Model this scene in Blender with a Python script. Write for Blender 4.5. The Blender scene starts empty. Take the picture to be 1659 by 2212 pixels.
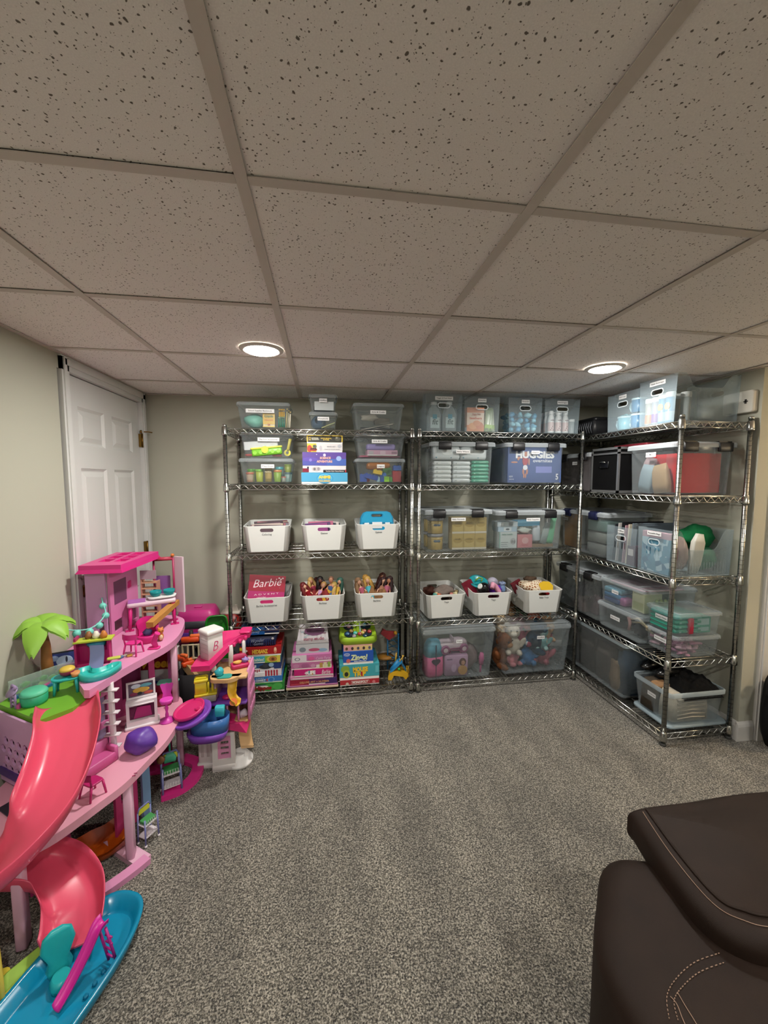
import bpy, bmesh, math, random
from mathutils import Matrix, Vector, Euler
from mathutils.geometry import tessellate_polygon
from math import pi, sin, cos, radians as rad
random.seed(7)
SC = bpy.context.scene
COL = SC.collection
# ---------------------------------------------------------------- camera, world, lights, exposure
CAMZ = 1.505
cd = bpy.data.cameras.new('camera'); cam = bpy.data.objects.new('camera', cd); COL.objects.link(cam)
cd.sensor_fit = 'HORIZONTAL'; cd.sensor_width = 36.0; cd.lens = 872.4/1659*36.0
cd.clip_start = .02
cam.location = (0, 0, CAMZ)
cam.rotation_euler = (rad(90-4.697), 0, -0.151342)
SC.camera = cam
w = bpy.data.worlds.new('world'); SC.world = w; w.use_nodes = True
w.node_tree.nodes['Background'].inputs[0].default_value = (.9, .92, 1, 1)
w.node_tree.nodes['Background'].inputs[1].default_value = .02
SC.view_settings.view_transform = 'Standard'
SC.view_settings.look = 'None'
SC.view_settings.gamma = 1
SC.view_settings.use_curve_mapping = False
SC.view_settings.exposure = 0.38
CEIL = 2.10
LAMPS = [(-.27, 1.985), (1.515, 2.03), (-.27, .10), (1.515, .10), (-.27, -1.75), (1.515, -1.75)]  # first pair in view; the others added behind the camera for fill light
LAMP_POWER = [18, 15, 12, 12, 14, 14]
def disc_light(name, x, y, power, col):
    l = bpy.data.lights.new(name, 'AREA'); l.shape = 'DISK'; l.size = .15; l.energy = power; l.color = col
    o = bpy.data.objects.new(name, l); o.location = (x, y, CEIL-.019); COL.objects.link(o); return o
for (x, y), p in zip(LAMPS, LAMP_POWER):
    disc_light('lamp_glow', x, y, p, (1, .965, .905))
_l = bpy.data.lights.new('added_lamp_bulb', 'POINT'); _l.energy = 34; _l.color = (1, .78, .52); _l.shadow_soft_size = .04  # added out of view to warm the return wall and lift the ceiling
_o = bpy.data.objects.new('added_lamp_bulb', _l); _o.location = (3.05, 1.12, 1.52); COL.objects.link(_o)
# ---------------------------------------------------------------- materials
def lin(h):
    h = h.lstrip('#'); c = [int(h[i:i+2], 16)/255 for i in (0, 2, 4)]
    return tuple(x/12.92 if x <= .04045 else ((x+.055)/1.055)**2.4 for x in c)+(1,)
MATS = {}
def P(h, rough=.45, metal=0.0, noise=0.0, sc=30, spec=.5, trans=0):
    k = (h, rough, metal, noise, sc, spec, trans)
    if k in MATS: return MATS[k]
    m = bpy.data.materials.new('paint_'+h.lstrip('#')); m.use_nodes = True
    n = m.node_tree.nodes; b = n['Principled BSDF']
    b.inputs['Base Color'].default_value = lin(h); b.inputs['Roughness'].default_value = rough
    b.inputs['Metallic'].default_value = metal; b.inputs['Specular IOR Level'].default_value = spec
    if noise:
        t = n.new('ShaderNodeTexNoise'); t.inputs['Scale'].default_value = sc; t.inputs['Detail'].default_value = 4
        g = n.new('ShaderNodeNewGeometry'); m.node_tree.links.new(g.outputs['Position'], t.inputs['Vector'])
        r = n.new('ShaderNodeMapRange'); r.inputs[1].default_value = .3; r.inputs[2].default_value = .7
        r.inputs[3].default_value = 1-noise; r.inputs[4].default_value = 1+noise*.6
        x = n.new('ShaderNodeMix'); x.data_type = 'RGBA'; x.blend_type = 'MULTIPLY'; x.inputs[0].default_value = 1
        m.node_tree.links.new(t.outputs[0], r.inputs[0]); x.inputs[6].default_value = lin(h)
        m.node_tree.links.new(r.outputs[0], x.inputs[7]); m.node_tree.links.new(x.outputs[2], b.inputs['Base Color'])
    MATS[k] = m; return m
def CLEAR(h='#dfe6ea', fac=.22, rough=.25):
    """thin translucent plastic: mostly see-through with a milky, glossy film"""
    k = ('clear', h, fac, rough)
    if k in MATS: return MATS[k]
    m = bpy.data.materials.new('clear_plastic'); m.use_nodes = True; nt = m.node_tree; n = nt.nodes
    b = n['Principled BSDF']; b.inputs['Base Color'].default_value = lin(h); b.inputs['Roughness'].default_value = rough; b.inputs['Specular IOR Level'].default_value = .3
    t = n.new('ShaderNodeBsdfTransparent'); t.inputs[0].default_value = (.97, .98, .98, 1)
    fr = n.new('ShaderNodeLayerWeight'); fr.inputs[0].default_value = .35
    r = n.new('ShaderNodeMapRange'); r.inputs[3].default_value = fac; r.inputs[4].default_value = min(1, fac+.30)
    mx = n.new('ShaderNodeMixShader')
    nt.links.new(fr.outputs['Facing'], r.inputs[0]); nt.links.new(r.outputs[0], mx.inputs[0])
    nt.links.new(t.outputs[0], mx.inputs[1]); nt.links.new(b.outputs[0], mx.inputs[2])
    nt.links.new(mx.outputs[0], n['Material Output'].inputs[0])
    MATS[k] = m; return m
def EMIT(h, s):
    m = bpy.data.materials.new('lamp_lens'); m.use_nodes = True; n = m.node_tree.nodes
    b = n['Principled BSDF']; b.inputs['Emission Color'].default_value = lin(h); b.inputs['Emission Strength'].default_value = s
    return m
CHROME = P('#b9bab6', .22, 1.0)
def fab(h): return P(h, .9, 0, .12, 70, .2)
# ---------------------------------------------------------------- mesh helpers
def T(x=0, y=0, z=0): return Matrix.Translation((x, y, z))
def RX(a): return Matrix.Rotation(rad(a), 4, 'X')
def RY(a): return Matrix.Rotation(rad(a), 4, 'Y')
def RZ(a): return Matrix.Rotation(rad(a), 4, 'Z')
def S(x, y=None, z=None):
    if y is None: y = z = x
    return Matrix.Diagonal((x, y, z, 1))
def rr(w, d, r, z, k=3, cx=0, cy=0):
    out = []; r = min(r, w/2-1e-4, d/2-1e-4)
    for i, (sx, sy) in enumerate(((1, 1), (-1, 1), (-1, -1), (1, -1))):
        for j in range(k+1):
            a = pi/2*i+pi/2*j/k
            out.append((cx+sx*(w/2-r)+r*cos(a), cy+sy*(d/2-r)+r*sin(a), z))
    return out
class MB:
    def __init__(s): s.v = []; s.f = []; s.s = []
    def add(s, v, f, sm=False, M=None):
        o = len(s.v)
        s.v += [tuple(M@Vector(p)) for p in v] if M else [tuple(p) for p in v]
        s.f += [tuple(i+o for i in q) for q in f]; s.s += [sm]*len(f); return s
    def box(s, x0, x1, y0, y1, z0, z1, M=None):
        v = [(x0, y0, z0), (x1, y0, z0), (x1, y1, z0), (x0, y1, z0), (x0, y0, z1), (x1, y0, z1), (x1, y1, z1), (x0, y1, z1)]
        return s.add(v, [(3, 2, 1, 0), (4, 5, 6, 7), (0, 1, 5, 4), (1, 2, 6, 5), (2, 3, 7, 6), (3, 0, 4, 7)], False, M)
    def cb(s, w, d, h, M=None): return s.box(-w/2, w/2, -d/2, d/2, 0, h, M)
    def loft(s, rings, c0=True, c1=True, sm=True, M=None):
        n = len(rings[0]); v = [p for r in rings for p in r]; f = []
        for i in range(len(rings)-1):
            for j in range(n):
                k = (j+1) % n; f.append((i*n+j, i*n+k, (i+1)*n+k, (i+1)*n+j))
        s.add(v, f, sm, M)
        o = len(s.v)-len(v)
        if c0: s.f.append(tuple(o+j for j in reversed(range(n)))); s.s.append(False)
        if c1: s.f.append(tuple(o+(len(rings)-1)*n+j for j in range(n))); s.s.append(False)
        return s
    def rbox(s, w, d, h, r=.01, b=.004, M=None, k=3):
        return s.loft([rr(w-2*b, d-2*b, r, 0, k), rr(w, d, r, b, k), rr(w, d, r, h-b, k), rr(w-2*b, d-2*b, r, h, k)], M=M)
    def tube(s, pts, r, n=6, caps=True, M=None, closed=False):
        pts = [Vector(p) for p in pts]; m = len(pts); rs = r if isinstance(r, (list, tuple)) else [r]*m; rings = []; N = None
        for i, p in enumerate(pts):
            if closed: t = (pts[(i+1) % m]-pts[i-1])
            else: t = (pts[min(i+1, m-1)]-pts[max(i-1, 0)])
            t.normalize()
            if N is None: N = t.orthogonal().normalized()
            else:
                N = N-t*N.dot(t); N = N.normalized() if N.length > 1e-6 else t.orthogonal().normalized()
            B = t.cross(N)
            rings.append([tuple(p+(N*cos(2*pi*j/n)+B*sin(2*pi*j/n))*rs[i]) for j in range(n)])
        if closed: rings.append(rings[0])
        return s.loft(rings, caps and not closed, caps and not closed, True, M)
    def lathe(s, prof, n=16, M=None, caps=True):
        rings = [[(r*cos(2*pi*j/n), r*sin(2*pi*j/n), z) for j in range(n)] for r, z in prof]
        return s.loft(rings, caps, caps, True, M)
    def ell(s, c, r, n=12, m=8, M=None):
        if not isinstance(r, (tuple, list)): r = (r, r, r)
        rings = []
        for i in range(m+1):
            a = -pi/2+pi*i/m; q = max(cos(a), .02)
            rings.append([(c[0]+r[0]*q*cos(2*pi*j/n), c[1]+r[1]*q*sin(2*pi*j/n), c[2]+r[2]*sin(a)) for j in range(n)])
        return s.loft(rings, True, True, True, M)
    def plate(s, outline, holes, t, M=None):
        """flat plate in the XY plane (z 0..t) with real holes"""
        loops = [list(outline)]+[list(h) for h in holes]
        flat = [p for l in loops for p in l]; n = len(flat)
        tr = tessellate_polygon([[Vector((p[0], p[1], 0)) for p in l] for l in loops])
        v = [(p[0], p[1], 0) for p in flat]+[(p[0], p[1], t) for p in flat]; f = []
        for a, b, c in tr:
            A, B, C = flat[a], flat[b], flat[c]
            if (B[0]-A[0])*(C[1]-A[1])-(B[1]-A[1])*(C[0]-A[0]) < 0: b, c = c, b
            f.append((a+n, b+n, c+n)); f.append((c, b, a))
        o = 0
        for li, l in enumerate(loops):
            m = len(l)
            ar = sum(l[i][0]*l[(i+1) % m][1]-l[(i+1) % m][0]*l[i][1] for i in range(m))
            fl = (ar < 0) != (li > 0)
            for i in range(m):
                a, b = o+i, o+(i+1) % m
                f.append((b, a, a+n, b+n) if fl else (a, b, b+n, a+n))
            o += m
        return s.add(v, f, False, M)
    def sheet(s, fn, nu, nv, M=None, cl=False):
        v = [fn(i/nu, j/nv) for j in range(nv+1) for i in range(nu+1)]
        f = [(j*(nu+1)+i, j*(nu+1)+i+1, (j+1)*(nu+1)+i+1, (j+1)*(nu+1)+i) for j in range(nv) for i in range(nu)]
        return s.add(v, f, True, M)
    def mesh(s, name):
        me = bpy.data.meshes.new(name); me.from_pydata(s.v, [], s.f)
        me.polygons.foreach_set('use_smooth', s.s); me.update(); return me
    def build(s, name, mat, parent=None, **kw):
        return OB(name, s.mesh(name), mat, parent, **kw)
def OB(name, me, mat=None, parent=None, M=None, label=None, cat=None, group=None, kind=None):
    o = bpy.data.objects.new(name, me); COL.objects.link(o)
    if mat is not None:
        if len(me.materials) == 0: me.materials.append(mat)
        if me.materials[0] is not mat:
            o.material_slots[0].link = 'OBJECT'; o.material_slots[0].material = mat
    if parent: o.parent = parent
    if M is not None: o.matrix_local = M
    return tag(o, label, cat, group, kind)
def tag(o, label=None, cat=None, group=None, kind=None):
    for k, v in (('label', label), ('category', cat), ('group', group), ('kind', kind)):
        if v: o[k] = v
    return o
def thing(name, label, cat, loc=(0, 0, 0), rz=0, group=None, rx=0, ry=0):
    o = bpy.data.objects.new(name, None); COL.objects.link(o); o.empty_display_size = .02
    o.location = loc; o.rotation_euler = (rad(rx), rad(ry), rad(rz)); return tag(o, label, cat, group)
def oval(w, h, cx=0, cy=0, k=6):
    r = h/2; out = []
    for i in range(k+1): a = -pi/2+pi*i/k; out.append((cx+w/2-r+r*cos(a), cy+r*sin(a)))
    for i in range(k+1): a = pi/2+pi*i/k; out.append((cx-w/2+r+r*cos(a), cy+r*sin(a)))
    return out
def ovalr(w, h, k=16, cx=0, cy=0): return [(cx+w/2*cos(2*pi*i/k), cy+h/2*sin(2*pi*i/k)) for i in range(k)]
FRONT = RX(90)                       # XY plane -> facing -Y
def evald(o):
    dg = bpy.context.evaluated_depsgraph_get(); return bpy.data.meshes.new_from_object(o.evaluated_get(dg))
def bake(mb, mods, smooth=True):
    """apply modifiers (function adds them) and return a plain mesh"""
    o = bpy.data.objects.new('tmp', mb.mesh('tmp')); COL.objects.link(o); extra = mods(o) or []
    bpy.context.view_layer.update()
    me = evald(o); bpy.data.objects.remove(o)
    for e in extra: bpy.data.objects.remove(e)
    if smooth: me.polygons.foreach_set('use_smooth', [True]*len(me.polygons))
    return me
def remesh(mb, vox, sm=1):
    def f(o):
        r = o.modifiers.new('r', 'REMESH'); r.mode = 'VOXEL'; r.voxel_size = vox
        if sm: q = o.modifiers.new('s', 'SMOOTH'); q.iterations = sm*3; q.factor = .6
    return bake(mb, f)
TXT = {}
def text(s, size, mat, parent, M, name='lettering', bold=0.0, sx=1.0, ext=.0003, shear=0, spacing=1.0, width=None):
    """flat lettering, origin at its centre, in the XY plane of M; width = total width it must fit"""
    k = (s, bold, shear, spacing)
    if k not in TXT:
        c = bpy.data.curves.new('lettering', 'FONT'); c.body = s; c.size = 1; c.align_x = 'CENTER'; c.align_y = 'CENTER'
        c.offset = bold; c.shear = shear; c.space_character = spacing; c.resolution_u = 2; c.extrude = .004
        o = bpy.data.objects.new('lettering', c); COL.objects.link(o); bpy.context.view_layer.update()
        me = evald(o); bpy.data.objects.remove(o)
        xs = [v.co.x for v in me.vertices] or [0, 1]
        TXT[k] = (me, max(xs)-min(xs), (max(xs)+min(xs))/2)
    me, wd, cx = TXT[k]
    if width: sx = width/(wd*size)
    o = OB(name, me, mat, parent, M@S(size*sx, size, size*.1/.1*.08)@T(-cx))
    return o
# ---------------------------------------------------------------- room materials
WALL = P('#b0afa0', .75); TRIM = P('#c9c7c3', .35); 
def tile_mat():
    m = bpy.data.materials.new('acoustic_tile'); m.use_nodes = True; nt = m.node_tree; n = nt.nodes; L = nt.links.new
    b = n['Principled BSDF']; b.inputs['Roughness'].default_value = .95; b.inputs['Specular IOR Level'].default_value = .1
    g = n.new('ShaderNodeNewGeometry')
    dn = n.new('ShaderNodeTexNoise'); dn.inputs['Scale'].default_value = 90; L(g.outputs['Position'], dn.inputs[0])
    dv = n.new('ShaderNodeVectorMath'); dv.operation = 'MULTIPLY_ADD'; dv.inputs[1].default_value = (.008, .008, .008)
    L(dn.outputs['Color'], dv.inputs[0]); L(g.outputs['Position'], dv.inputs[2])
    masks = []
    for scale, thr, keep in ((78, .20, .50), (120, .21, .42), (250, .20, .28)):
        v = n.new('ShaderNodeTexVoronoi'); v.inputs['Scale'].default_value = scale; L(dv.outputs[0], v.inputs['Vector'])
        a = n.new('ShaderNodeMapRange'); a.inputs[1].default_value = thr*.75; a.inputs[2].default_value = thr
        a.inputs[3].default_value = 1; a.inputs[4].default_value = 0; L(v.outputs['Distance'], a.inputs[0])
        sp = n.new('ShaderNodeSeparateColor'); L(v.outputs['Color'], sp.inputs[0])
        c = n.new('ShaderNodeMath'); c.operation = 'LESS_THAN'; c.inputs[1].default_value = keep; L(sp.outputs[0], c.inputs[0])
        x = n.new('ShaderNodeMath'); x.operation = 'MULTIPLY'; L(a.outputs[0], x.inputs[0]); L(c.outputs[0], x.inputs[1]); masks.append(x)
    m1 = n.new('ShaderNodeMath'); m1.operation = 'MAXIMUM'; L(masks[0].outputs[0], m1.inputs[0]); L(masks[1].outputs[0], m1.inputs[1])
    m2 = n.new('ShaderNodeMath'); m2.operation = 'MAXIMUM'; L(m1.outputs[0], m2.inputs[0]); L(masks[2].outputs[0], m2.inputs[1])
    fx = n.new('ShaderNodeMath'); fx.operation = 'MULTIPLY'; fx.inputs[1].default_value = .9; L(m2.outputs[0], fx.inputs[0])
    fn = n.new('ShaderNodeTexNoise'); fn.inputs['Scale'].default_value = 400; L(g.outputs['Position'], fn.inputs[0])
    cr = n.new('ShaderNodeMapRange'); cr.inputs[3].default_value = .88; cr.inputs[4].default_value = 1.1; L(fn.outputs[0], cr.inputs[0])
    base = n.new('ShaderNodeMix'); base.data_type = 'RGBA'; base.blend_type = 'MULTIPLY'; base.inputs[0].default_value = 1
    base.inputs[6].default_value = lin('#f0ebe8'); L(cr.outputs[0], base.inputs[7])
    mx = n.new('ShaderNodeMix'); mx.data_type = 'RGBA'; L(fx.outputs[0], mx.inputs[0]); L(base.outputs[2], mx.inputs[6]); mx.inputs[7].default_value = lin('#564a40')
    L(mx.outputs[2], b.inputs['Base Color'])
    return m
def carpet_mat():
    m = bpy.data.materials.new('carpet'); m.use_nodes = True; nt = m.node_tree; n = nt.nodes; L = nt.links.new
    b = n['Principled BSDF']; b.inputs['Roughness'].default_value = 1; b.inputs['Specular IOR Level'].default_value = .05
    b.inputs['Sheen Weight'].default_value = .25
    g = n.new('ShaderNodeNewGeometry')
    t = n.new('ShaderNodeTexNoise'); t.inputs['Scale'].default_value = 180; t.inputs['Detail'].default_value = 3; t.inputs['Roughness'].default_value = .65
    L(g.outputs['Position'], t.inputs[0])
    v = n.new('ShaderNodeTexVoronoi'); v.inputs['Scale'].default_value = 230; L(g.outputs['Position'], v.inputs[0])
    r = n.new('ShaderNodeValToRGB'); e = r.color_ramp.elements
    e[0].position = .36; e[0].color = lin('#201d18'); e[1].position = .66; e[1].color = lin('#bab3a5')
    q = e.new(.5); q.color = lin('#6c675b')
    sp = n.new('ShaderNodeSeparateColor'); L(v.outputs['Color'], sp.inputs[0])
    ad = n.new('ShaderNodeMath'); ad.operation = 'MULTIPLY_ADD'; ad.inputs[1].default_value = .22; L(sp.outputs[0], ad.inputs[0])
    sb = n.new('ShaderNodeMath'); sb.operation = 'SUBTRACT'; sb.inputs[1].default_value = .11; L(t.outputs[0], sb.inputs[0]); L(sb.outputs[0], ad.inputs[2])
    L(ad.outputs[0], r.inputs[0])
    lo = n.new('ShaderNodeTexNoise'); lo.inputs['Scale'].default_value = 3.2; lo.inputs['Detail'].default_value = 3
    sc = n.new('ShaderNodeVectorMath'); sc.operation = 'MULTIPLY'; sc.inputs[1].default_value = (2.0, .7, 1); L(g.outputs['Position'], sc.inputs[0]); L(sc.outputs[0], lo.inputs[0])
    lr = n.new('ShaderNodeMapRange'); lr.inputs[1].default_value = .35; lr.inputs[2].default_value = .65; lr.inputs[3].default_value = .72; lr.inputs[4].default_value = 1.12; L(lo.outputs[0], lr.inputs[0])
    mx = n.new('ShaderNodeMix'); mx.data_type = 'RGBA'; mx.blend_type = 'MULTIPLY'; mx.inputs[0].default_value = 1
    L(r.outputs[0], mx.inputs[6]); L(lr.outputs[0], mx.inputs[7]); L(mx.outputs[2], b.inputs['Base Color'])
    bp = n.new('ShaderNodeBump'); bp.inputs['Strength'].default_value = .9; bp.inputs['Distance'].default_value = .012
    L(ad.outputs[0], bp.inputs['Height']); L(bp.outputs[0], b.inputs['Normal'])
    return m
# ---------------------------------------------------------------- room shell
XL, XR, YB, YF, XF = -1.235, 2.350, 3.135, -2.6, 4.6
RY0 = 1.885                         # where the right wall turns the corner
def struct(name, mb, mat, **k): return mb.build(name, mat, kind='structure', **k)
floor = struct('floor', MB().box(XL-.1, XF+.1, YF-.1, YB+.1, -.08, 0), carpet_mat())
struct('wall_left', MB().box(XL-.1, XL, YF, 2.17, 0, 2.2).box(XL-.1, XL, 3.12, YB, 0, 2.2).box(XL-.1, XL, 2.17, 3.12, 2.03, 2.2).box(XL-.1, XL-.09, 2.17, 3.12, 0, 2.03), WALL)
struct('wall_back', MB().box(XL-.1, XR+.1, YB, YB+.1, 0, 2.2), WALL)
wr = struct('wall_right', MB().box(XR, XR+.165, RY0, YB, 0, 2.2), WALL)
struct('wall_far_right', MB().box(XF, XF+.1, YF, RY0, 0, 2.2).box(3.4, XF+.1, RY0, RY0+.1, 0, 2.2).box(2.5, 3.4, RY0, RY0+.1, 2.05, 2.2), WALL)
struct('wall_front', MB().box(XL-.1, XF+.1, YF-.1, YF, 0, 2.2), WALL)
def bprof(mb, x0, x1, y, M=None):    # moulded baseboard running along x, facing -y
    pr = [(0, 0), (-.014, 0), (-.014, .085), (-.010, .098), (-.004, .108), (0, .112)]
    v = [(x, y+a, z) for x in (x0, x1) for a, z in pr]; n = len(pr)
    mb.add(v, [(i, i+1, n+i+1, n+i) for i in range(n-1)]+[(0, n, 2*n-1, n-1), tuple(range(n))[::-1], tuple(range(n, 2*n))], False, M)
bb = MB(); bprof(bb, XR-.014, 2.44, RY0); bprof(bb, 0, YB-RY0, 0, T(XR, YB, 0)@RZ(-90))
struct('baseboard_right', bb, TRIM)
bb = MB(); bprof(bb, XL, XR, YB); struct('baseboard_back', bb, TRIM)
bb = MB(); bprof(bb, 0, 2.17-YF, 0, T(XL, YF, 0)@RZ(90)); struct('baseboard_left', bb, TRIM)
# far-right doorway casing (white, at the frame's edge) with its jamb
struct('trim_2', MB().box(2.445, 2.505, RY0-.018, RY0, 0, 2.1).box(2.455, 2.49, RY0-.026, RY0-.018, 0, 2.1).box(2.505, 2.52, RY0-.018, RY0+.165, 0, 2.1), TRIM)
struct('door_2', MB().box(2.52, 3.4, RY0+.09, RY0+.125, 0, 2.05), P('#d8d0c8', .5))
# ceiling: slab, lay-in tiles and grid runners
ceil = struct('ceiling', MB().box(XL-.1, XF+.1, YF-.1, YB+.1, CEIL+.03, CEIL+.1), P('#6c665f', .9))
TILE = tile_mat(); RUN = P('#c9c0b8', .55)
gx = [-.766+.6143*i for i in range(-1, 9)]; gy = [.2873+.6057*i for i in range(-5, 5)]+[YB]
gy = [YF]+gy; gx[0] = XL; gx[-1] = XF
tm = {}
for i in range(len(gx)-1):
    for j in range(len(gy)-1):
        a, b, c, d = gx[i], gx[i+1], gy[j], gy[j+1]
        k = (round(b-a, 3), round(d-c, 3))
        if k not in tm:
            W, D = (b-a)/2-.0085, (d-c)/2-.0085
            t = MB().loft([rr(2*W, 2*D, .002, 0, 1), rr(2*W, 2*D, .002, .014, 1)], sm=False); tm[k] = t.mesh('ceiling_tile')
        # every tile sits a hair differently in its grid
        rnd = random.Random(i*31+j)
        OB('ceiling_tile', tm[k], TILE, ceil, T((a+b)/2+rnd.uniform(-.003, .003), (c+d)/2+rnd.uniform(-.003, .003), CEIL+.0035+rnd.uniform(0, .0025)))
for x in gx[1:-1]: MB().box(x-.012, x+.012, YF, YB, CEIL, CEIL+.002).box(x-.0008, x+.0008, YF, YB, CEIL+.001, CEIL+.03).build('grid_runner', RUN, ceil)
for y in gy[1:-1]:
    for i in range(len(gx)-1):
        MB().box(gx[i]+.0125, gx[i+1]-.0125, y-.012, y+.012, CEIL+.0005, CEIL+.0025).build('cross_tee', RUN, ceil)
for x0, x1, y0, y1 in ((XL, XF, YB-.02, YB), (XL, XL+.02, YF, YB), (XR-.02, XR, RY0, YB), (XR, XF, RY0-.02, RY0)):
    MB().box(x0, x1, y0, y1, CEIL-.001, CEIL+.002).build('wall_angle', RUN, ceil)
# recessed ceiling lights
LENS = EMIT('#fff4e6', 26)
lb = ['round recessed ceiling light above the left shelf, glowing white', 'round recessed ceiling light near the corner shelf, glowing white']
for i, (x, y) in enumerate(LAMPS):
    t = thing('ceiling_light', lb[i] if i < 2 else 'unseen recessed ceiling light added behind the camera for fill', 'light', (x, y, CEIL), group='recessed ceiling lights')
    MB().lathe([(.076, 0), (.076, -.006), (.082, -.008), (.098, -.003), (.1, .001)], 40, caps=False).build('trim_ring', P('#d8d4cd', .4), t)
    MB().lathe([(.0765, -.004), (.068, -.012), (.04, -.016), (.001, -.017)], 32).build('lens', LENS, t)
t = thing('added_floor_lamp', 'unseen floor lamp with a cream drum shade, added beyond the right frame edge for warm light', 'lamp', (3.05, 1.12, 0))  # unseen body around the added warm light, open top to wash the ceiling
MB().lathe([(.14, 0), (.14, .012), (.02, .025)], 24).build('base', P('#2c2a28', .4), t); MB().lathe([(.011, .02), (.011, 1.46)], 10).build('pole', P('#2c2a28', .35, .6), t)
MB().lathe([(.19, 1.38), (.16, 1.66), (.157, 1.66), (.187, 1.38)], 28, caps=False).build('lamp_shade', CLEAR('#d9c39a', .28, .8), t); MB().ell((0, 0, 1.52), (.035, .035, .05)).build('bulb', CLEAR('#fff4e0', .05, .2), t)
# left door with six raised panels
door = thing('door_1', None, None, (XL, 0, 0)); door['kind'] = 'structure'
D0, D1, DH = 2.245, 3.05, 2.025
pans = [(D0+a, D0+b, c, d) for c, d in ((.2, .78), (.98, 1.56), (1.68, 1.88)) for a, b in ((.10, .36), (.445, .705))]
hole = [[(y0, z0), (y1, z0), (y1, z1), (y0, z1)] for y0, y1, z0, z1 in pans]
DM = Matrix(((0, 0, 1, 0), (1, 0, 0, 0), (0, 1, 0, 0), (0, 0, 0, 1)))      # plate XY -> world YZ, thickness -> +x
DWHITE = P('#d2d2d0', .4)
MB().plate([(D0, .005), (D1, .005), (D1, DH), (D0, DH)], hole, .03, T(-.045)@DM).build('door_slab', DWHITE, door)
for y0, y1, z0, z1 in pans:
    def R4(i, x): return [(x, y0+i, z0+i), (x, y1-i, z0+i), (x, y1-i, z1-i), (x, y0+i, z1-i)]
    MB().loft([R4(0, -.016), R4(.014, -.027), R4(.02, -.027), R4(.045, -.017)], False, True, False).build('door_panel', DWHITE, door)
cs = MB()
for a, b in ((D0-.062, D0-.004), (D1+.004, D1+.062)):
    cs.box(-.03, .014, a, b, 0, 2.09); cs.box(.014, .02, a+.012, b-.022, 0, 2.09)
cs.box(-.03, .014, D0-.062, D1+.062, DH+.004, 2.098); cs.box(.014, .02, D0-.04, D1+.04, DH+.03, 2.085)
cs.box(-.09, -.03, D0-.02, D0-.002, 0, DH+.01); cs.box(-.09, -.03, D1+.002, D1+.02, 0, DH+.01); cs.box(-.09, -.03, D0-.02, D1+.02, DH+.002, DH+.02)
o = struct('trim_1', cs, DWHITE); o.location = (XL, 0, 0)
BRASS = P('#8a6a35', .3, 1.0)
kn = MB().lathe([(.033, 0), (.033, .006), (.012, .012), (.012, .03), (.024, .036), (.029, .05), (.026, .064), (.012, .072), (.001, .073)], 20, T(-.015, D0+.065, .915)@RY(90)).build('door_knob', BRASS, door)
for z in (1.77, 1.02, .25):
    h = MB().box(-.014, .003, D1-.008, D1+.010, z-.045, z+.045).lathe([(.006, z-.048), (.006, z+.048)], 8, T(.006, D1+.001, 0)).build('hinge', BRASS, door)
MB().tube([(.012, D1+.01, 1.83), (.035, D1+.025, 1.832), (.06, D1+.035, 1.828)], .004, 6).lathe([(.007, 0), (.007, .02)], 8, T(0, D1, 1.82)).build('door_stop', BRASS, door)
MB().box(-.012, .004, D0-.02, D0+.004, .895, .965).build('strike_plate', P('#8f7440', .35, 1.0), door)
# white box with a small fitting high on the right wall
t = thing('wall_box', 'small white plastic box high on the right wall near the corner', 'wall box', (XR, 1.99, 1.93))
MB().rbox(.12, .17, .035, .012, .004, RY(-90)).build('housing', P('#d6d2c8', .5), t)
MB().box(-.038, -.035, -.052, -.042, -.012, .012).box(-.038, -.035, -.058, -.036, -.003, .003).build('slot', P('#33302c', .6), t)
# ---------------------------------------------------------------- wire shelving
POST = MB().lathe([(.0127, 0), (.0127, 1.828)], 14).mesh('post')
_g = MB()
for i in range(70): _g.lathe([(.0127, .03+.0254*i), (.01285, .0303+.0254*i), (.01285, .0317+.0254*i), (.0127, .032+.0254*i)], 14, caps=False)
GROOVE = _g.mesh('groove_rings'); GRV = P('#3b3a38', .5, .6)
CAP = MB().lathe([(.014, 0), (.014, .008), (.011, .013), (.004, .015)], 10).mesh('cap')
FOOT = MB().lathe([(.016, 0), (.018, .004), (.016, .012), (.011, .016), (.011, .03)], 10).mesh('foot')
COLLAR = MB().lathe([(.0195, -.042), (.0195, -.036), (.0165, .008), (.0145, .01)], 12).mesh('collar')
W0, D0s = 1.2, .43
def rail(L, n):
    mb = MB(); mb.tube([(.012, 0, 0), (L-.012, 0, 0)], .0032, 6); mb.tube([(.012, 0, -.031), (L-.012, 0, -.031)], .0032, 6)
    a = .035; st = (L-2*a)/n; pts = []
    for i in range(n+1): pts.append((a+st*i, 0, -.003 if i % 2 else -.028))
    for p, q in zip(pts, pts[1:]): mb.tube([p, q], .0026, 5, False)
    return mb.mesh('truss_rail')
RAILL, RAILS = rail(W0, 44), rail(D0s, 15)
def deck():
    mb = MB(); n = 46
    for i in range(n): x = .022+(W0-.044)*i/(n-1); mb.tube([(x, -.002, .003), (x, D0s+.002, .003)], .0018, 4, False)
    for y in (.1, .215, .33): mb.tube([(.01, y, -.0015), (W0-.01, y, -.0015)], .0028, 5, False)
    return mb.mesh('shelf')
DECK = deck()
U = {}
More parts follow.
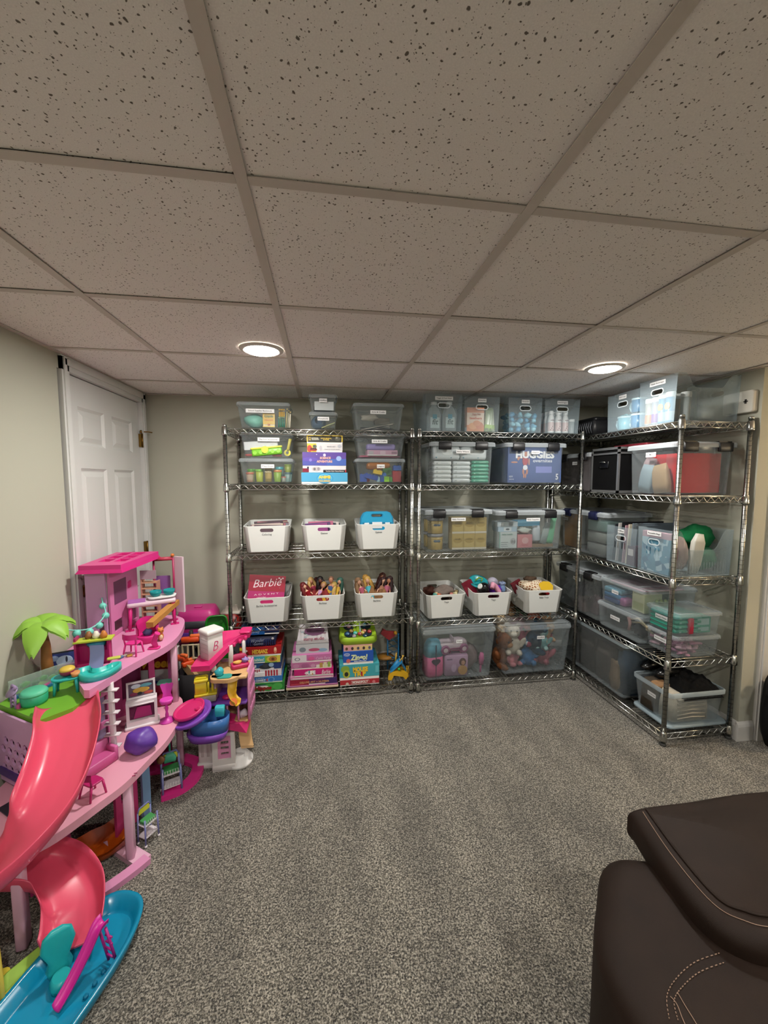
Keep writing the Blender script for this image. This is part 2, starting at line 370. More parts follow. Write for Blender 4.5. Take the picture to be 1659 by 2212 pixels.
def unit(label, x, y, rz, hs):
    t = thing('wire_shelf_unit', label, 'shelf', (x, y, 0), rz, 'chrome wire shelving units')
    for px, py in ((0, 0), (W0, 0), (0, D0s), (W0, D0s)):
        p = OB('post', POST, CHROME, t, T(px, py, .004)); OB('groove_rings', GROOVE, GRV, p, kind='stuff'); OB('cap', CAP, CHROME, p, T(0, 0, 1.826)); OB('foot', FOOT, P('#3a3a38', .6), p, T(0, 0, -.004))
    for z in hs:
        s = OB('shelf', DECK, CHROME, t, T(0, 0, z-.005))
        OB('front_rail', RAILL, CHROME, s, T(0, -.004, 0)); OB('back_rail', RAILL, CHROME, s, T(0, D0s+.004, 0))
        OB('side_rail', RAILS, CHROME, s, T(-.004, 0, 0)@RZ(90)); OB('side_rail', RAILS, CHROME, s, T(W0+.004, 0, 0)@RZ(90))
        for px, py in ((0, 0), (W0, 0), (0, D0s), (W0, D0s)): OB('collar', COLLAR, CHROME, s, T(px, py, 0))
    return t
H1 = [1.825, 1.472, 1.02, .545, .075]; H2 = [1.828, 1.466, .992, .512, .062]; H3 = [1.815, 1.412, .955, .492, .075]
unit('chrome wire shelf unit on the left holding white bins and board games', -.60, 2.68, 0, H1)
unit('chrome wire shelf unit in the middle holding latched diaper and wipes boxes', .650, 2.68, 0, H2)
unit('chrome wire shelf unit along the right wall in the corner', 1.8895, 3.11, -90, H3)
# ---------------------------------------------------------------- containers
BLK = P('#17171a', .45); INK = P('#2b2b2e', .7); PAPER = P('#d9dadb', .7); WBIN = P('#dcdedb', .4)
CL = CLEAR('#c9d3d8', .045, .2); CL2 = CLEAR('#ccd5da', .05, .15); FROST = CLEAR('#aebec7', .10, .4); RIMC = CLEAR('#b7c6ce', .5, .3); LIDW = CLEAR('#d5dee4', .30, .35); LIDC = CLEAR('#c8d2d7', .20, .3)
def sticker(parent, s, x, y, z, w, h=.024, M=FRONT, tilt=0):
    """white label strip with its typed word, on a face looking along -y of M"""
    B = T(x, y, z)@RY(tilt)@M
    st = MB().cb(w, h, .0008, B).build('label_strip', PAPER, parent)
    text(s, h*.52, INK, st, B@T(0, -.0, .0012), 'lettering', .012, width=w*.84)
def tub(mb, w, d, h, r=.02, tp=.9, wall=.002, rim=.0):
    o = [rr(w*tp-.012, d*tp-.012, r*.8, 0), rr(w*tp, d*tp, r, .008), rr(w, d, r, h)]
    if rim: o += [rr(w+rim*2, d+rim*2, r+rim, h), rr(w+rim*2, d+rim*2, r+rim, h+.004), rr(w-wall, d-wall, r, h+.004)]
    o += [rr(w-2*wall, d-2*wall, r, h-.002), rr(w*tp-2*wall, d*tp-2*wall, r, .010)]
    return mb.loft(o, True, True)
def clear_box(label, x, y, z, w, d, h, s, rz=0, mat=None, lid=True, sw=None, sz=.62, tp=.88, cat='storage box', lidh=.014, group='clear shoebox bins', sx=0, lidmat=None):
    """open tub with rim and snap lid; x,y is the front-centre on the shelf, front looks along local -y"""
    t = thing('storage_box', label, cat, (x, y, z), rz, group); hb = h-(lidh if lid else .005)
    C = T(0, d/2, 0)
    tub(MB(), w-.012, d-.012, hb, .02, tp, .0018, .005).build('tub', mat or CL, t).matrix_local = C
    if lid:
        MB().loft([rr(w, d, .022, hb-.008), rr(w, d, .022, hb+.006), rr(w-.014, d-.014, .018, hb+lidh), rr(w-.03, d-.03, .016, hb+lidh), rr(w-.036, d-.036, .014, hb+lidh-.005)], False, True).build('lid', lidmat or LIDC, t).matrix_local = C
    else:
        MB().loft([rr(w, d, .022, hb-.022), rr(w+.002, d+.002, .022, hb), rr(w-.008, d-.008, .02, hb+.004), rr(w-.014, d-.014, .018, hb)], False, False).build('rim', RIMC, t).matrix_local = C
    if s:
        zs = hb*sz; yf = (1-tp)*d/2*(1-zs/hb)+.0045
        sticker(t, s, sx, yf, zs, sw or min(.9*w, .028+.0125*len(s)))
    return t
def latch_box(label, x, y, z, w, d, h, s, rz=0, mat=None, sides=True, sz=.80, sw=None, front=True, sx=0):
    t = thing('latch_box', label, 'storage box', (x, y, z), rz, 'clear latching storage boxes'); hb = h-.022; C = T(0, d/2, 0)
    tub(MB(), w-.032, d-.032, hb, .03, .95, .002, .008).build('tub', mat or CL2, t).matrix_local = C
    MB().loft([rr(w-.012, d-.012, .03, hb-.010, 5), rr(w, d, .032, hb-.010, 5), rr(w, d, .032, hb+.010, 5), rr(w-.010, d-.010, .028, h-.004, 5), rr(w-.05, d-.05, .024, h, 5), rr(w-.058, d-.058, .022, h-.006, 5)], False, True, False).build('lid', LIDW, t).matrix_local = C
    for sx_ in (-.28, .27):
        MB().rbox(.090, .018, .050, .006, .003, T(sx_*w, .002, hb-.034)).box(sx_*w-.042, sx_*w+.042, .004, .05, hb+.016, hb+.024).build('latch', BLK, t)
        if sides: MB().rbox(.085, .016, .042, .006, .003, T(sx_*w, d-.004, hb-.026)).build('latch', BLK, t)
        for q in (-.05, .05): MB().box(sx_*w+q-.002, sx_*w+q+.002, .018, .024, hb-.05, hb-.012).build('latch_guide', mat or CL2, t)
    if s: sticker(t, s, sx, .0145+.025*(d-.032)*(1-sz), hb*sz, sw or (.03+.0125*len(s)))
    return t
def side_curve(d, h, dip, k=8):
    """side panel outline with a scooped top edge"""
    a = d*.12; b = d*.30; pts = [(0, 0), (d, 0), (d, h), (d-a, h)]
    for i in range(1, k+1): u = i/k; s_ = (1-cos(pi*u))/2; pts.append((d-a-(b-a)*u, h-dip*s_))
    for i in range(k+1): u = i/k; s_ = (1+cos(pi*u))/2; pts.append((b-(b-a)*u, h-dip*s_))
    pts.append((0, h)); return pts
def tote(label, x, y, z, w, d, h, s, rz=0, mat=None, dip=.07, slots=False, sw=None, hz=.70, rib=False):
    """tall translucent bin: high ends with an oval grip hole, scooped sides"""
    m = mat or FROST; t = thing('handled_bin', label, 'bin', (x, y, z), rz, 'translucent handled bins'); th = .0025
    oh = [oval(w*.30, .026, 0, h*hz)]
    sl = oh+([oval(.012, .045, 0, 0) for _ in ()] if not slots else [[(p[1]+q, p[0]+h*.50) for p in oval(.045, .010)][::-1] for q in (-.05, -.024, .012, .036)])
    out = [(-w*.46, 0), (w*.46, 0), (w*.5, h), (-w*.5, h)]
    MB().plate(out, sl, th, FRONT@T(0, 0, -th)).build('front_panel', m, t)
    MB().plate(out, oh, th, T(0, d, 0)@FRONT).build('back_panel', m, t)
    sc = side_curve(d, h, dip)
    for q in (-1, 1):
        mb = MB().plate(sc, [], th, Matrix(((0, 0, 1, -th/2), (1, 0, 0, 0), (0, 1, 0, 0), (0, 0, 0, 1))))
        mb.v = [(vx+q*(w*.46+w*.04*vz/h), vy, vz) for vx, vy, vz in mb.v]
        if rib:
            for i in range(22): yy = d*(i+.5)/22; mb.box(q*w*.466-.0012, q*w*.466+.0012, yy-.001, yy+.001, .01, h*.3)
        mb.build('side_panel', m, t)
    MB().box(-w*.46, w*.46, 0, d, 0, th).build('bottom_panel', m, t)
    for rngp in ([oval(w*.30+.012, .038, 0, h*hz)], ):
        MB().plate(rngp[0], oh, .0012, FRONT).build('grip_rim', CLEAR('#dfe9ee', .5, .3), t)
    sticker(t, s, 0, -.0006, h*.89, sw or (.03+.0125*len(s)), .024)
    return t
def white_bin_mesh(w, d, h):
    mb = MB(); o = [rr(w*.885-.02, d*.90-.02, .02, 0), rr(w*.885, d*.90, .028, .008), rr(w, d, .03, h-.004), rr(w+.004, d+.004, .03, h), rr(w-.002, d-.002, .03, h+.001),
                    rr(w-.006, d-.006, .028, h-.004), rr(w*.885-.006, d*.90-.006, .026, .011), rr(w*.885-.03, d*.90-.03, .018, .010)]
    mb.loft(o, True, True)
    # rear and side edge stand higher than the front: raise the rim toward the back
    mb.v = [(x, y, z+(.010*max(0, (y+d/2)/d) if z > h*.6 else 0)) for x, y, z in mb.v]
    cut = MB()
    for q in (-1, 1): cut.loft([[(px, yy, pz) for px, pz in oval(.085, .024, 0, h*.845)] for yy in ((-d/2-.03, -d/2+.03) if q < 0 else (d/2-.03, d/2+.03))], sm=False)
    for q in (-1, 1): cut.loft([[(xx, px, pz) for px, pz in oval(.085, .024, 0, h*.87)] for xx in ((-w/2-.03, -w/2+.03) if q < 0 else (w/2-.03, w/2+.03))], sm=False)
    def f(o):
        c = bpy.data.objects.new('cut', cut.mesh('cut')); COL.objects.link(c)
        bm = bmesh.new(); bm.from_mesh(c.data); bmesh.ops.recalc_face_normals(bm, faces=bm.faces); bm.to_mesh(c.data); bm.free()
        b = o.modifiers.new('b', 'BOOLEAN'); b.object = c; b.operation = 'DIFFERENCE'; b.solver = 'EXACT'; return [c]
    return bake(mb, f, False)
WB = white_bin_mesh(.295, .355, .178)
bm_ = bmesh.new(); bm_.from_mesh(WB)
for f_ in bm_.faces: f_.smooth = len(f_.verts) == 4 and f_.calc_area() < .02
bm_.to_mesh(WB); bm_.free()
def white_bin(label, x, y, z, s, rz=0, grp='white plastic bins with oval grips'):
    t = thing('white_bin', label, 'bin', (x, y, z), rz, grp)
    OB('bin_body', WB, WBIN, t, T(0, .178, 0))
    text(s, .0155, P('#55585a', .7), t, T(0, .0052, .1235)@RX(90-5.7)@T(0, 0, .0006), 'lettering', .02, spacing=1.1)
    return t
# ---------------------------------------------------------------- boxed games and cartons
def gbox(name, label, cat, x, y, z, w, d, h, col, prints=(), words=(), rz=0, group=None, lid=.82, tray=None, rough=.4):
    """box with a lift-off lid; prints: (x0,z0,x1,z1,colour) fractions of the front face, words: (text, colour, cx, cz, height_frac, width_frac[, shear])"""
    t = thing(name, label, cat, (x, y, z), rz, group); m = P(col, rough)
    MB().box(-w/2+.0015, w/2-.0015, .0015, d-.0015, 0, h*.9).build('box_tray', P(tray or '#e4e0dc', .6), t)
    MB().box(-w/2, w/2, 0, d, h*(1-lid), h).build('box_lid', m, t)
    for i, p in enumerate(prints):
        x0, z0, x1, z1, c = p[:5]
        if len(p) > 5: o = MB().plate(ovalr((x1-x0)*w, (z1-z0)*h, 18), [], .0006, T(((x0+x1)/2-.5)*w, 0, (z0+z1)/2*h)@FRONT@T(0, 0, .0002*(i+1)))
        else: o = MB().box((x0-.5)*w, (x1-.5)*w, -.0006-.0002*i, .0, z0*h, z1*h)
        o.build('printed_panel', P(c, rough), t)
    for q in words:
        s, c, cx, cz, hf, wf = q[:6]; b = q[6] if len(q) > 6 else .03
        text(s, hf*h*1.35, P(c, rough), t, T((cx-.5)*w, -.0022, cz*h)@FRONT, 'lettering', b, width=wf*w, shear=q[7] if len(q) > 7 else 0)
    return t
def blob(mb, c, r, seed=0, amp=.15, n=14, m=9, M=None):
    rnd = random.Random(seed); ph = [rnd.uniform(0, 6.28) for _ in range(6)]; fr = [rnd.choice((1, 2, 3)) for _ in range(6)]
    k0 = len(mb.v); mb.ell((0, 0, 0), (1, 1, 1), n, m)
    for i in range(k0, len(mb.v)):
        x, y, z = mb.v[i]; q = 1+amp*(sin(fr[0]*x*2+ph[0])*cos(fr[1]*y*2.3+ph[1])+.6*sin(fr[2]*3*z+ph[2]+x*3))
        p = Vector((c[0]+x*q*r[0], c[1]+y*q*r[1], c[2]+z*q*r[2])); mb.v[i] = tuple(M@p) if M else tuple(p)
    return mb
BALL = MB().ell((0, 0, 0), 1, 14, 9).mesh('ball')
def ballpart(name, mat, parent, c, r, rot=None):
    if not isinstance(r, (tuple, list)): r = (r, r, r)
    M = T(*c)@(rot or Matrix())@S(*r); return OB(name, BALL, mat, parent, M)
def plush(label, x, y, z, s, col, col2, rz=0, rx=0, ears='round', grp='stuffed animals in the clear bin'):
    t = thing('plush_toy', label, 'plush toy', (x, y, z), rz, grp, rx); a, b = fab(col), fab(col2)
    ballpart('body', a, t, (0, 0, .045*s), (.038*s, .034*s, .045*s)); ballpart('head', a, t, (0, -.008*s, .112*s), (.036*s, .033*s, .033*s))
    ballpart('muzzle', b, t, (0, -.036*s, .104*s), (.016*s, .012*s, .012*s))
    eh = .05 if ears == 'long' else .013
    for q in (-1, 1):
        ballpart('ear', a, t, (q*.028*s, 0, (.135+eh*.6)*s), (.012*s, .007*s, eh*s)); ballpart('arm', a, t, (q*.044*s, -.012*s, .06*s), (.013*s, .013*s, .028*s), RY(q*35))
        ballpart('leg', b if ears == 'long' else a, t, (q*.026*s, -.03*s, .014*s), (.014*s, .028*s, .014*s)); ballpart('eye', BLK, t, (q*.014*s, -.038*s, .12*s), .0035*s)
    return t
def lidded_can(name, label, cat, x, y, z, r, h, col, lidcol, group, band=None, tp=.86, mat=None):
    t = thing(name, label, cat, (x, y, z), 0, group)
    MB().lathe([(r*tp*.97, 0), (r*tp, .002), (r, h*.86), (r*.9, h*.87)], 16).build('can_body', mat or P(col, .4), t)
    MB().lathe([(r*1.06, h*.82), (r*1.08, h*.85), (r*1.08, h*.985), (r, h), (r*.8, h*.985)], 16).build('lid', P(lidcol, .35), t)
    if band: MB().lathe([(r*.90, h*.22), (r*1.01, h*.70)], 16, caps=False).build('paper_band', P(band, .5), t)
    return t
# ---------------------------------------------------------------- fashion dolls (one body mesh, shared)
def doll_meshes():
    b = MB()
    b.tube([(0, 0, .0), (0, 0, .02), (0, 0, .05), (0, 0, .075), (0, 0, .09)], [.017, .018, .011, .016, .010], 10)   # hips-waist-chest
    b.tube([(0, 0, .085), (0, -.001, .105)], .0048, 8); b.ell((0, -.002, .124), (.0155, .016, .020), 12, 10); b.ell((0, -.0165, .119), (.0025, .003, .003), 6, 5)
    for q in (-1, 1):
        b.tube([(q*.009, 0, .005), (q*.012, -.03, .006), (q*.014, -.058, .010), (q*.014, -.066, -.03), (q*.013, -.075, -.055)], [.0115, .0095, .0085, .006, .005], 8)
        b.tube([(q*.014, 0, .082), (q*.024, -.002, .055), (q*.030, -.014, .022), (q*.030, -.022, .008)], [.006, .0052, .0042, .005], 7)
    body = remesh(b, .0028)
    d = MB().lathe([(.0185, .086), (.019, .07), (.0135, .05), (.022, .02), (.027, -.004), (.024, -.014)], 14, caps=False); d.tube([(0, -.008, .006), (0, -.035, .008), (0, -.062, .006)], [.022, .027, .026], 12)
    for q in (-1, 1): d.tube([(q*.013, 0, .083), (q*.02, -.001, .066)], [.0075, .007], 7)
    t = MB().lathe([(.0185, .086), (.0195, .07), (.0135, .05), (.0195, .02), (.0195, .005)], 12, caps=False)
    for q in (-1, 1): t.tube([(q*.0095, 0, .006), (q*.012, -.03, .007), (q*.014, -.056, .010)], [.0135, .012, .0105], 8)
    h = MB(); blob(h, (0, .006, .132), (.023, .021, .023), 3, .08)
    for i in range(11):
        a = -2.4+4.8*i/10; x, y = .016*sin(a), .006+.014*cos(a)
        if y < .003 and abs(x) < .012: continue
        h.tube([(x*.7, y*.8, .138), (x*1.25, y*1.2, .11), (x*1.7, y*1.5+.004, .07), (x*1.5, y*1.4+.006, .035)], [.008, .013, .013, .006], 6)
    s = MB(); blob(s, (0, .006, .133), (.0195, .018, .018), 5, .06)
    return body, d.mesh('dress'), t.mesh('outfit'), h.mesh('hair'), s.mesh('hair')
DB, DD, DT, DHL, DHS = doll_meshes()
def doll(label, x, y, z, rz, tilt, skin, hair, outfit, long=True, dress=True, s=1.0, grp='fashion dolls in the white bins', lean=0, out2=None):
    t = thing('doll', label, 'doll', (x, y, z), rz, grp, tilt, lean); t.scale = (s, s, s)
    OB('body', DB, P(skin, .45), t); OB('hair', DHL if long else DHS, P(hair, .55, 0, .3, 300), t)
    OB('dress' if dress else 'outfit', DD if dress else DT, fab(outfit), t)
    for q in (-1, 1): ballpart('eye', BLK, t, (q*.0055, -.0145, .1245), (.002, .0015, .0014))
    ballpart('mouth', P('#b03a4a', .4), t, (0, -.0158, .1135), (.003, .001, .001))
    return t
SK1, SK2, SK3 = '#d9a98c', '#8a5a42', '#c98f70'
# ================================================================ left unit
z1, z2, z3, z4, z5 = [h+.0005 for h in H1]; YF1 = 2.69
G = 'clear shoebox bins'
clear_box('lidded clear bin of school supplies on top of the left shelf', -.365, YF1, z1, .335, .30, .165, 'School Supplies Backstock', sw=.175, sx=-.02, sz=.73)
# its contents
pz = z1+.012
blob(MB(), (0, 0, .045), (.075, .06, .045), 4, .12).build('zip_pouch', P('#7fc3b2', .45), label='mint green pouch inside the school supplies bin', cat='pouch').location = (-.435, 2.79, pz)
gbox('crayon_box', 'yellow crayon carton standing in the school supplies bin', 'carton', -.335, 2.722, pz, .075, .035, .088, '#d9b03c', [(0, 0, 1, .12, '#e7c765'), (.1, .62, .9, .92, '#c9a02f', 1)], [('Crayola', '#2f6b3c', .5, .78, .16, .72), ('CRAYONS', '#c65a33', .5, .5, .09, .7), ('24', '#b03d2a', .5, .16, .16, .2)], group=None)
def pencil(label, x, y, z, h, col, tip, lean, grp):
    t = thing('pencil', label, 'pencil', (x, y, z), 0, grp, 0, lean)
    MB().lathe([(.0045, .0), (.0045, h*.8)], 6).build('barrel', P(col, .4), t); MB().lathe([(.0048, h*.8), (.0048, h*.86)], 8).build('ferrule', CHROME, t); MB().lathe([(.0044, h*.86), (.0044, h*.93), (.003, h*.945)], 8).build('eraser', P(tip, .7), t)
for i in range(4): pencil('yellow pencil in the middle bundle of the school supplies bin', -.268+.0095*i, 2.725+.006*(i % 2), pz, .125, '#d8a92c', '#d8a92c', 0, 'yellow pencils')
for i in range(4): pencil('green crayon stick in front of the yellow pencils', -.272+.011*i, 2.715, pz, .07, '#2f7d6a', '#3f9d7e', 0, 'green crayon sticks')
for i in range(3): pencil('patterned pencil leaning at the right end of the supplies bin', -.228+.011*i, 2.735, pz, .13-.01*i, ['#d4c489', '#b9b4a0', '#d7d1bd'][i], '#c8b27a', 4, 'patterned pencils')
clear_box('small lidded clear bin of gifts stacked on top of another small bin', .012, YF1, z1+.113, .187, .20, .113, 'Gifts', sw=.05, sz=.74)
MB().box(-.062, .062, 0, .012, 0, .055).build('folded_card', PAPER, label='blank white card inside the gifts bin', cat='card').location = (.018, 2.715, z1+.127)
MB().rbox(.12, .10, .03, .008).build('gift_pouch', P('#34353b', .5), label='dark pouch lying inside the gifts bin', cat='pouch').location = (.01, 2.79, z1+.127)
clear_box('small lidded clear bin of game pieces under the gifts bin', .012, YF1, z1, .187, .20, .113, 'Kerplunk', sw=.075, sz=.70)
MB().lathe([(.05, 0), (.052, .01), (.03, .055), (.024, .055), (.04, .012), (.04, .006)], 22, RX(75)).build('game_ring', P('#33506b', .3), label='dark blue plastic ring inside the small lower bin', cat='game piece').location = (-.02, 2.80, z1+.05)
for i in range(7): MB().tube([(0, 0, 0), (.09, .0, .035)], .0022, 5).build('game_stick', P(['#b9c07c', '#c6b06f', '#8aa2a0'][i % 3], .4), label='thin game stick lying in the small lower bin', cat='game stick', group='game sticks').matrix_local = T(0, 2.74+.011*i, z1+.014+.004*(i % 2))@RZ(-12+5*i)
clear_box('lidded clear arts and crafts bin on top of the left shelf', .378, YF1, z1, .343, .30, .178, 'Arts & Crafts', sw=.105, sz=.73, sx=-.005)
for i in range(9):
    rn = random.Random(i+40); MB().tube([(-.11, 0, .0), (.0, .01, .012), (.11, 0, .02)], .004, 6).build('craft_rod', P(['#3c3a3a', '#b9b2a5', '#57504a', '#cfcac0'][i % 4], .5), label='thin craft rod lying in the top arts bin', cat='craft rod', group='craft rods').matrix_local = T(.38+rn.uniform(-.02, .02), 2.75+.022*i, z1+.016+.006*(i % 3))@RZ(rn.uniform(-14, 14))@RY(rn.uniform(-8, 8))
blob(MB(), (0, 0, .022), (.06, .035, .022), 9, .2).build('craft_bag', CLEAR('#cfc8ba', .55, .3), label='crumpled plastic bag in the top arts bin', cat='bag').location = (.33, 2.80, z1+.075)
MB().rbox(.11, .02, .045, .004).build('craft_card', P('#8b8478', .7), label='grey card sheet standing in the top arts bin', cat='card').location = (.42, 2.86, z1+.06)
# second shelf
clear_box('clear bin of modelling dough tools stacked on the dough cans', -.352, YF1, z2+.163, .330, .30, .165, 'Play-Doh Accessories', sw=.135, sz=.80, sx=.015)
MB().box(-.105, .105, 0, .006, 0, .052).build('blank_sheet', PAPER, label='blank white sheet behind the dough accessories label', cat='paper').matrix_local = T(-.385, 2.713, z2+.222)@RY(-4)
t = thing('dough_press', 'lime green dough press with a yellow top strip', 'toy', (-.348, 2.73, z2+.185), 0, None, 0, -6)
MB().rbox(.19, .05, .042, .008).build('press_body', P('#6fae2f', .4), t); MB().rbox(.2, .054, .012, .006, .003, T(0, 0, .042)).build('top_strip', P('#cfd04a', .4), t)
for i in range(5): MB().lathe([(.012, 0), (.012, .004)], 14, T(-.075+.037*i, -.025, .02)@RX(90)).build('stud', P('#86c440', .4), t)
MB().lathe([(.024, 0), (.022, .008)], 18, T(-.01, -.025, .035)@RX(90)).build('badge', P('#b9c63f', .4), t)
t = thing('dough_cutter', 'yellow dough wheel cutter leaning at the bin end', 'toy', (-.225, 2.725, z2+.19), 0, None, 0, 12)
MB().rbox(.018, .012, .085, .005, .003, T(0, 0, .02)).build('handle', P('#d1c243', .4), t); MB().lathe([(.021, 0), (.021, .012)], 18, T(0, .006, .012)@RX(90)).build('wheel', P('#cdbf3e', .4), t); MB().lathe([(.009, 0), (.009, .002)], 10, T(0, -.007, .012)@RX(90)).build('hub', P('#4d5a5c', .4), t)
for c, xx in (('#b2463c', -.46), ('#c0503f', -.29)): MB().rbox(.06, .05, .014, .01).build('dough_mould', P(c, .4), label='red dough mould lying flat at the %s of the tools bin' % ('left end' if xx < -.4 else 'middle'), cat='toy').location = (xx, 2.75, z2+.178)
clear_box('clear lidded bin of dough cans on the second left shelf', -.356, YF1, z2, .342, .30, .163, 'Play-Doh', sw=.082, sz=.76, sx=.01)
cans = [(-.465, 2.745, .024, .062, '#a98a72', '#c46a52', '#b9a58e', 'tan can with a salmon lid in front'), (-.465, 2.80, .024, .085, '#8aa04a', '#5fae3c', None, 'green lidded can behind the tan can'), (-.405, 2.745, .025, .082, '#a9b53f', '#79b83a', None, 'yellow green can with a bright green lid'), (-.348, 2.745, .024, .095, '#8f7d3c', '#9a8a3f', '#b39a5a', 'olive brown can with printed band'), (-.290, 2.745, .026, .078, '#86a83c', '#c98a45', None, 'green can with an orange lid'), (-.283, 2.81, .026, .10, '#7fa09a', '#4aa3ad', None, 'can with a turquoise lid at the back'), (-.250, 2.733, .014, .034, '#8c8f86', '#c2604e', None, 'tiny can with a red lid'), (-.222, 2.75, .024, .062, '#7f9a95', '#47646c', None, 'slate blue can at the right end'), (-.222, 2.752, .023, .052, '#8f9c3e', '#8aa343', None, 'yellow green can stacked on the slate can')]
for i, (x, y, r, h, c, l, bnd, lb_) in enumerate(cans):
    lidded_can('dough_can', 'dough %s' % lb_, 'can', x, y, z2+.0125+(.0625 if i == 8 else 0), r, h, c, l, 'dough cans', bnd)
text('Play-Doh', .011, P('#e8dfc0', .5), None, T(-.348, 2.7195, z2+.075)@FRONT, 'lettering', .03).parent = bpy.data.objects['dough_can.003']
bpy.data.objects['lettering'].name = 'lettering'
_l = [o for o in COL.objects if o.parent == bpy.data.objects['dough_can.003'] and o.name.startswith('lettering')][0]; _l.matrix_local = T(0, -.0265, .065)@FRONT@S(.011, .011, .011)
# boxed kits
gbox('kit_box', 'blue anime figurines craft box at the bottom of the kit stack', 'box', .016, YF1, z2, .300, .24, .0735, '#4a9cc4', [(.33, .02, .68, .95, '#2f86b8', 1), (.345, .06, .665, .88, '#5bb7d8', 1), (.36, .06, .65, .80, '#3f94c2', 1)], [('ANIME', '#e2c53a', .5, .58, .26, .26, .05), ('FIGURINES', '#c9b46a', .5, .24, .2, .25, .04)])
gbox('kit_box', 'white craft box with a black strip above the blue box', 'box', .016, YF1+.003, z2+.0745, .281, .23, .044, '#cfcdd0', [(.0, .05, .14, .6, '#7c1230'), (.1, .5, .14, .85, '#23233f'), (.47, 0, 1, .38, '#14141c'), (.2, .2, .42, .85, '#b9b3b3', 1), (.24, .3, .3, .7, '#6d6a70', 1), (.33, .3, .39, .75, '#8d8890', 1), (.98, 0, 1, .42, '#c23a48')], [('Punching Color Change Markers', '#d6d6da', .74, .18, .15, .42)])
gbox('kit_box', 'purple science advent box with pale planets on its side', 'box', .016, YF1+.002, z2+.119, .283, .23, .0865, '#5a4394', [(0, 0, 1, .42, '#4a4fa0'), (.55, 0, 1, .5, '#4460ac'), (.0, .3, .35, .62, '#5c4aa6', 1), (.77, .35, .89, .72, '#93a9d8', 1), (.15, .3, .215, .52, '#8077c0', 1), (.47, .68, .535, .9, '#c6c3d6', 1), (.31, .79, .335, .86, '#c6c3d6', 1)], [('SCIENCE', '#cfa39c', .52, .56, .16, .25, .06), ('ADVENTURE', '#cfa39c', .5, .30, .16, .36, .06)])
gbox('kit_box', 'white activity box with a yellow and red corner picture', 'box', .02, YF1+.006, z2+.2065, .229, .21, .056, '#cdcacc', [(0, 0, .26, 1, '#cdb53c'), (0, 0, .14, .8, '#b33a2c', 1), (.08, .1, .28, .5, '#9c2f28', 1), (.16, .45, .27, .85, '#5d6a5a', 1), (.34, .2, .42, .75, '#b3b0b8', 1), (.86, .5, .97, .9, '#aeb0bb', 1)], [('BE', '#3c3a33', .2, .68, .2, .07), ('ZONE', '#241c18', .17, .36, .2, .17, .05), ('MAKE ART', '#8d8c95', .68, .64, .14, .24), ('CREATE YOUR OWN', '#a3a2aa', .7, .32, .12, .44)])
gbox('kit_box', 'black science kit with a yellow border at the top of the kit stack', 'box', .02, YF1+.008, z2+.263, .233, .21, .058, '#c7ab3a', [(.035, .14, .965, .82, '#2a2a26'), (.06, .34, .115, .68, '#c9ad3d'), (.073, .41, .102, .62, '#2a2a26'), (.78, .3, .94, .75, '#4e4c40', 1), (.8, .55, .86, .76, '#8f8c7a', 1)], [('NATIONAL', '#d2cdb9', .23, .57, .13, .19), ('GEOGRAPHIC', '#d2cdb9', .24, .43, .13, .2), ('ROCK MINERAL', '#d2b43c', .54, .56, .14, .3), ('& FOSSIL', '#d2b43c', .54, .40, .14, .17)])
clear_box('clear arts and crafts bin stacked on the building brick bin', .392, YF1, z2+.167, .338, .30, .165, 'Arts & Crafts', sw=.105, sz=.76, sx=-.01)
MB().rbox(.20, .09, .042, .018, .008).build('pencil_case', P('#8d80b8', .4), label='lilac pencil case in the middle arts bin', cat='case').location = (.40, 2.78, z2+.226)
gbox('craft_carton', 'pale pink flat carton under the lilac case', 'carton', .405, 2.72, z2+.189, .205, .15, .036, '#bd93a8', [(.04, .2, .2, .8, '#a9a3a8'), (.42, .15, .6, .85, '#cbb0bf'), (.8, .3, .98, .75, '#8c6a7c')])
MB().rbox(.28, .20, .012, .01).build('craft_pad', P('#b04a66', .5), label='raspberry pink pad at the base of the middle arts bin', cat='pad').location = (.39, 2.84, z2+.178)
clear_box('clear lidded bin of building bricks on the second left shelf', .390, YF1, z2, .342, .30, .167, 'Legos', sw=.052, sz=.76, sx=.0)
def brick(label, x, y, z, w, d, h, col, rz=0, ry=0, nx=2, ny=1):
    t = thing('toy_brick', label, 'toy brick', (x, y, z), rz, 'toy building bricks', 0, ry); m = P(col, .3)
    MB().box(-w/2, w/2, -d/2, d/2, 0, h).build('block', m, t)
    for i in range(nx):
        for j in range(ny): MB().lathe([(w/nx*.28, 0), (w/nx*.28, .005)], 10, T(-w/2+w/nx*(i+.5), -d/2+d/ny*(j+.5), h)).build('stud', m, t)
zb = z2+.0125
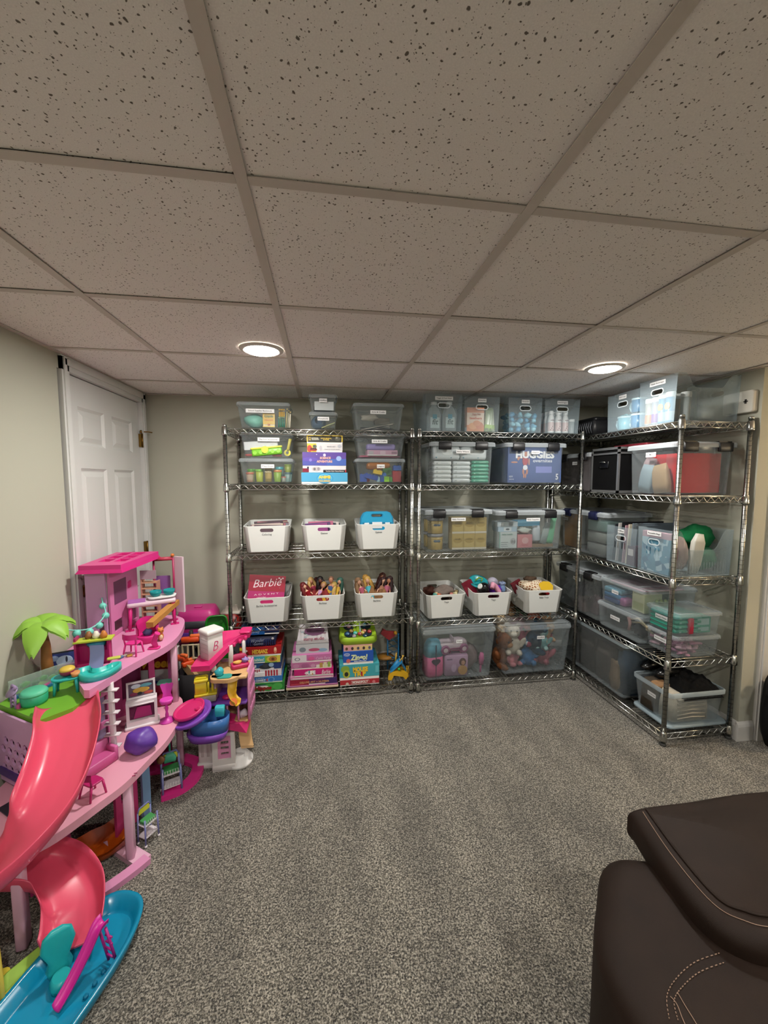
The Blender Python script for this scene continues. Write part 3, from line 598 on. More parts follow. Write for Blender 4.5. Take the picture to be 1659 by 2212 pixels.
for a in [('blue brick at the left end of the brick bin', .275, 2.745, zb, .045, .03, .05, '#2a4fa8'), ('small red brick behind the blue ones', .305, 2.765, zb, .03, .03, .03, '#b03038'), ('long dark blue brick tilted in the brick bin', .325, 2.73, zb+.018, .09, .03, .03, '#27489c', 0, 14, 4), ('bright yellow brick tilted on the pile', .37, 2.735, zb+.052, .06, .03, .026, '#d6b62a', 0, 12), ('blue brick right of the yellow one', .412, 2.745, zb+.03, .04, .03, .028, '#2f62b0'), ('pale blue brick low in the middle', .375, 2.728, zb, .022, .02, .032, '#9cc0cc', 0, 0, 1), ('deep blue brick low in the middle', .402, 2.728, zb, .026, .03, .034, '#21458f', 0, 0, 1), ('lime green brick low in front', .432, 2.728, zb, .035, .03, .034, '#7eb52c', 0, 0, 3), ('dark green brick on the pile', .445, 2.765, zb+.045, .055, .03, .05, '#3f7d3a', 0, -8), ('green brick at the right of the lime one', .462, 2.735, zb, .02, .03, .03, '#4c9440', 0, 0, 1), ('large red brick standing at the right end', .505, 2.745, zb, .058, .04, .072, '#a62f34'), ('blue brick on top of the large red one', .508, 2.745, zb+.078, .055, .04, .03, '#2a56a8')]: brick(*a)
MB().rbox(.16, .10, .05, .015, .01).build('brick_tray', CLEAR('#b5702c', .75, .3), label='amber plastic case above the building bricks', cat='case').location = (.385, 2.80, z2+.094)
# third shelf : white bins
white_bin('white bin labelled Coloring on the third left shelf', -.361, YF1, z3, 'Coloring', rz=2)
white_bin('white bin of flat games between the Coloring bin and the blue caddy', .008, YF1, z3, 'Games')
white_bin('white bin holding an upright turquoise carry case', .374, YF1, z3, 'Games', rz=-1)
def book(label, x, y, z, w, h, th, col, ry=0, rx=0, cat='book', grp='books in the coloring bin', rz=0):
    t = thing('thin_book', label, cat, (x, y, z), rz, grp, rx, ry)
    MB().box(-w/2, w/2, 0, th*.22, 0, h).box(-w/2, w/2, th*.78, th, 0, h).box(-w/2, -w/2+.002, 0, th, 0, h).build('cover', P(col, .5), t)
    MB().box(-w/2+.001, w/2-.003, th*.22, th*.78, .002, h-.002).build('pages', P('#d8d2c4', .8), t)
for i in range(14):
    book('%s coloring book, %s in the Coloring bin' % (['plum', 'beige', 'mauve', 'sand', 'charcoal', 'rose', 'grey'][i % 7], ['among the front ones', 'among the rear ones'][i//7]), -.35+random.uniform(-.02, .02), 2.735+.019*i, z3+.011, .19, random.uniform(.165, .185), .014, ['#5d4a52', '#b8a9a2', '#7d5f6d', '#c9b9a0', '#463d44', '#a06a72', '#8b8d92'][i % 7], random.uniform(-5, 5), -4)
for i in range(5):
    book('%s slim game box standing in the games bin' % ['violet', 'dark purple', 'rose', 'charcoal', 'pale'][i], -.035+.012*i, 2.735+.03*i, z3+.011, .17, .16+.006*(i % 3)+.01, .022, ['#8a3f78', '#5a3a68', '#b0637f', '#42424f', '#c7bdb8'][i], -7+3*i, -6, 'game box', 'slim games in the middle white bin')
MB().rbox(.15, .12, .022, .006).build('folded_board', P('#6c6f72', .6), label='grey folded board lying in the games bin', cat='game board').matrix_local = T(.05, 2.92, z3+.135)@RX(6)
t = thing('carry_case', 'turquoise plastic carry case with a slotted handle', 'case', (.37, 2.735, z3+.06), 0, None, -5)
ov = [(-.11, 0), (.11, 0), (.116, .12), (.112, .16), (.094, .192), (.07, .202), (-.07, .202), (-.094, .192), (-.112, .16), (-.116, .12)]
MB().plate(ov, [oval(.072, .015, 0, .172)], .05, FRONT@T(0, 0, -.05)).build('shell', P('#1486b0', .35), t)
MB().plate([(p[0]*.93, p[1]*.96+.003) for p in ov], [oval(.085, .026, 0, .172)], .006, FRONT).build('front_ridge', P('#1a93bd', .35), t)
MB().box(-.1, .1, -.009, -.006, .118, .126).build('seam', P('#0f6f95', .4), t)
for q in (-1, 1): MB().rbox(.034, .016, .012, .004, .002, T(q*.072, -.004, .112)).build('clasp', P('#d8dcdc', .4), t)
MB().box(-.034, .034, -.010, -.006, .085, .128).build('blank_label', PAPER, t)
# fourth shelf : doll bins
white_bin('white bin labelled Barbie Accessories holding a magenta box', -.372, YF1, z4, 'Barbie Accessories', rz=1)
white_bin('white bin heaped with dolls in the middle of the fourth left shelf', -.006, YF1, z4, 'Barbies')
white_bin('white bin of long haired dolls at the right of the fourth left shelf', .362, YF1, z4, 'Barbies', rz=-1)
t = thing('gift_box', 'magenta box with white script tilted in the accessories bin', 'box', (-.392, 2.735, z4+.075), 4, None, -14, 6)
MB().box(-.118, .118, 0, .085, 0, .235).build('box_body', P('#b3125f', .35), t)
MB().box(-.119, .119, -.001, .086, .13, .237).build('box_lid', P('#96102f', .35), t)
MB().box(-.118, .118, -.0015, 0, .085, .13).build('printed_panel', P('#a81a66', .35), t)
WH = P('#e2d3da', .5)
text('Barbie', .075, WH, t, T(.0, -.0022, .185)@RZ(0)@FRONT@RZ(7), 'lettering', -.005, shear=.35, width=.185)
text('A D V E N T', .014, WH, t, T(0, -.0026, .112)@FRONT@RZ(6), 'lettering', .0, width=.16)
text('calendar', .012, WH, t, T(-.03, -.0022, .09)@FRONT@RZ(6), 'lettering', .0, width=.06)
for i in range(3): ballpart('star_print', WH, t, (.075+.012*i, -.0015, .222-.008*(i % 2)), (.006, .0008, .005))
for i, (c, hh) in enumerate((('#b8b4bb', .20), ('#1d1d22', .225), ('#9aa3ab', .205), ('#c7c5c6', .19))):
    book('%s booklet standing at the right of the magenta box' % ['pale lilac', 'black', 'blue grey', 'white'][i], -.285+.011*i, 2.815+.03*i, z4+.012, .14, hh, .01, c, 9, 0, 'booklet', 'booklets beside the magenta box', 75)
# dolls in the middle bin
dz = z4+.10
dl = [(-.100, 2.77, dz+.035, 40, -50, SK1, '#6d1a1d', '#8a1520', 1, 1, 'doll in a wine red dress at the left of the middle bin'), (-.06, 2.765, dz+.02, -10, -35, SK1, '#c9a05a', '#c39ac6', 0, 0, 'doll in a lilac outfit slumped in the middle bin'), (-.005, 2.83, dz+.06, 5, -12, '#6e4030', '#1d1418', '#3a2630', 1, 1, 'dark haired doll sitting upright at the back of the middle bin'), (.005, 2.765, dz+.03, -25, -40, SK3, '#c7a95c', '#c9a23c', 1, 1, 'doll in a mustard dress leaning in the middle bin'), (.055, 2.775, dz+.075, -4, -6, SK3, '#7a5540', '#46608c', 0, 0, 'short haired doll in denim shorts standing out of the middle bin'), (.10, 2.815, dz+.05, -16, -14, SK1, '#2d5a4e', '#d6b04a', 1, 0, 'doll with teal green hair and yellow trousers'), (.0, 2.90, dz+.03, 30, -20, SK1, '#5a2430', '#c7b6a4', 1, 1, 'auburn haired doll at the rear of the middle bin'), (-.07, 2.87, dz+.04, 15, -25, SK3, '#d1ab68', '#a03a52', 1, 1, 'blonde doll in crimson at the rear left of the middle bin'), (.05, 2.745, dz+.005, 12, -62, SK1, '#c99d74', '#c7d0cc', 0, 1, 'doll in a pale mint dress lying at the front rim')]
for i, (x, y, z, rz, tl, sk, hr, of, lg, dr, lb_) in enumerate(dl): doll(lb_, x*.78, max(y, 2.795)+.012, z4+.088+(z-dz)*.5, rz, max(tl, -16), sk, hr, of, bool(lg), bool(dr), lean=[-22, 20, -8, 26, 4, 14, -15, -12, 30][i])
dl = [(.275, 2.80, dz+.03, 25, -35, SK1, '#8a6a4c', '#a8586e', 1, 1, 'tawny haired doll with a rose dress at the left of the right bin'), (.325, 2.765, dz+.035, -6, -25, SK1, '#c49a4a', '#52aebf', 1, 1, 'big blonde doll in a turquoise dress'), (.40, 2.79, dz+.03, 12, -30, SK1, '#3a1a1a', '#b08068', 1, 1, 'brunette doll leaning sideways in the right bin'), (.45, 2.78, dz+.035, -22, -25, SK3, '#2e1517', '#b86a82', 1, 1, 'dark haired doll in a satin pink dress'), (.36, 2.88, dz+.04, 40, -20, SK1, '#b98a3c', '#c9b08a', 1, 1, 'honey blonde doll at the rear of the right bin'), (.42, 2.87, dz+.05, -10, -15, SK3, '#4a2018', '#7d2c2c', 1, 1, 'russet doll at the rear of the right bin')]
for i, (x, y, z, rz, tl, sk, hr, of, lg, dr, lb_) in enumerate(dl): doll(lb_, .362+(x-.362)*.8, max(y, 2.80)+.012, z4+.088+(z-dz)*.4, rz, max(tl, -16), sk, hr, of, bool(lg), bool(dr), 1.08, lean=[-14, -10, 22, 12, -14, 8][i])
# clothing filling the lower part of the doll bins and other white bins
def heap(label, x, y, z, w, d, h, col, seed, cat='clothes'):
    rnd = random.Random(seed); ph = [rnd.uniform(0, 6) for _ in range(6)]
    def f(u, v):
        a, b = u*2-1, v*2-1
        e = max(0, (1-a**4)*(1-b**4))**.4
        return (a*w/2, b*d/2, h*e*(.8+.14*sin(5*a+ph[0])*sin(6*b+ph[1])+.08*sin(13*a+9*b+ph[2])+.05*sin(19*b-11*a+ph[3])))
    o = MB().sheet(f, 26, 26).box(-w/2, w/2, -d/2, d/2, -.002, .0).build('doll_clothes' if cat == 'clothes' else 'cloth_heap', fab(col), label=label, cat=cat); o.location = (x, y, z); return o
heap('heap of crimson doll clothes under the middle bin dolls', -.006, 2.868, z4+.012, .25, .30, .185, '#7a2a2a', 1)
heap('heap of tan doll clothes under the right bin dolls', .362, 2.868, z4+.012, .25, .30, .185, '#7d5a3c', 2)
# bottom shelf : board games, left stack
GB = 'board games on the bottom left shelf'
y5 = YF1+.005
def game(*a, **k): return gbox('board_game', *a, **k)
game('green Hungry Hippos board game at the bottom of the left stack', 'board game', -.40, y5, z5+.001, .262, .26, .063, '#2c7a34', [(.45, .1, .75, .9, '#3f9443', 1), (.7, .2, .95, .95, '#48a04a', 1), (.28, .45, .6, .75, '#d9d4cc', 1)], [('Hippos', '#8c1f24', .47, .47, .42, .42, .06, .1), ('HUNGRY HUNGRY', '#2a3a7a', .42, .8, .12, .26)])
game('blue Connect 4 board game on the green hippo game', 'board game', -.405, y5+.004, z5+.0645, .246, .25, .043, '#2f6db0', [(.6, .1, .8, .9, '#5a8ec4', 1), (.64, .25, .76, .75, '#2f6db0', 1)], [('CONNECT', '#d9dde4', .42, .42, .34, .26, .05), ('4', '#c23a34', .59, .46, .45, .05, .06), ('THE CLASSIC GAME OF', '#b9cbe0', .40, .78, .16, .22)])
game('white and red Sorry board game in the left stack', 'board game', -.408, y5+.006, z5+.108, .240, .25, .051, '#d0ccd0', [(.22+.055*i, .62+.1*(i % 2), .25+.055*i, 1, '#a02a38') for i in range(4)]+[(.56+.075*i, .06, .60+.075*i, .62+.05*(i % 3), '#a8263a') for i in range(5)]+[(.555+.075*i, .55, .605+.075*i, .85, '#a8263a', 1) for i in range(5)]+[(.2, .02, .55, .6, '#e6e2e4')], [('SORRY!', '#2a2430', .36, .36, .42, .28, .05, .15)])
game('dark blue board game with a grey figure in the left stack', 'board game', -.408, y5+.006, z5+.1595, .238, .25, .044, '#2a4a78', [(0, 0, .22, 1, '#1d355c'), (.2, .1, .27, .8, '#a02f3c'), (.27, .3, .32, .7, '#c9c9cf'), (.4, .0, .75, .7, '#2d3038', 1), (.5, .2, .64, 1, '#3c4048', 1), (.66, .3, .8, .95, '#8fa8c4', 1), (.8, 0, 1, 1, '#24356c')])
game('turquoise board game with a cookie picture in the left stack', 'board game', -.425, y5+.002, z5+.2045, .263, .25, .047, '#3f9fb5', [(.62, .0, 1, 1, '#7fae3a'), (.66, .05, .95, .95, '#c9b545', 1), (.72, .12, .92, .9, '#a8713a', 1), (.78, .3, .86, .7, '#6a3f24', 1), (.92, 0, 1, 1, '#cdbb4a')], [('Guesstables!', '#d6dcc0', .35, .5, .44, .5, .02, .1)])
game('red Hedbanz board game in the left stack', 'board game', -.420, y5, z5+.252, .266, .25, .064, '#a01d20', [(.0, .72, .1, 1, '#d8c832'), (.1, .1, .22, .6, '#6e1418', 1), (.13, .55, .19, .75, '#d8d2cc', 1), (.3, .16, .68, .2, '#dcc9a0'), (.82, .25, .9, .85, '#c9785c', 1), (.83, .5, .89, .9, '#e0b89c', 1)], [('HEDBANZ', '#dcb545', .49, .5, .42, .38, .05)])
t = thing('toy_basket', 'navy blue lattice basket on the red game box', 'basket', (-.435, y5+.005, z5+.317), 0)
MB().loft([rr(.22, .20, .015, 0, 3, 0, .105), rr(.242, .215, .018, .07, 3, 0, .105), rr(.236, .209, .016, .07, 3, 0, .105), rr(.214, .194, .013, .004, 3, 0, .105)]).build('basket_body', P('#141c42', .45), t)
for i in range(16): MB().box(-.108+.0144*i, -.104+.0144*i, -.0035, .0, .008, .062, T(0, .0, 0)@RX(-3)).build('slat', P('#1f2a5a', .45), t)
text('Wonder', .034, P('#8b90a3', .5), t, T(-.0, -.007, .044)@FRONT@RZ(3), 'lettering', .0, shear=.3, width=.085); text('Games', .026, P('#8b90a3', .5), t, T(.004, -.007, .022)@FRONT@RZ(3), 'lettering', .0, shear=.3, width=.06)
ballpart('ring_print', P('#b9b2b8', .5), t, (.095, -.004, .052), (.008, .002, .008))
game('navy Disney trivia box half hidden under the shelf above', 'board game', -.425, y5+.03, z5+.389, .25, .22, .052, '#14224c', [(.1, 0, .62, 1, '#1f5a9c'), (.66, .5, .95, .8, '#24336a')], [('Disney', '#a9c1dd', .36, .45, .5, .28, -.0, .2), ('AGES 8 & UP', '#b9bfd4', .8, .65, .2, .25)])
# middle stack
MB().rbox(.352, .27, .014, .004, .002).build('art_pad', P('#b9a288', .7), label='tan drawing pad at the very bottom of the middle stack', cat='pad').location = (-.083, y5+.13, z5+.0005)
MB().rbox(.345, .26, .012, .004, .002).build('art_pad', P('#9a5a86', .6), label='mauve drawing pad on the tan pad', cat='pad').location = (-.083, y5+.132, z5+.015)
game('dark red and purple deluxe art set in the middle stack', 'art set', -.075, y5+.006, z5+.0275, .318, .25, .040, '#5a1f52', [(0, 0, .4, 1, '#8c1c34'), (.02, .1, .3, .3, '#b03a4c'), (.75, 0, 1, 1, '#3c2560')], [('DELUXE ART + NUMBER', '#cf9a6a', .52, .45, .34, .62, .02)])
game('pale pink slim box under the pink life game', 'game box', -.085, y5+.004, z5+.068, .29, .25, .021, '#c98aa8', [(.05, .2, .95, .5, '#dbb2c4')])
game('hot pink Life board game in the middle stack', 'board game', -.072, y5, z5+.0895, .264, .25, .050, '#b81f6c', [(.28, .25, .34, .7, '#d8cfd2', 1), (.36, .2, .41, .8, '#3c8a8a'), (.42, .2, .47, .8, '#c9a23c'), (.48, .2, .53, .8, '#7a3a88')], [('LIFE', '#ece4e6', .44, .5, .5, .2, .05), ('THE GAME OF', '#ece4e6', .31, .48, .14, .1), ('Barbie', '#e8dce2', .81, .5, .62, .22, 0, .3)])
game('patterned pink puzzle box in the middle stack', 'puzzle box', -.088, y5+.003, z5+.14, .272, .25, .048, '#b06a92', [(.62, .0, 1, .55, '#d4ccc0'), (.7, .1, .78, .8, '#b08a4a'), (.8, .1, .88, .85, '#c9c39a'), (.9, .15, .97, .9, '#86a04c'), (.05, .2, .2, .8, '#b87c9e', 1), (.25, .3, .45, .85, '#9f5a84', 1), (.48, .2, .6, .7, '#c08aa8', 1)])
game('white and pink princess puzzle box in the middle stack', 'puzzle box', -.083, y5+.004, z5+.1885, .266, .25, .050, '#b86a9c', [(0, 0, .36, 1, '#cfc6cc'), (.06, .25, .2, .7, '#7d7884', 1), (.085, .32, .175, .62, '#cfc6cc', 1), (.4, .2, .56, .75, '#c7568c', 1)], [('Castle Party', '#d8b4cc', .78, .45, .4, .36, 0, .2)])
t = game('grey and purple fuzzy art kit standing open on the middle stack', 'art kit', -.080, y5+.03, z5+.239, .222, .10, .062, '#a9a9ac', [(0, 0, 1, 1, '#b1b3b6'), (.1, .15, .3, .7, '#6c7a80', 1), (.66, .1, .95, .5, '#7d9cb0', 1), (.38, .2, .72, .55, '#a34b68', 1)])
MB().plate([(-.108, 0), (.112, 0), (.1, .135), (-.086, .135)], [], .006, T(0, .012, .062)@RX(62)).build('kit_cover', P('#b4b0b4', .5), t)
MB().plate([(p[0]+.015, p[1]+.085) for p in ovalr(.14, .07, 14)], [], .001, T(0, .012, .062)@RX(62)@T(0, 0, .006)).build('printed_panel', P('#5a2050', .5), t)
text('stamp studio', .03, P('#8a3350', .5), t, T(0, .012, .062)@RX(62)@T(.01, .03, .008), 'lettering', .02, width=.14)
for i in range(9):
    x0 = random.Random(i).uniform(-.09, .09); MB().plate([(p[0]+x0, p[1]+random.Random(i+9).uniform(.015, .125)) for p in ovalr(.026, .012, 8)], [], .0008, T(0, .012, .062)@RX(62)@T(0, 0, .006)).build('printed_panel', P(['#3f4a48', '#8b9ba0', '#7d5a6a'][i % 3], .5), t)
# right stack
game('red Monopoly board game at the bottom of the right stack', 'board game', .241, y5, z5+.001, .272, .26, .040, '#a62c34', [(.26, .14, .76, .9, '#8e1e28'), (.28, .22, .74, .82, '#d8d2cc'), (.285, .26, .735, .78, '#a62c34'), (.14, .1, .22, .6, '#c9b8a4', 1), (.82, .2, .9, .7, '#c9737a', 1)], [('MONOPOLY', '#e2dcd6', .51, .52, .42, .40, .04)])
game('teal Mouse Trap board game in the right stack', 'board game', .240, y5, z5+.0415, .276, .26, .108, '#3f9aa4', [(.03, .5, .25, .95, '#7d9c3c', 1), (.08, .15, .26, .68, '#a3aa3a', 1), (.12, .25, .22, .55, '#2c2c24', 1), (.9, .4, .98, .85, '#5eb0b8'), (.53, .2, .60, .52, '#a3262c')], [('MOUSE', '#dfb82f', .52, .66, .30, .38, .06), ('TR P', '#dfb82f', .50, .36, .30, .32, .06)])
game('blue Zingo board game in the right stack', 'board game', .232, y5+.003, z5+.150, .21, .24, .092, '#2350a4', [(.03, .66, .22, .9, '#d0d4de', 1), (.045, .69, .205, .87, '#2350a4', 1), (.1, .15, .24, .45, '#c9605c', 1)], [('Zingo!', '#d4dca8', .52, .52, .42, .56, .04, .1), ('BINGO WITH A ZING', '#c9d2e6', .56, .24, .09, .4), ('Thinkfun', '#d0d4de', .125, .78, .07, .12), ('AGES 4', '#c9d2e6', .89, .16, .08, .12)])
game('slim pink and yellow matching game above the blue game', 'board game', .23, y5+.008, z5+.2425, .198, .22, .042, '#c79a8e', [(0, .1, .33, .85, '#c98e94'), (.33, .1, .66, .85, '#d0ac80'), (.66, .1, 1, .85, '#cdb672')]+[(.06+.2*i, .22, .15+.2*i, .72, ['#5a3a2a', '#3a2a30', '#4a4a5c', '#3a2830', '#55506a'][i], 1) for i in range(5)])
t = thing('game_tray', 'lime green fishing game tray tilted on the right stack', 'toy', (.236, y5+.02, z5+.286), 0, None, 16)
MB().loft([rr(.255, .20, .05, 0, 4, 0, .1), rr(.272, .215, .055, .004, 4, 0, .1), rr(.25, .195, .05, .048, 4, 0, .1), rr(.235, .18, .045, .05, 4, 0, .1), rr(.23, .175, .042, .044, 4, 0, .1)]).build('tray_base', P('#93b52c', .4), t)
for q in (-1, 1):
    for yy in (.055, .135): MB().lathe([(.038, .0452), (.038, .047)], 18, T(q*.06, yy, 0)).build('pond', P('#23303c', .4), t)
fc = ['#2c5a86', '#9a7a3c', '#3fb0a4', '#a9a9ad', '#b03a34', '#1f4a66', '#c0765f', '#b9a84a', '#a03034', '#bb7f86', '#58a0b8', '#8f9c40']
fp = [(-.075, .045), (-.045, .075), (-.02, .05), (-.03, .02), (.01, .04), (.045, .018), (.045, .07), (.03, .05), (.08, .06), (-.06, .13), (.05, .14), (-.02, .13)]
for c, (fx_, fy_) in zip(fc, fp):
    b_ = ballpart('toy_fish', P(c, .4), t, (fx_, fy_, .055), (.016, .014, .013)); ballpart('fish_eye', P('#e6e6e2', .4), b_, (.3, -.8, .6), .22)
MB().tube([(.012, .03, .05), (.014, .06, .075), (.012, .11, .10)], [.008, .006, .004], 8).build('fishing_rod', P('#8fa3a0', .35), t)
# mouse-trap contraption and yellow base at the right end
t = thing('marble_run_toy', 'blue and yellow plastic trap game parts with a red boot', 'toy', (.50, 2.80, z5), 0, None)
for (x0, y0, z0), (x1, y1, z1_) in (((.045, .06, .0), (.045, .06, .29)), ((-.03, .10, .0), (-.03, .10, .27)), ((.045, .06, .285), (-.03, .10, .27))): MB().tube([(x0, y0, z0), (x1, y1, z1_)], .006, 6).build('strut', P('#2172a6', .4), t)
for i in range(5): MB().tube([(.045, .06, .07+.045*i), (-.03, .10, .03+.045*i)], .003, 5).tube([(.045, .06, .03+.045*i), (-.03, .10, .07+.045*i)], .003, 5).build('lattice', P('#2a5f80', .4), t)
ballpart('ball_joint', P('#d39a2c', .4), t, (.02, .05, .297), .014)
MB().plate([(-.09, .02), (-.03, -.03), (.02, .0), (.015, .03), (-.04, .035), (-.07, .055)], [], .03, T(-.0, .08, .27)@RX(80)@RZ(0)).build('boot', P('#8c1c24', .4), t)
blob(MB(), (-.05, .12, .09), (.07, .05, .018), 3, .1).build('platform', P('#a8742a', .45), t)
t = thing('trap_base', 'bright yellow trap base with a blue chute at the shelf end', 'toy', (.52, 2.715, z5+.0), -14, None)
MB().plate([(-.075, 0), (-.05, .0), (-.035, .035), (.03, .03), (.05, .01), (.07, .035), (.065, .06), (.0, .07), (-.055, .06), (-.075, .03)], [], .07, T(0, 0, 0)@FRONT@T(0, 0, -.07)).build('base', P('#d3a51f', .4), t)
for xx in (.055, .065, .075): MB().box(xx-.002, xx+.002, 0, .06, .055, .085).build('prong', P('#d9ad28', .4), t)
MB().box(-.02, .02, 0, .09, -.005, .005, T(-.06, .02, .055)@RY(-45)@RZ(-90)@S(1, 1.3, 1)).build('chute', P('#2a86bd', .4), t)
MB().tube([(-.055, .03, .06), (.0, .03, .135)], .016, 8).build('chute_rail', P('#2a86bd', .4), t); MB().tube([(.06, .02, .05), (.0, .03, .15)], .008, 6).build('brace', P('#2576aa', .4), t)
MB().tube([(-.025, .04, .12), (-.02, .04, .185)], [.008, .004], 6).tube([(.02, .03, .06), (.025, .03, .175)], .0035, 5).tube([(-.01, .02, .11), (.035, .02, .178)], .0035, 5).build('pole', P('#d6ab3a', .4), t)
ballpart('green_peg', P('#2f9a46', .4), t, (.002, .0, .085), .010)
# ================================================================ middle unit
z1, z2, z3, z4, z5 = [h+.0005 for h in H2]; Y2 = 2.69
# top row of handled bins
tote('handled bin of clear produce wash jugs at the left of the middle top shelf', .821, Y2, z1, .262, .37, .246, 'Veggie & Fruit Wash', dip=.08, sw=.125)
tote('handled bin with an orange carton and green pouches', 1.092, Y2, z1, .258, .36, .238, 'Snacks', dip=.07, sw=.06)
tote('handled bin filled with small blue snack bags', 1.410, Y2, z1, .254, .37, .240, 'Snacks', dip=.07, sw=.06)
tote('handled bin of white drink bottles at the right of the middle top shelf', 1.690, Y2, z1, .272, .37, .240, 'Beverages', dip=.07, sw=.08)
def jug(label, x, y):
    t = thing('produce_wash_jug', label, 'jug', (x, y, z1+.004), 0, 'produce wash jugs'); m = CLEAR('#c9d4d6', .38, .15)
    MB().loft([rr(.085, .07, .02, 0), rr(.094, .078, .022, .01), rr(.094, .078, .022, .11), rr(.07, .06, .02, .155), rr(.04, .04, .018, .175), rr(.036, .036, .017, .185)]).build('jug_body', m, t)
    MB().lathe([(.021, .183), (.022, .186), (.022, .203), (.018, .206)], 16).build('cap', P('#d7dbda', .4), t)
    MB().tube([(.022, 0, .16), (.045, 0, .155), (.052, 0, .12), (.047, 0, .07)], .008, 8).build('handle', m, t)
    MB().box(-.034, .03, -.0402, -.0395, .022, .095).build('label_patch', P('#b9cacb', .5), t); MB().box(-.018, .012, -.041, -.0402, .085, .115).build('label_top', P('#4f93a8', .5), t)
    text('fit', .05, P('#5a6b6a', .5), t, T(0, -.0412, .062)@FRONT, 'lettering', .02, shear=.2)
jug('clear produce wash jug at the left of its bin', .775, 2.78); jug('clear produce wash jug with a visible grip at the right of its bin', .878, 2.76)
gbox('teether_carton', 'orange and white teether biscuit carton in the snacks bin', 'carton', 1.052, 2.705, z1+.004, .124, .05, .162, '#cf8a5a', [(0, .2, 1, .82, '#d9c2ae'), (.0, .0, 1, .26, '#c9793f'), (.0, .78, 1, 1, '#cb7a48'), (.1, .08, .6, .36, '#d99a63', 1), (.5, .1, .95, .4, '#c67040', 1), (.35, .22, .8, .46, '#cf8552', 1)], [('Happy Baby', '#b35a3a', .55, .72, .07, .5), ('teethers', '#c0603a', .5, .55, .10, .72, .05), ('organic', '#b98a78', .4, .66, .05, .3)])
for i, (dx, c, hh) in enumerate(((0, '#aab99a', .15), (.03, '#8fa07c', .17), (.055, '#c3c9b4', .165))):
    t = thing('snack_pouch', '%s snack pouch standing right of the orange carton' % ['sage green', 'olive green', 'pale green'][i], 'pouch', (1.137+dx, 2.725+.015*i, z1+.004), 0, 'green snack pouches', 0, 6-5*i)
    MB().loft([rr(.04, .03, .01, 0), rr(.042, .022, .008, .04), rr(.044, .014, .006, hh*.8), rr(.044, .003, .001, hh)]).build('pouch_body', P(c, .3), t); MB().box(-.018, .018, -.0125, -.011, .012, .05).build('printed_panel', P('#8fb832', .4), t)
rn = random.Random(3)
for i in range(46):
    lv = i//12; k = i % 12
    blob(MB(), (0, 0, 0), (.026, .018, .017), i, .18, 9, 6).build('snack_bag', P(['#5b9dbb', '#3f86ad', '#7db6ca', '#8fc3d2', '#4a90b4'][i % 5], .35), label='small blue foil snack bag in the full snacks bin', cat='snack bag', group='blue snack bags').matrix_local = T(1.325+(k % 4)*.057+rn.uniform(-.008, .008), 2.725+(k//4)*.048+rn.uniform(-.006, .006), z1+.022+lv*.033+rn.uniform(-.006, .006))@RZ(rn.uniform(0, 180))@RY(rn.uniform(-40, 40))
for i in range(9):
    t = thing('drink_bottle', ['white drink bottle at the front left of its bin', 'white drink bottle at the front centre of its bin', 'white drink bottle at the front right of its bin'][i] if i < 3 else 'white drink bottle in the rear rows of its bin', 'bottle', (1.623+.056*(i % 3), 2.722+.055*(i//3), z1+.004), 0, 'white drink bottles')
    MB().lathe([(.021, 0), (.023, .004), (.023, .095), (.014, .125), (.013, .13)], 14).build('bottle_body', P('#d3d3d3', .35), t); MB().lathe([(.0165, .128), (.017, .13), (.017, .152), (.014, .155)], 14).build('cap', P('#dedede', .35), t)
    MB().lathe([(.0234, .012), (.0234, .075)], 14, caps=False).build('label_band', P('#c9b2b0', .45), t)
    if i < 3:
        text('milk', .016, P('#6c4a4a', .5), t, T(0, -.0236, .088)@FRONT, 'lettering', .02)
        for q in range(4): ballpart('dot_print', P('#7d5a58', .5), t, (-.010+.006*q, -.021, .02+.012*(q % 3)), (.004, .0035, .004))
for i in range(2): lidded_can('drink_cup', ['small clear cup beside the drink bottles', 'second small clear cup behind the first one'][i], 'cup', 1.79, 2.73+.06*i, z1+.004, .02, .10, '#c9d0d2', '#d9dddd', 'clear cups', None, .9, CLEAR('#d3dbdd', .4, .2))
# second shelf : latched boxes
latch_box('latched clear box full of white and teal baby wipe packs', .967, Y2, z2, .478, .40, .294, 'Baby Wipes', sw=.10, sz=.83)
def wipes(label, x, y, z, w, d, h, col, grp, flap=None):
    t = thing('wipe_pack', label, 'wipe pack', (x, y, z), 0, grp); m = P(col, .35)
    MB().loft([rr(w*.96, d*.9, .01, 0), rr(w, d, .014, h*.3), rr(w, d, .014, h*.7), rr(w*.95, d*.88, .01, h)]).build('pack_body', m, t)
    MB().box(-w/2-.008, -w/2+.004, -d*.42, d*.42, h*.45, h*.52).box(w/2-.004, w/2+.008, -d*.42, d*.42, h*.45, h*.52).build('seal', m, t)
    MB().box(-w*.38, -w*.30, -d/2-.001, -d/2+.004, h*.3, h*.62).box(-w*.1, w*.3, -d/2-.001, -d/2+.004, h*.4, h*.5).build('printed_panel', P('#a9b0b2' if not flap else flap, .4), t)
for c_ in range(2):
    for r_ in range(5): wipes('white wipe pack in the %s column, layer %s from the bottom' % (['left', 'middle'][c_], ['one', 'two', 'three', 'four', 'five'][r_]), .832+.138*c_, 2.806, z2+.012+.030*r_, .128, .15, .029, ['#d3d8d8', '#cfd6d8'][c_], 'white wipe packs')
for r_ in range(6): wipes('teal wipe pack at the right of the box, layer %s from the bottom' % ['one', 'two', 'three', 'four', 'five', 'six'][r_], 1.106, 2.806, z2+.012+.026*r_, .128, .15, .025, ['#3d9d80', '#46a98b', '#399476'][r_ % 3], 'teal wipe packs', '#8cc9b5')
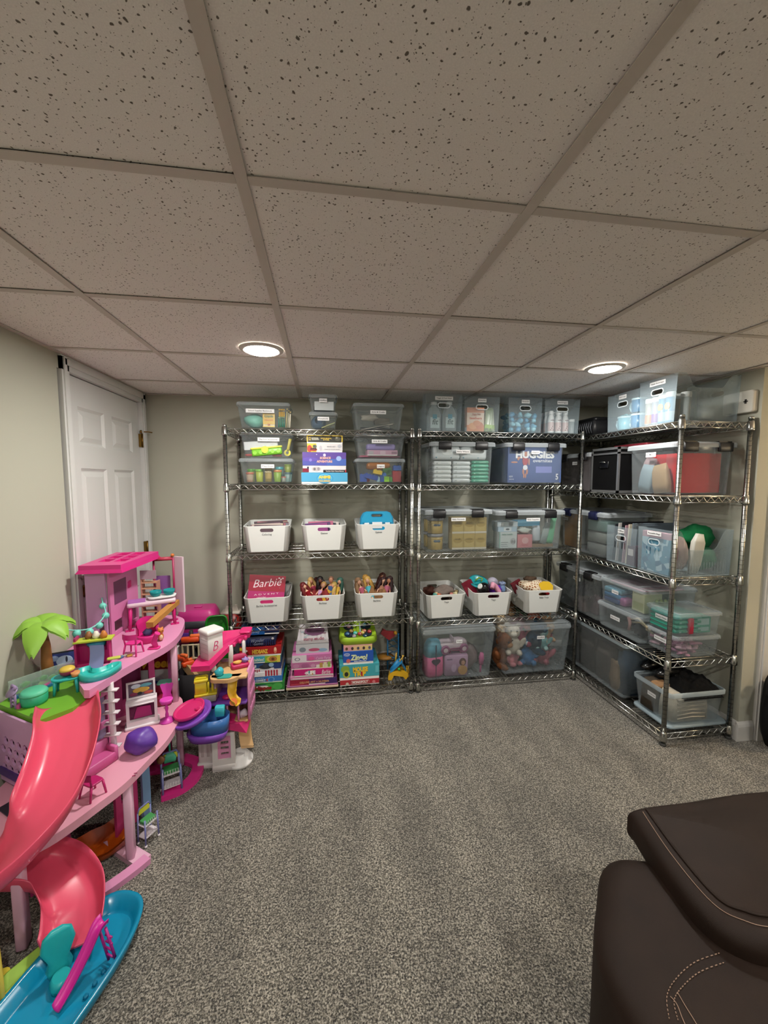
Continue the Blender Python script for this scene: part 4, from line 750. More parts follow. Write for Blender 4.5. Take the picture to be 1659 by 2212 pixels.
for i in range(2):
    t = thing('wipe_pack', ['big white wipe pack standing at the top left with an oval flap', 'big white wipe pack standing at the top right with an oval flap'][i], 'wipe pack', (.858+.196*i, 2.764, z2+.172), 0, 'large wipe packs')
    MB().loft([rr(.18, .07, .02, 0), rr(.195, .08, .024, .02), rr(.195, .08, .024, .075), rr(.18, .07, .02, .09)]).build('pack_body', P('#cfd6d9', .35), t); MB().plate(ovalr(.075, .04, 18), [], .003, T(0, -.039, .05)@FRONT).build('flap', P('#dde2e3', .3), t)
    for q in range(5): ballpart('dot_print', P(['#5f94a8', '#b5656c', '#5c7a70', '#4d87a0', '#7aa0a8'][q], .5), t, (-.075+.035*q, -.037, .015+.06*((q*7) % 3)/2), (.007, .002, .006))
latch_box('latched clear box holding a blue diaper carton', 1.505, Y2, z2, .482, .40, .294, 'Diapers', sw=.062, sz=.83, sx=.0)
t = gbox('diaper_carton', 'blue diaper carton inside the latched box', 'carton', 1.512, 2.7235, z2+.011, .412, .32, .252, '#4a5f93', [(.52, .28, .82, .46, '#7d86c4')], [('HUGGIES', '#e4e6ea', .50, .78, .19, .72, .05), ('overnites', '#d6dbe6', .64, .62, .095, .36, .02), ('5', '#e0e3ea', .92, .16, .17, .05, .03), ('NEW', '#b9c2da', .06, .17, .05, .07), ('designs', '#b9c2da', .07, .1, .04, .09)], lid=1)
SKN = P('#b98372', .5)                                        # printed baby figure
for c_, r_, mm in (((-.072, -.0012, .205), (.014, .001, .017), SKN), ((-.075, -.001, .155), (.022, .001, .036), P('#a8505c', .5)), ((-.074, -.0014, .108), (.018, .001, .018), P('#d8dbe2', .5)), ((-.115, -.001, .178), (.028, .001, .007), SKN), ((-.128, -.001, .172), (.009, .001, .014), SKN), ((-.046, -.001, .15), (.006, .001, .026), SKN), ((-.088, -.001, .08), (.008, .001, .022), SKN), ((-.060, -.001, .08), (.008, .001, .022), SKN), ((-.083, -.001, .05), (.006, .001, .018), SKN), ((-.070, -.001, .05), (.006, .001, .018), SKN), ((-.158, -.001, .145), (.026, .001, .006), SKN)): ballpart('printed_figure', mm, t, c_, r_)
# third shelf
latch_box('latched clear box of yellow formula cartons', .941, Y2, z3, .505, .41, .298, 'Baby Formula', sw=.105, sz=.83)
for i in range(6):
    t = gbox('formula_carton', 'yellow formula carton in the %s row, %s column' % (['lower', 'upper'][i//3], ['left', 'middle', 'right'][i % 3]), 'carton', .955+.0855*(i % 3)-.01, 2.728, z3+.012+.114*(i//3), .084, .09, .113, '#b7a263', [(0, 0, 1, .12, '#cfcabb'), (.1, .15, .9, .55, '#c2ae6e'), (.1, .4, .9, .75, '#ad9654', 1)], [('formula', '#8a7a44', .5, .66, .1, .5)], group='formula cartons', lid=1)
for i in range(4):
    t = lidded_can('formula_tub', 'yellow formula tub at the left of the formula box, %s' % ['lower front', 'upper front', 'lower back', 'upper back'][i], 'tub', .795, 2.785+.11*(i//2), z3+.012+.114*(i % 2), .055, .112, '#b39c5c', '#8d8f93', 'formula tubs', '#bfa869', .97)
    ballpart('dark_print', P('#5f6f80', .5), t, (.0, -.051, .062), (.026, .004, .011))
latch_box('latched clear box of assorted baby supplies', 1.483, Y2, z3, .545, .41, .286, 'Baby Supplies', sw=.105, sz=.83, sx=.02)
gbox('baby_carton', 'white and teal carton at the front left of the supplies box', 'carton', 1.325, 2.73, z3+.012, .135, .10, .118, '#c3cdcf', [(0, 0, .06, 1, '#8fb5ac'), (.62, .2, .95, .62, '#aeb3b6', 1), (.68, .3, .78, .5, '#8b8f92', 1), (.8, .28, .92, .48, '#8b8f92', 1), (.1, .1, .5, .14, '#9aa5a8'), (.1, .22, .45, .26, '#9aa5a8'), (.1, .34, .5, .38, '#9aa5a8')], [('baby health', '#7fa096', .45, .85, .1, .6)], lid=1)
gbox('baby_carton', 'small pink carton beside the teal one in the supplies box', 'carton', 1.455, 2.73, z3+.012, .115, .09, .095, '#c98a90', [(.3, .3, .75, .8, '#d6aeb0', 1), (0, 0, 1, .06, '#b97a82')], [('bunny', '#b0616a', .5, .2, .1, .4)], lid=1)
gbox('baby_carton', 'pale grey carton with a crown print resting on the teal carton', 'carton', 1.322, 2.735, z3+.131, .145, .10, .035, '#a9bfd0', [(.3, .1, .7, .9, '#c9d3d8'), (.4, .3, .6, .7, '#5f6b72', 1)], lid=1)
gbox('baby_carton', 'white slim carton on top of the pale grey one', 'carton', 1.322, 2.735, z3+.167, .155, .10, .035, '#b9c7d0', [(.55, .2, .75, .9, '#8f9aa2'), (.1, .3, .3, .7, '#cfd8dc')], lid=1)
gbox('baby_carton', 'sky blue slim carton tilted at the back of the supplies box', 'carton', 1.50, 2.765, z3+.165, .175, .09, .04, '#5f9fc0', [(0, .6, 1, 1, '#79b3cf')], lid=1)
MB().loft([rr(.06, .04, .02, 0), rr(.066, .045, .022, .01), rr(.066, .045, .022, .09), rr(.05, .035, .016, .115)]).build('lotion_bottle', P('#c3ccd4', .4), label='white lotion bottle standing right of the pink carton', cat='bottle').location = (1.557, 2.765, z3+.055)
blob(MB(), (0, 0, 0), (.055, .035, .028), 12, .25).build('crumpled_bag', P('#b7c0bb', .35), label='crumpled white bag above the pink carton', cat='bag').location = (1.47, 2.77, z3+.135)
MB().loft([rr(.05, .03, .008, 0), rr(.055, .03, .008, .03), rr(.04, .012, .004, .17), rr(.045, .004, .001, .20)]).build('green_pouch', P('#7fbf9a', .3), label='long mint green pouch at the right end of the supplies box', cat='pouch').matrix_local = T(1.66, 2.765, z3+.035)@RY(12)
MB().loft([rr(.05, .03, .008, 0), rr(.05, .02, .008, .08), rr(.04, .006, .002, .16)]).build('clear_pouch', CLEAR('#c3d0d0', .5, .2), label='clear pouch between the lotion and the mint pouch', cat='pouch').matrix_local = T(1.605, 2.755, z3+.035)@RY(16)
MB().box(-.085, .085, 0, .12, 0, .022).build('cardboard_tray', P('#8f7a63', .8), label='brown cardboard flat under the lotion bottle', cat='cardboard').location = (1.60, 2.742, z3+.012)
# fourth shelf : white toy bins
white_bin('white bin of mixed toys with a grey plush on top', .858, Y2, z4, 'Toys', rz=2)
white_bin('white bin of toys with a shiny black ball in front', 1.208, Y2, z4, 'Toys', rz=-2)
white_bin('white bin of baby toys with a giraffe print cloth', 1.60, Y2, z4, 'Baby Toys', rz=-3)
heap('dark heap of small toys filling the grey plush bin', .858, 2.868, z4+.012, .235, .29, .13, '#4a3a33', 5, 'toys')
blob(MB(), (0, 0, .0), (.075, .06, .04), 7, .22, 22, 14).build('grey_plush', fab('#6b605a'), label='shaggy grey plush lying across the left toy bin', cat='plush toy').location = (.865, 2.80, z4+.175)
blob(MB(), (0, 0, .0), (.05, .06, .03), 8, .2).build('brown_plush', fab('#41241c'), label='dark brown plush at the left of the left toy bin', cat='plush toy').location = (.775, 2.83, z4+.175)
for i, (x, y, c) in enumerate(((.785, 2.74, '#4a8a80'), (.812, 2.73, '#b5603a'), (.905, 2.735, '#a8655a'), (.94, 2.745, '#c4bb92'), (.80, 2.755, '#c9b78a'), (.96, 2.79, '#7a6a44'))):
    MB().rbox(.03, .022, .02, .006, .003).build('small_toy', P(c, .4), label='%s plastic toy piece at the rim of the left toy bin' % ['teal', 'orange', 'coral', 'cream', 'sand', 'olive'][i], cat='toy').matrix_local = T(x, y, z4+.158)@RZ(40*i)@RY(20)
heap('wine red heap of toys filling the black ball bin', 1.208, 2.868, z4+.012, .235, .29, .12, '#6a2434', 6, 'toys')
t = thing('toy_ball', 'shiny black toy ball with a white eye', 'ball', (1.165, 2.775, z4+.19))
ballpart('shell', P('#121214', .08), t, (0, 0, 0), (.045, .045, .042)); MB().lathe([(.022, 0), (.016, .006)], 16, T(-.036, -.02, .02)@RZ(-60)@RX(65)).build('eye_disc', P('#cfd6d2', .3), t)
MB().tube([(0, -.03, .03), (.015, -.012, .055), (.035, .0, .04), (.06, -.01, .0), (.075, -.02, -.04)], [.016, .02, .021, .02, .014], 8, M=S(1, 1, 1)).build('pink_sandal', P('#c98ba2', .45), label='pink toy strap draped beside the black ball', cat='toy').location = (1.215, 2.77, z4+.165)
MB().lathe([(.055, 0), (.07, .012), (.072, .022), (.06, .024), (.05, .012), (.001, .010)], 22, RX(28)).build('toy_bowl', P('#2496a0', .3), label='turquoise toy bowl propped at the back of the middle toy bin', cat='toy bowl').location = (1.155, 2.86, z4+.205)
MB().tube([(-.03, 0, .0), (0, 0, .02), (.03, .01, .01), (.01, -.02, .0)], .006, 6).build('green_ring', P('#7fa83c', .4), label='lime green toy loop inside the turquoise bowl', cat='toy').location = (1.16, 2.85, z4+.23)
MB().box(-.04, .04, 0, .02, 0, .11).build('red_box', P('#851d34', .45), label='dark red slab leaning at the left of the black ball bin', cat='box').matrix_local = T(1.105, 2.83, z4+.13)@RY(-28)
MB().box(-.04, .04, 0, .02, 0, .09).build('red_box', P('#6a1c28', .45), label='dark red slab leaning at the left of the baby toys bin', cat='box').matrix_local = T(1.50, 2.86, z4+.125)@RY(-28)
blob(MB(), (0, 0, 0), (.05, .035, .035), 21, .2).build('purple_cloth', fab('#5a2494'), label='violet cloth bundle in the black ball bin', cat='cloth').location = (1.265, 2.80, z4+.17)
ballpart('x', P('#a9a7b8', .2), None, (1.275, 2.87, z4+.20), .045).name = 'plastic_dome'
tag([o for o in COL.objects if o.name == 'plastic_dome'][0], 'pale lilac plastic dome at the back of the black ball bin', 'toy')
t = thing('rattle_toy', 'translucent blue rattle with beads at the bin corner', 'toy', (1.32, 2.795, z4+.155))
MB().lathe([(.022, 0), (.024, .01), (.02, .04), (.012, .055)], 14).build('cup', CLEAR('#7f9fc8', .6, .2), t)
for i in range(6): ballpart('bead', CLEAR('#8f9fc0', .6, .15), t, (.016*cos(i), .016*sin(i), .06+.004*(i % 2)), .011)
blob(MB(), (0, 0, 0), (.06, .04, .03), 25, .2).build('pink_cloth', fab('#a9707c'), label='dusty pink cloth at the rear of the black ball bin', cat='cloth').location = (1.225, 2.93, z4+.19)
heap('yellow and red heap of toys filling the baby toys bin', 1.60, 2.868, z4+.012, .235, .29, .12, '#7a4a2a', 8, 'toys')
def giraffe():
    m = P('#c9b8a0', .9); nt = m.node_tree; v = nt.nodes.new('ShaderNodeTexVoronoi'); v.feature = 'DISTANCE_TO_EDGE'; v.inputs['Scale'].default_value = 55
    g = nt.nodes.new('ShaderNodeNewGeometry'); nt.links.new(g.outputs['Position'], v.inputs[0]); r = nt.nodes.new('ShaderNodeValToRGB'); r.color_ramp.elements[0].position = .16; r.color_ramp.elements[0].color = lin('#8a4f28'); r.color_ramp.elements[1].position = .22; r.color_ramp.elements[1].color = lin('#d6c8b0')
    r.color_ramp.elements[0].color, r.color_ramp.elements[1].color = lin('#d6c8b0'), lin('#8a4f28'); nt.links.new(v.outputs['Distance'], r.inputs[0]); nt.links.new(r.outputs[0], nt.nodes['Principled BSDF'].inputs['Base Color']); return m
blob(MB(), (0, 0, 0), (.085, .06, .05), 31, .25, 26, 16).build('giraffe_blanket', giraffe(), label='giraffe patterned blanket bunched in the baby toys bin', cat='blanket').location = (1.565, 2.81, z4+.175)
blob(MB(), (0, 0, 0), (.045, .03, .025), 32, .25).build('brown_plush', fab('#5c4a3c'), label='taupe plush behind the giraffe blanket', cat='plush toy').location = (1.60, 2.90, z4+.21)
MB().plate([(-.05, -.01), (.05, -.02), (.06, .02), (.035, .05), (-.01, .055), (-.045, .04)], [], .03, RX(62)@T(0, 0, -.015)).build('yellow_toy', P('#cfa91f', .4), label='bright yellow folded toy in the baby toys bin', cat='toy').location = (1.655, 2.775, z4+.165)
MB().rbox(.05, .06, .04, .01).build('red_toy', P('#a0202a', .4), label='red plastic toy at the right of the yellow one', cat='toy').location = (1.685, 2.79, z4+.12)
# bottom shelf : two big clear boxes
clear_box('big clear lidded box of pink toys on the bottom middle shelf', .955, Y2-.01, z5, .555, .42, .385, 'Toys', sw=.045, sz=.80, mat=CL, group='large clear lidded boxes', sx=.0, lidh=.03, tp=.9)
clear_box('big clear lidded box of stuffed animals on the bottom middle shelf', 1.555, Y2-.005, z5, .555, .42, .372, 'Stuffies', sw=.06, sz=.80, mat=CL, group='large clear lidded boxes', sx=.03, lidh=.03, tp=.9)
zb = z5+.013
t = thing('toy_backpack', 'pink and blue toy backpack with a dark heart', 'backpack', (.785, 2.775, zb), 8)
MB().loft([rr(.125, .10, .03, 0), rr(.14, .12, .035, .02), rr(.135, .115, .035, .15)]).build('lower_body', P('#c05283', .45), t); MB().loft([rr(.135, .115, .035, .15), rr(.125, .105, .035, .22), rr(.085, .07, .03, .262), rr(.05, .04, .018, .268)]).build('upper_body', P('#5b9cb3', .45), t)
hp = [(.034*sin(a)**3, .03*(13*cos(a)-5*cos(2*a)-2*cos(3*a)-cos(4*a))/16) for a in [2*pi*i/28 for i in range(28)]]
MB().plate([(p[0], p[1]) for p in hp], [], .004, T(0, -.058, .115)@FRONT).build('heart', P('#35233c', .4), t); MB().box(-.003, .003, -.0605, -.056, .01, .24).build('zip', P('#3a2c44', .4), t)
t = thing('play_case', 'pale lilac carry case with a pink handle in the toy box', 'case', (.95, 2.76, zb), -4)
MB().rbox(.175, .085, .155, .015, .006).build('case_body', P('#a987a6', .4), t); MB().tube([(-.04, .0, .152), (-.035, 0, .178), (.035, 0, .178), (.04, 0, .152)], .007, 8).build('handle', P('#b5417a', .4), t)
for c_, r_, cc in (((.045, -.0425, .105), (.026, .001, .03), '#5a3430'), ((.048, -.0432, .10), (.014, .001, .017), '#b98a70'), ((.045, -.0428, .045), (.036, .001, .036), '#b58a50'), ((-.02, -.0428, .06), (.02, .001, .03), '#b59ab8')): ballpart('printed_panel', P(cc, .5), t, c_, r_)
text('MAMA', .014, P('#4f3a58', .5), t, T(-.05, -.0432, .125)@FRONT, 'lettering', .02)
t = thing('toy_car', 'white and pink toy convertible lying on the play case', 'toy car', (.93, 2.79, zb+.19), 6, None, 8)
MB().loft([rr(.22, .09, .03, 0), rr(.235, .10, .035, .02), rr(.22, .09, .035, .05), rr(.17, .07, .03, .058)]).build('car_body', P('#c3b3bd', .35), t); MB().box(-.09, .06, -.055, -.048, .012, .02).build('side_stripe', P('#8f3f6a', .4), t)
MB().box(-.01, .0, -.03, .03, .05, .09).build('windscreen', CLEAR('#c9b9c6', .5, .15), t)
for xx in (-.07, .075):
    for yy in (-.052, .052):
        wl = MB().lathe([(.033, -.008), (.034, -.004), (.034, .006), (.03, .009)], 22, T(xx, yy, .012)@RX(90)).build('wheel', P('#93557d', .4), t); MB().lathe([(.018, .008), (.016, .011)], 16, T(xx, yy, .012)@RX(90)).build('hubcap', P('#d6c6cf', .35), wl)
MB().tube([(0, 0, 0), (.0, 0, .07)], .008, 8).lathe([(.017, 0), (.019, .05), (.012, .085)], 12, T(0, 0, .06)).build('hair_brush', P('#c05a90', .4), label='pink toy hairbrush standing at the right of the toy box', cat='brush').matrix_local = T(1.135, 2.735, zb+.01)@RY(4)
blob(MB(), (0, 0, .03), (.07, .10, .09), 44, .15).build('toy_bag', P('#7c6a6c', .5), label='taupe bag behind the lilac case', cat='bag').location = (1.08, 2.86, zb+.06)
pl = [(1.335, 2.79, 0, 1.5, '#7a4a2c', '#a9784c', 'round', 20, 'brown bear at the lower left of the plush box'), (1.42, 2.745, .10, 1.25, '#c4bdb0', '#ddd8cc', 'round', -10, 'cream bear near the middle left'), (1.43, 2.745, .0, 1.0, '#c9808a', '#d8a3a8', 'round', 10, 'salmon pink bear at the front floor'), (1.51, 2.80, .12, 1.35, '#b0506a', '#c27f8e', 'round', 0, 'raspberry pink plush at the centre top'), (1.545, 2.745, .0, 1.25, '#3f72a4', '#c3ccd0', 'round', -15, 'blue plush at the front floor'), (1.60, 2.78, .10, 1.5, '#18344c', '#2c4f68', 'round', 30, 'navy plush in the centre'), (1.66, 2.75, .12, 1.0, '#7fb0b2', '#a9cccb', 'long', -20, 'pale aqua bunny at the right'), (1.66, 2.75, .0, 1.3, '#a8606e', '#c58d94', 'round', -25, 'dusty rose plush at the lower right'), (1.70, 2.80, .17, 1.15, '#c9a37c', '#dcc6a4', 'round', 15, 'tan bear at the upper right'), (1.62, 2.83, .20, 1.15, '#c0705c', '#d49a84', 'round', -5, 'coral plush at the upper right'), (1.38, 2.82, .18, 1.2, '#c6ad86', '#ded0b4', 'long', 12, 'beige bunny at the upper left'), (1.46, 2.90, .20, 1.3, '#8d6a4c', '#b3946c', 'round', 0, 'light brown bear at the rear'), (1.58, 2.93, .16, 1.4, '#3c5a44', '#6a8a68', 'round', 10, 'moss green plush at the rear'), (1.40, 2.92, .05, 1.5, '#5a3a28', '#8a6444', 'round', -10, 'dark brown bear at the rear left'), (1.70, 2.90, .04, 1.5, '#8f8a84', '#b9b4ac', 'long', -10, 'grey bunny at the rear right')]
for x, y, dzz, s_, c1, c2, e_, rz_, lb_ in pl: plush(lb_, x, y+.055, zb+dzz, s_*1.22, c1, c2, rz_*1.6, -8-14*((len(lb_)*7) % 3-1), e_)
# ================================================================ right unit (front looks to -x)
z1, z2, z3, z4, z5 = [h+.0005 for h in H3]; X3 = 1.895; R_ = -90
def at3(yc): return X3, yc
tote('handled bin of blue mugs on the right unit top shelf', X3+.005, 2.365, z1, .272, .39, .235, 'Kid Cups', R_, dip=.075, sw=.065)
tote('tall handled bin of drink cans at the near end of the right top shelf', X3+.005, 2.095, z1, .262, .40, .262, 'Adult Beverages', R_, dip=.075, sw=.11)
for i, (y, dzz) in enumerate(((2.285, 0), (2.285, .095), (2.285, .0), (2.40, .0))):
    t = thing('blue_mug', ['blue mug with a white rim at the bottom near the front', 'blue mug with a white rim stacked on top near the front', 'blue mug behind the front pair', 'pale blue mug at the far side'][i], 'mug', (X3+.06+(.10 if i == 2 else 0), y, z1+.005+dzz), -90, 'blue mugs'); mm = P('#1d6a98' if i < 3 else '#7fb6c6', .35)
    MB().lathe([(.038, 0), (.043, .006), (.045, .08), (.042, .08), (.038, .01)], 18).build('mug_body', mm, t); MB().lathe([(.046, .076), (.047, .086), (.042, .088), (.042, .078)], 18, caps=False).build('rim', P('#b9d4dd', .35), t)
    MB().tube([(-.04, 0, .07), (-.072, 0, .066), (-.078, 0, .04), (-.066, 0, .018), (-.04, 0, .014)], .006, 8).build('handle', P('#a9cdd9', .35), t)
for i in range(5): MB().tube([(.02*cos(a), 0, .02*sin(a)) for a in [2*pi*k/10 for k in range(10)]], .005, 6, closed=True).build('straw_loop', CLEAR('#7fc3cc', .6, .2), label='aqua loop among the far cups', cat='straw', group='aqua loops').matrix_local = T(X3+.05+.01*i, 2.42-.022*i, z1+.08+.006*(i % 2))@RZ(90)
for i in range(6):
    y = 2.175-.048*i if i < 4 else 2.02+.06*(i-4); x = X3+.035 if i < 4 else X3+.12
    t = lidded_can('drink_can', ['white and peach drink can at the far side', 'white and purple drink can second from the far side', 'blue drink can with a yellow lemon', 'blue drink can with an orange slice at the near side', 'grey drink can behind the front row', 'brown drink can behind the front row'][i], 'drink can', x, y, z1+.005, .0235, .155+.012*(i > 1), ['#7d7870', '#74737a', '#33637c', '#2a5c7c', '#8f9596', '#7f6a5e'][i], '#b5b8b8', 'drink cans', None, .98)
    MB().lathe([(.0238, .01), (.0238, .06)], 16, caps=False).build('colour_band', P(['#a05c28', '#5f2a6c', '#6f838d', '#6a7f8b', '#8d9394', '#7d6a60'][i], .4), t)
    if i in (2, 3): ballpart('fruit_print', P(['#b08a2a', '#b8803a'][i-2], .5), t, (-.020, 0, .09), (.006, .018, .022))
# black ribbed rack in the far corner
t = thing('dish_rack', 'black ribbed rack in the far corner of the top shelf', 'rack', (2.02, 2.80, z1), -90)
MB().loft([rr(.34, .24, .02, 0), rr(.36, .26, .02, .10), rr(.35, .25, .018, .10), rr(.33, .23, .016, .01)]).build('rack_body', P('#141518', .5), t)
for i in range(13): MB().tube([(-.15+.025*i, -.125, .015), (-.15+.025*i, -.138, .055), (-.15+.025*i, -.128, .09)], .004, 5).build('rib', P('#4a4d52', .35), t)
MB().rbox(.30, .20, .03, .02, .008, T(0, 0, .10)).build('rack_lid', P('#101114', .4), t)
# second shelf
t = thing('file_crate', 'black file crate with silver metal edges', 'crate', (X3+.01, 2.515, z2), -90)
MB().box(-.128, .128, .004, .36, .01, .285).build('crate_body', P('#040405', .8, 0, 0, 30, .15), t)
for zz, hh in ((0, .016), (.255, .012), (.285, .016)): MB().box(-.134, .134, -.002, .37, zz, zz+hh).build('metal_edge', P('#9a9c9d', .35, .8), t)
for q in (-.134, .122): MB().box(q, q+.012, -.002, .012, 0, .30).build('metal_edge', P('#9a9c9d', .35, .8), t)
MB().rbox(.085, .008, .045, .01, .002, T(0, -.001, .165)).build('handle_plate', P('#08090c', .3), t); MB().tube([(-.028, -.008, .2), (-.02, -.02, .205), (.02, -.02, .205), (.028, -.008, .2)], .004, 6).build('handle', CHROME, t)
MB().rbox(.22, .30, .02, .01).build('red_folder', P('#7a1f2c', .6), label='dark red folder lying on the black file crate', cat='folder').location = (X3+.24, 2.44, z2+.302)
latch_box('latched clear box with red contents at the near end of the right unit', 2.125, 1.965, z2, .405, .385, .300, None, 0, CL2)
t = [o for o in COL.objects if o.name.startswith('latch_box') and o.get('label', '').startswith('latched clear box with red')][0]
sticker(t, '$1 Million', -.1905, .19, .235, .075, .028, RZ(-90)@FRONT)
MB().box(-.13, .13, 0, .20, 0, .225).build('red_carton', P('#c41a22', .8, 0, 0, 30, .15), label='big red carton filling the near latched box', cat='carton').location = (2.140, 2.022, z2+.013)
MB().box(-.131, -.129, -.002, .10, .0, .225).build('red_carton_flap', P('#b43a3c', .4), bpy.data.objects['red_carton'])
for i, (c, yy, zz, w_) in enumerate((('#b59a78', 2.10, .02, .10), ('#4a5560', 2.16, .02, .07), ('#9fb5c0', 2.23, .02, .09), ('#b9a2a8', 2.25, .12, .08))):
    MB().loft([rr(w_, .03, .008, 0), rr(w_*1.1, .04, .012, .05), rr(w_*1.05, .03, .010, .13), rr(w_*.9, .008, .003, .17)], M=RZ(-90)@RY(-10+9*i)).build('plastic_bag', CLEAR(c, .7, .25) if i != 1 else P(c, .5), label='%s bag pressed against the aisle side of the red box' % ['tan', 'slate', 'pale blue', 'mauve'][i], cat='bag').location = (1.975+.012*(i % 2), yy, z2+.0+zz*.5)
latch_box('grey latched box at the far end of the right unit second shelf', X3+.012, 2.87, z2, .42, .36, .285, 'Totes', R_, CLEAR('#8f8a8c', .5, .4), sw=.06)
heap('mauve cloth filling the grey far box', X3+.18, 2.87, z2+.013, .28, .30, .20, '#8d7f84', 12, 'cloth')
# third shelf
t = latch_box('wide clear box of kraft paper and small boxes on the right third shelf', X3+.008, 2.76, z3, .56, .38, .315, 'Wrapping', R_, CL2, sw=.07, sx=-.20)
for o in list(t.children):
    if o.name.startswith('latch') and not o.name.startswith('latch_guide'): o.data.materials.clear(); o.data.materials.append(P('#12183c', .4))
MB().box(-.10, .10, 0, .012, 0, .265).box(-.10, .10, -.002, .0, .15, .265).build('kraft_envelope', P('#a9772f', .75), label='brown kraft envelope standing in the wide clear box', cat='envelope').matrix_local = T(X3+.06, 2.92, z3+.014)@RZ(-90)
for i in range(3): MB().rbox(.20, .16, .07, .01, .004).build('inner_box', CLEAR(['#9aa09e', '#a3aaa6', '#8fb0aa'][i], .55, .4), label='small frosted box, %s of the stack in the wide clear box' % ['lowest', 'middle', 'topmost'][i], cat='box', group='small frosted boxes').matrix_local = T(X3+.13, 2.62, z3+.014+.082*i)@RZ(90)
tote('handled bin of upright folders labelled Office', X3+.006, 2.325, z3, .262, .38, .24, 'Office', R_, dip=.10, slots=True, sw=.055, rib=True)
for i in range(6):
    MB().box(-.004, .004, 0, .30, 0, .245+.01*(i % 3)).box(-.001, .005, .02, .28, .245, .252).build('file_folder', P(['#23252c', '#b9b6b2', '#17181c', '#a8848c', '#c4bda8', '#5f6b76'][i], .5), label='%s file folder standing in the office bin' % ['charcoal', 'light grey', 'black', 'mauve', 'cream', 'slate'][i], cat='folder', group='office folders').matrix_local = T(X3+.035, 2.43-.03*i, z3+.005)@RZ(-90)@RY(4)
gbox('office_carton', 'maroon carton with a white label at the near side of the office bin', 'carton', X3+.025, 2.245, z3+.006, .085, .20, .12, '#4c2a3a', [(.1, .5, .6, .85, '#c4bdbb')], rz=R_, lid=1)
tote('handled bin with a blue patterned reusable bag', X3+.006, 2.062, z3, .24, .395, .262, 'Reusable Bags', R_, dip=.11, slots=True, sw=.10, rib=True)
def pattern():
    m = P('#5a8ca6', .6, 0, 0, 1); nt = m.node_tree; v = nt.nodes.new('ShaderNodeTexVoronoi'); v.inputs['Scale'].default_value = 32; g = nt.nodes.new('ShaderNodeNewGeometry'); nt.links.new(g.outputs['Position'], v.inputs[0])
    r = nt.nodes.new('ShaderNodeValToRGB'); e = r.color_ramp.elements; r.color_ramp.interpolation = 'CONSTANT'; e[0].color = lin('#4f8299'); e[1].position = .72; e[1].color = lin('#9fb9c4'); q = e.new(.55); q.color = lin('#3f6a86')
    s_ = nt.nodes.new('ShaderNodeSeparateColor'); nt.links.new(v.outputs['Color'], s_.inputs[0]); nt.links.new(s_.outputs[0], r.inputs[0]); nt.links.new(r.outputs[0], nt.nodes['Principled BSDF'].inputs['Base Color']); return m
t = thing('shopping_bag', 'blue shopping bag with scattered pale shapes in the reusable bags bin', 'bag', (X3+.02, 2.062, z3+.006), -90)
MB().box(-.102, .102, 0, .03, 0, .20).build('bag_body', pattern(), t); MB().box(-.102, .102, 0, .03, .20, .235).build('bag_top', P('#b08c96', .6), t)
blob(MB(), (0, 0, 0), (.05, .05, .11), 71, .18).build('plastic_bag', CLEAR('#a88f88', .75, .3), label='crumpled clear bag in the middle of the bags bin', cat='bag').location = (2.02, 2.03, z3+.12)
blob(MB(), (0, 0, 0), (.10, .075, .075), 72, .07, 20, 12).build('green_bag', fab('#14673c'), label='dark green cloth bag at the wall side of the bags bin', cat='bag').location = (2.20, 2.08, z3+.205)
blob(MB(), (0, 0, 0), (.07, .07, .07), 76, .06, 20, 12).build('green_bag', fab('#3c7a5a'), label='faded green cloth bag low at the wall side of the bags bin', cat='bag').location = (2.21, 2.05, z3+.085)
MB().loft([rr(.05, .02, .006, 0), rr(.07, .03, .008, .06), rr(.075, .03, .008, .18), rr(.04, .02, .006, .23)]).build('white_bag', P('#b9b8ae', .5), label='white folded bag with a brand mark in the bags bin', cat='bag').matrix_local = T(2.09, 1.985, z3+.01)@RY(8)
blob(MB(), (0, 0, 0), (.03, .03, .09), 73, .2).build('red_bag', fab('#8a2a34'), label='red cloth bag near the post in the bags bin', cat='bag').location = (1.955, 1.995, z3+.11)
# fourth shelf
latch_box('latched clear box of grey cloths at the far end of the right fourth shelf', X3+.008, 2.785, z4, .55, .38, .335, 'Winter Hats', R_, CLEAR('#aab2b4', .2, .35), sw=.085)
for i, (c, yy, xx, hh) in enumerate((('#4c4a52', 2.90, .15, .20), ('#7a6068', 2.72, .12, .12), ('#5f5f68', 2.66, .2, .18), ('#9c8a8a', 2.80, .07, .10))):
    heap('%s cloth inside the far latched box' % ['charcoal', 'plum', 'slate', 'pinkish grey'][i], X3+xx+.06, yy, z4+.014, .18, .18, hh, c, 20+i, 'cloth')
clear_box('upper clear lidded box of packets on the right fourth shelf', X3+.0, 2.305, z4+.168, .40, .38, .175, 'Travel', R_, CL, sw=.06, group='stacked clear boxes on the right fourth shelf', sx=-.05, lidh=.016, tp=.95)
clear_box('lower clear lidded box of straps under the box of packets', X3+.0, 2.325, z4, .40, .38, .168, 'Baby Carrier', R_, CL, sw=.085, group='stacked clear boxes on the right fourth shelf', sx=-.02, lidh=.016, tp=.95)
for i in range(3): MB().rbox(.14, .10, .03, .008, .004).build('blue_packet', P(['#2c4f8a', '#4f86b5', '#7fb4cc'][i], .35), label='%s packet, %s of the blue packets' % (['navy', 'mid blue', 'sky blue'][i], ['lowest', 'middle', 'topmost'][i]), cat='packet').matrix_local = T(X3+.075, 2.41, z4+.182+.034*i)@RZ(90+4*i)
MB().rbox(.07, .09, .05, .012, .006).build('pink_packet', P('#a86a9a', .4), label='pink packet in front of the blue packets', cat='packet').location = (X3+.07, 2.345, z4+.182)
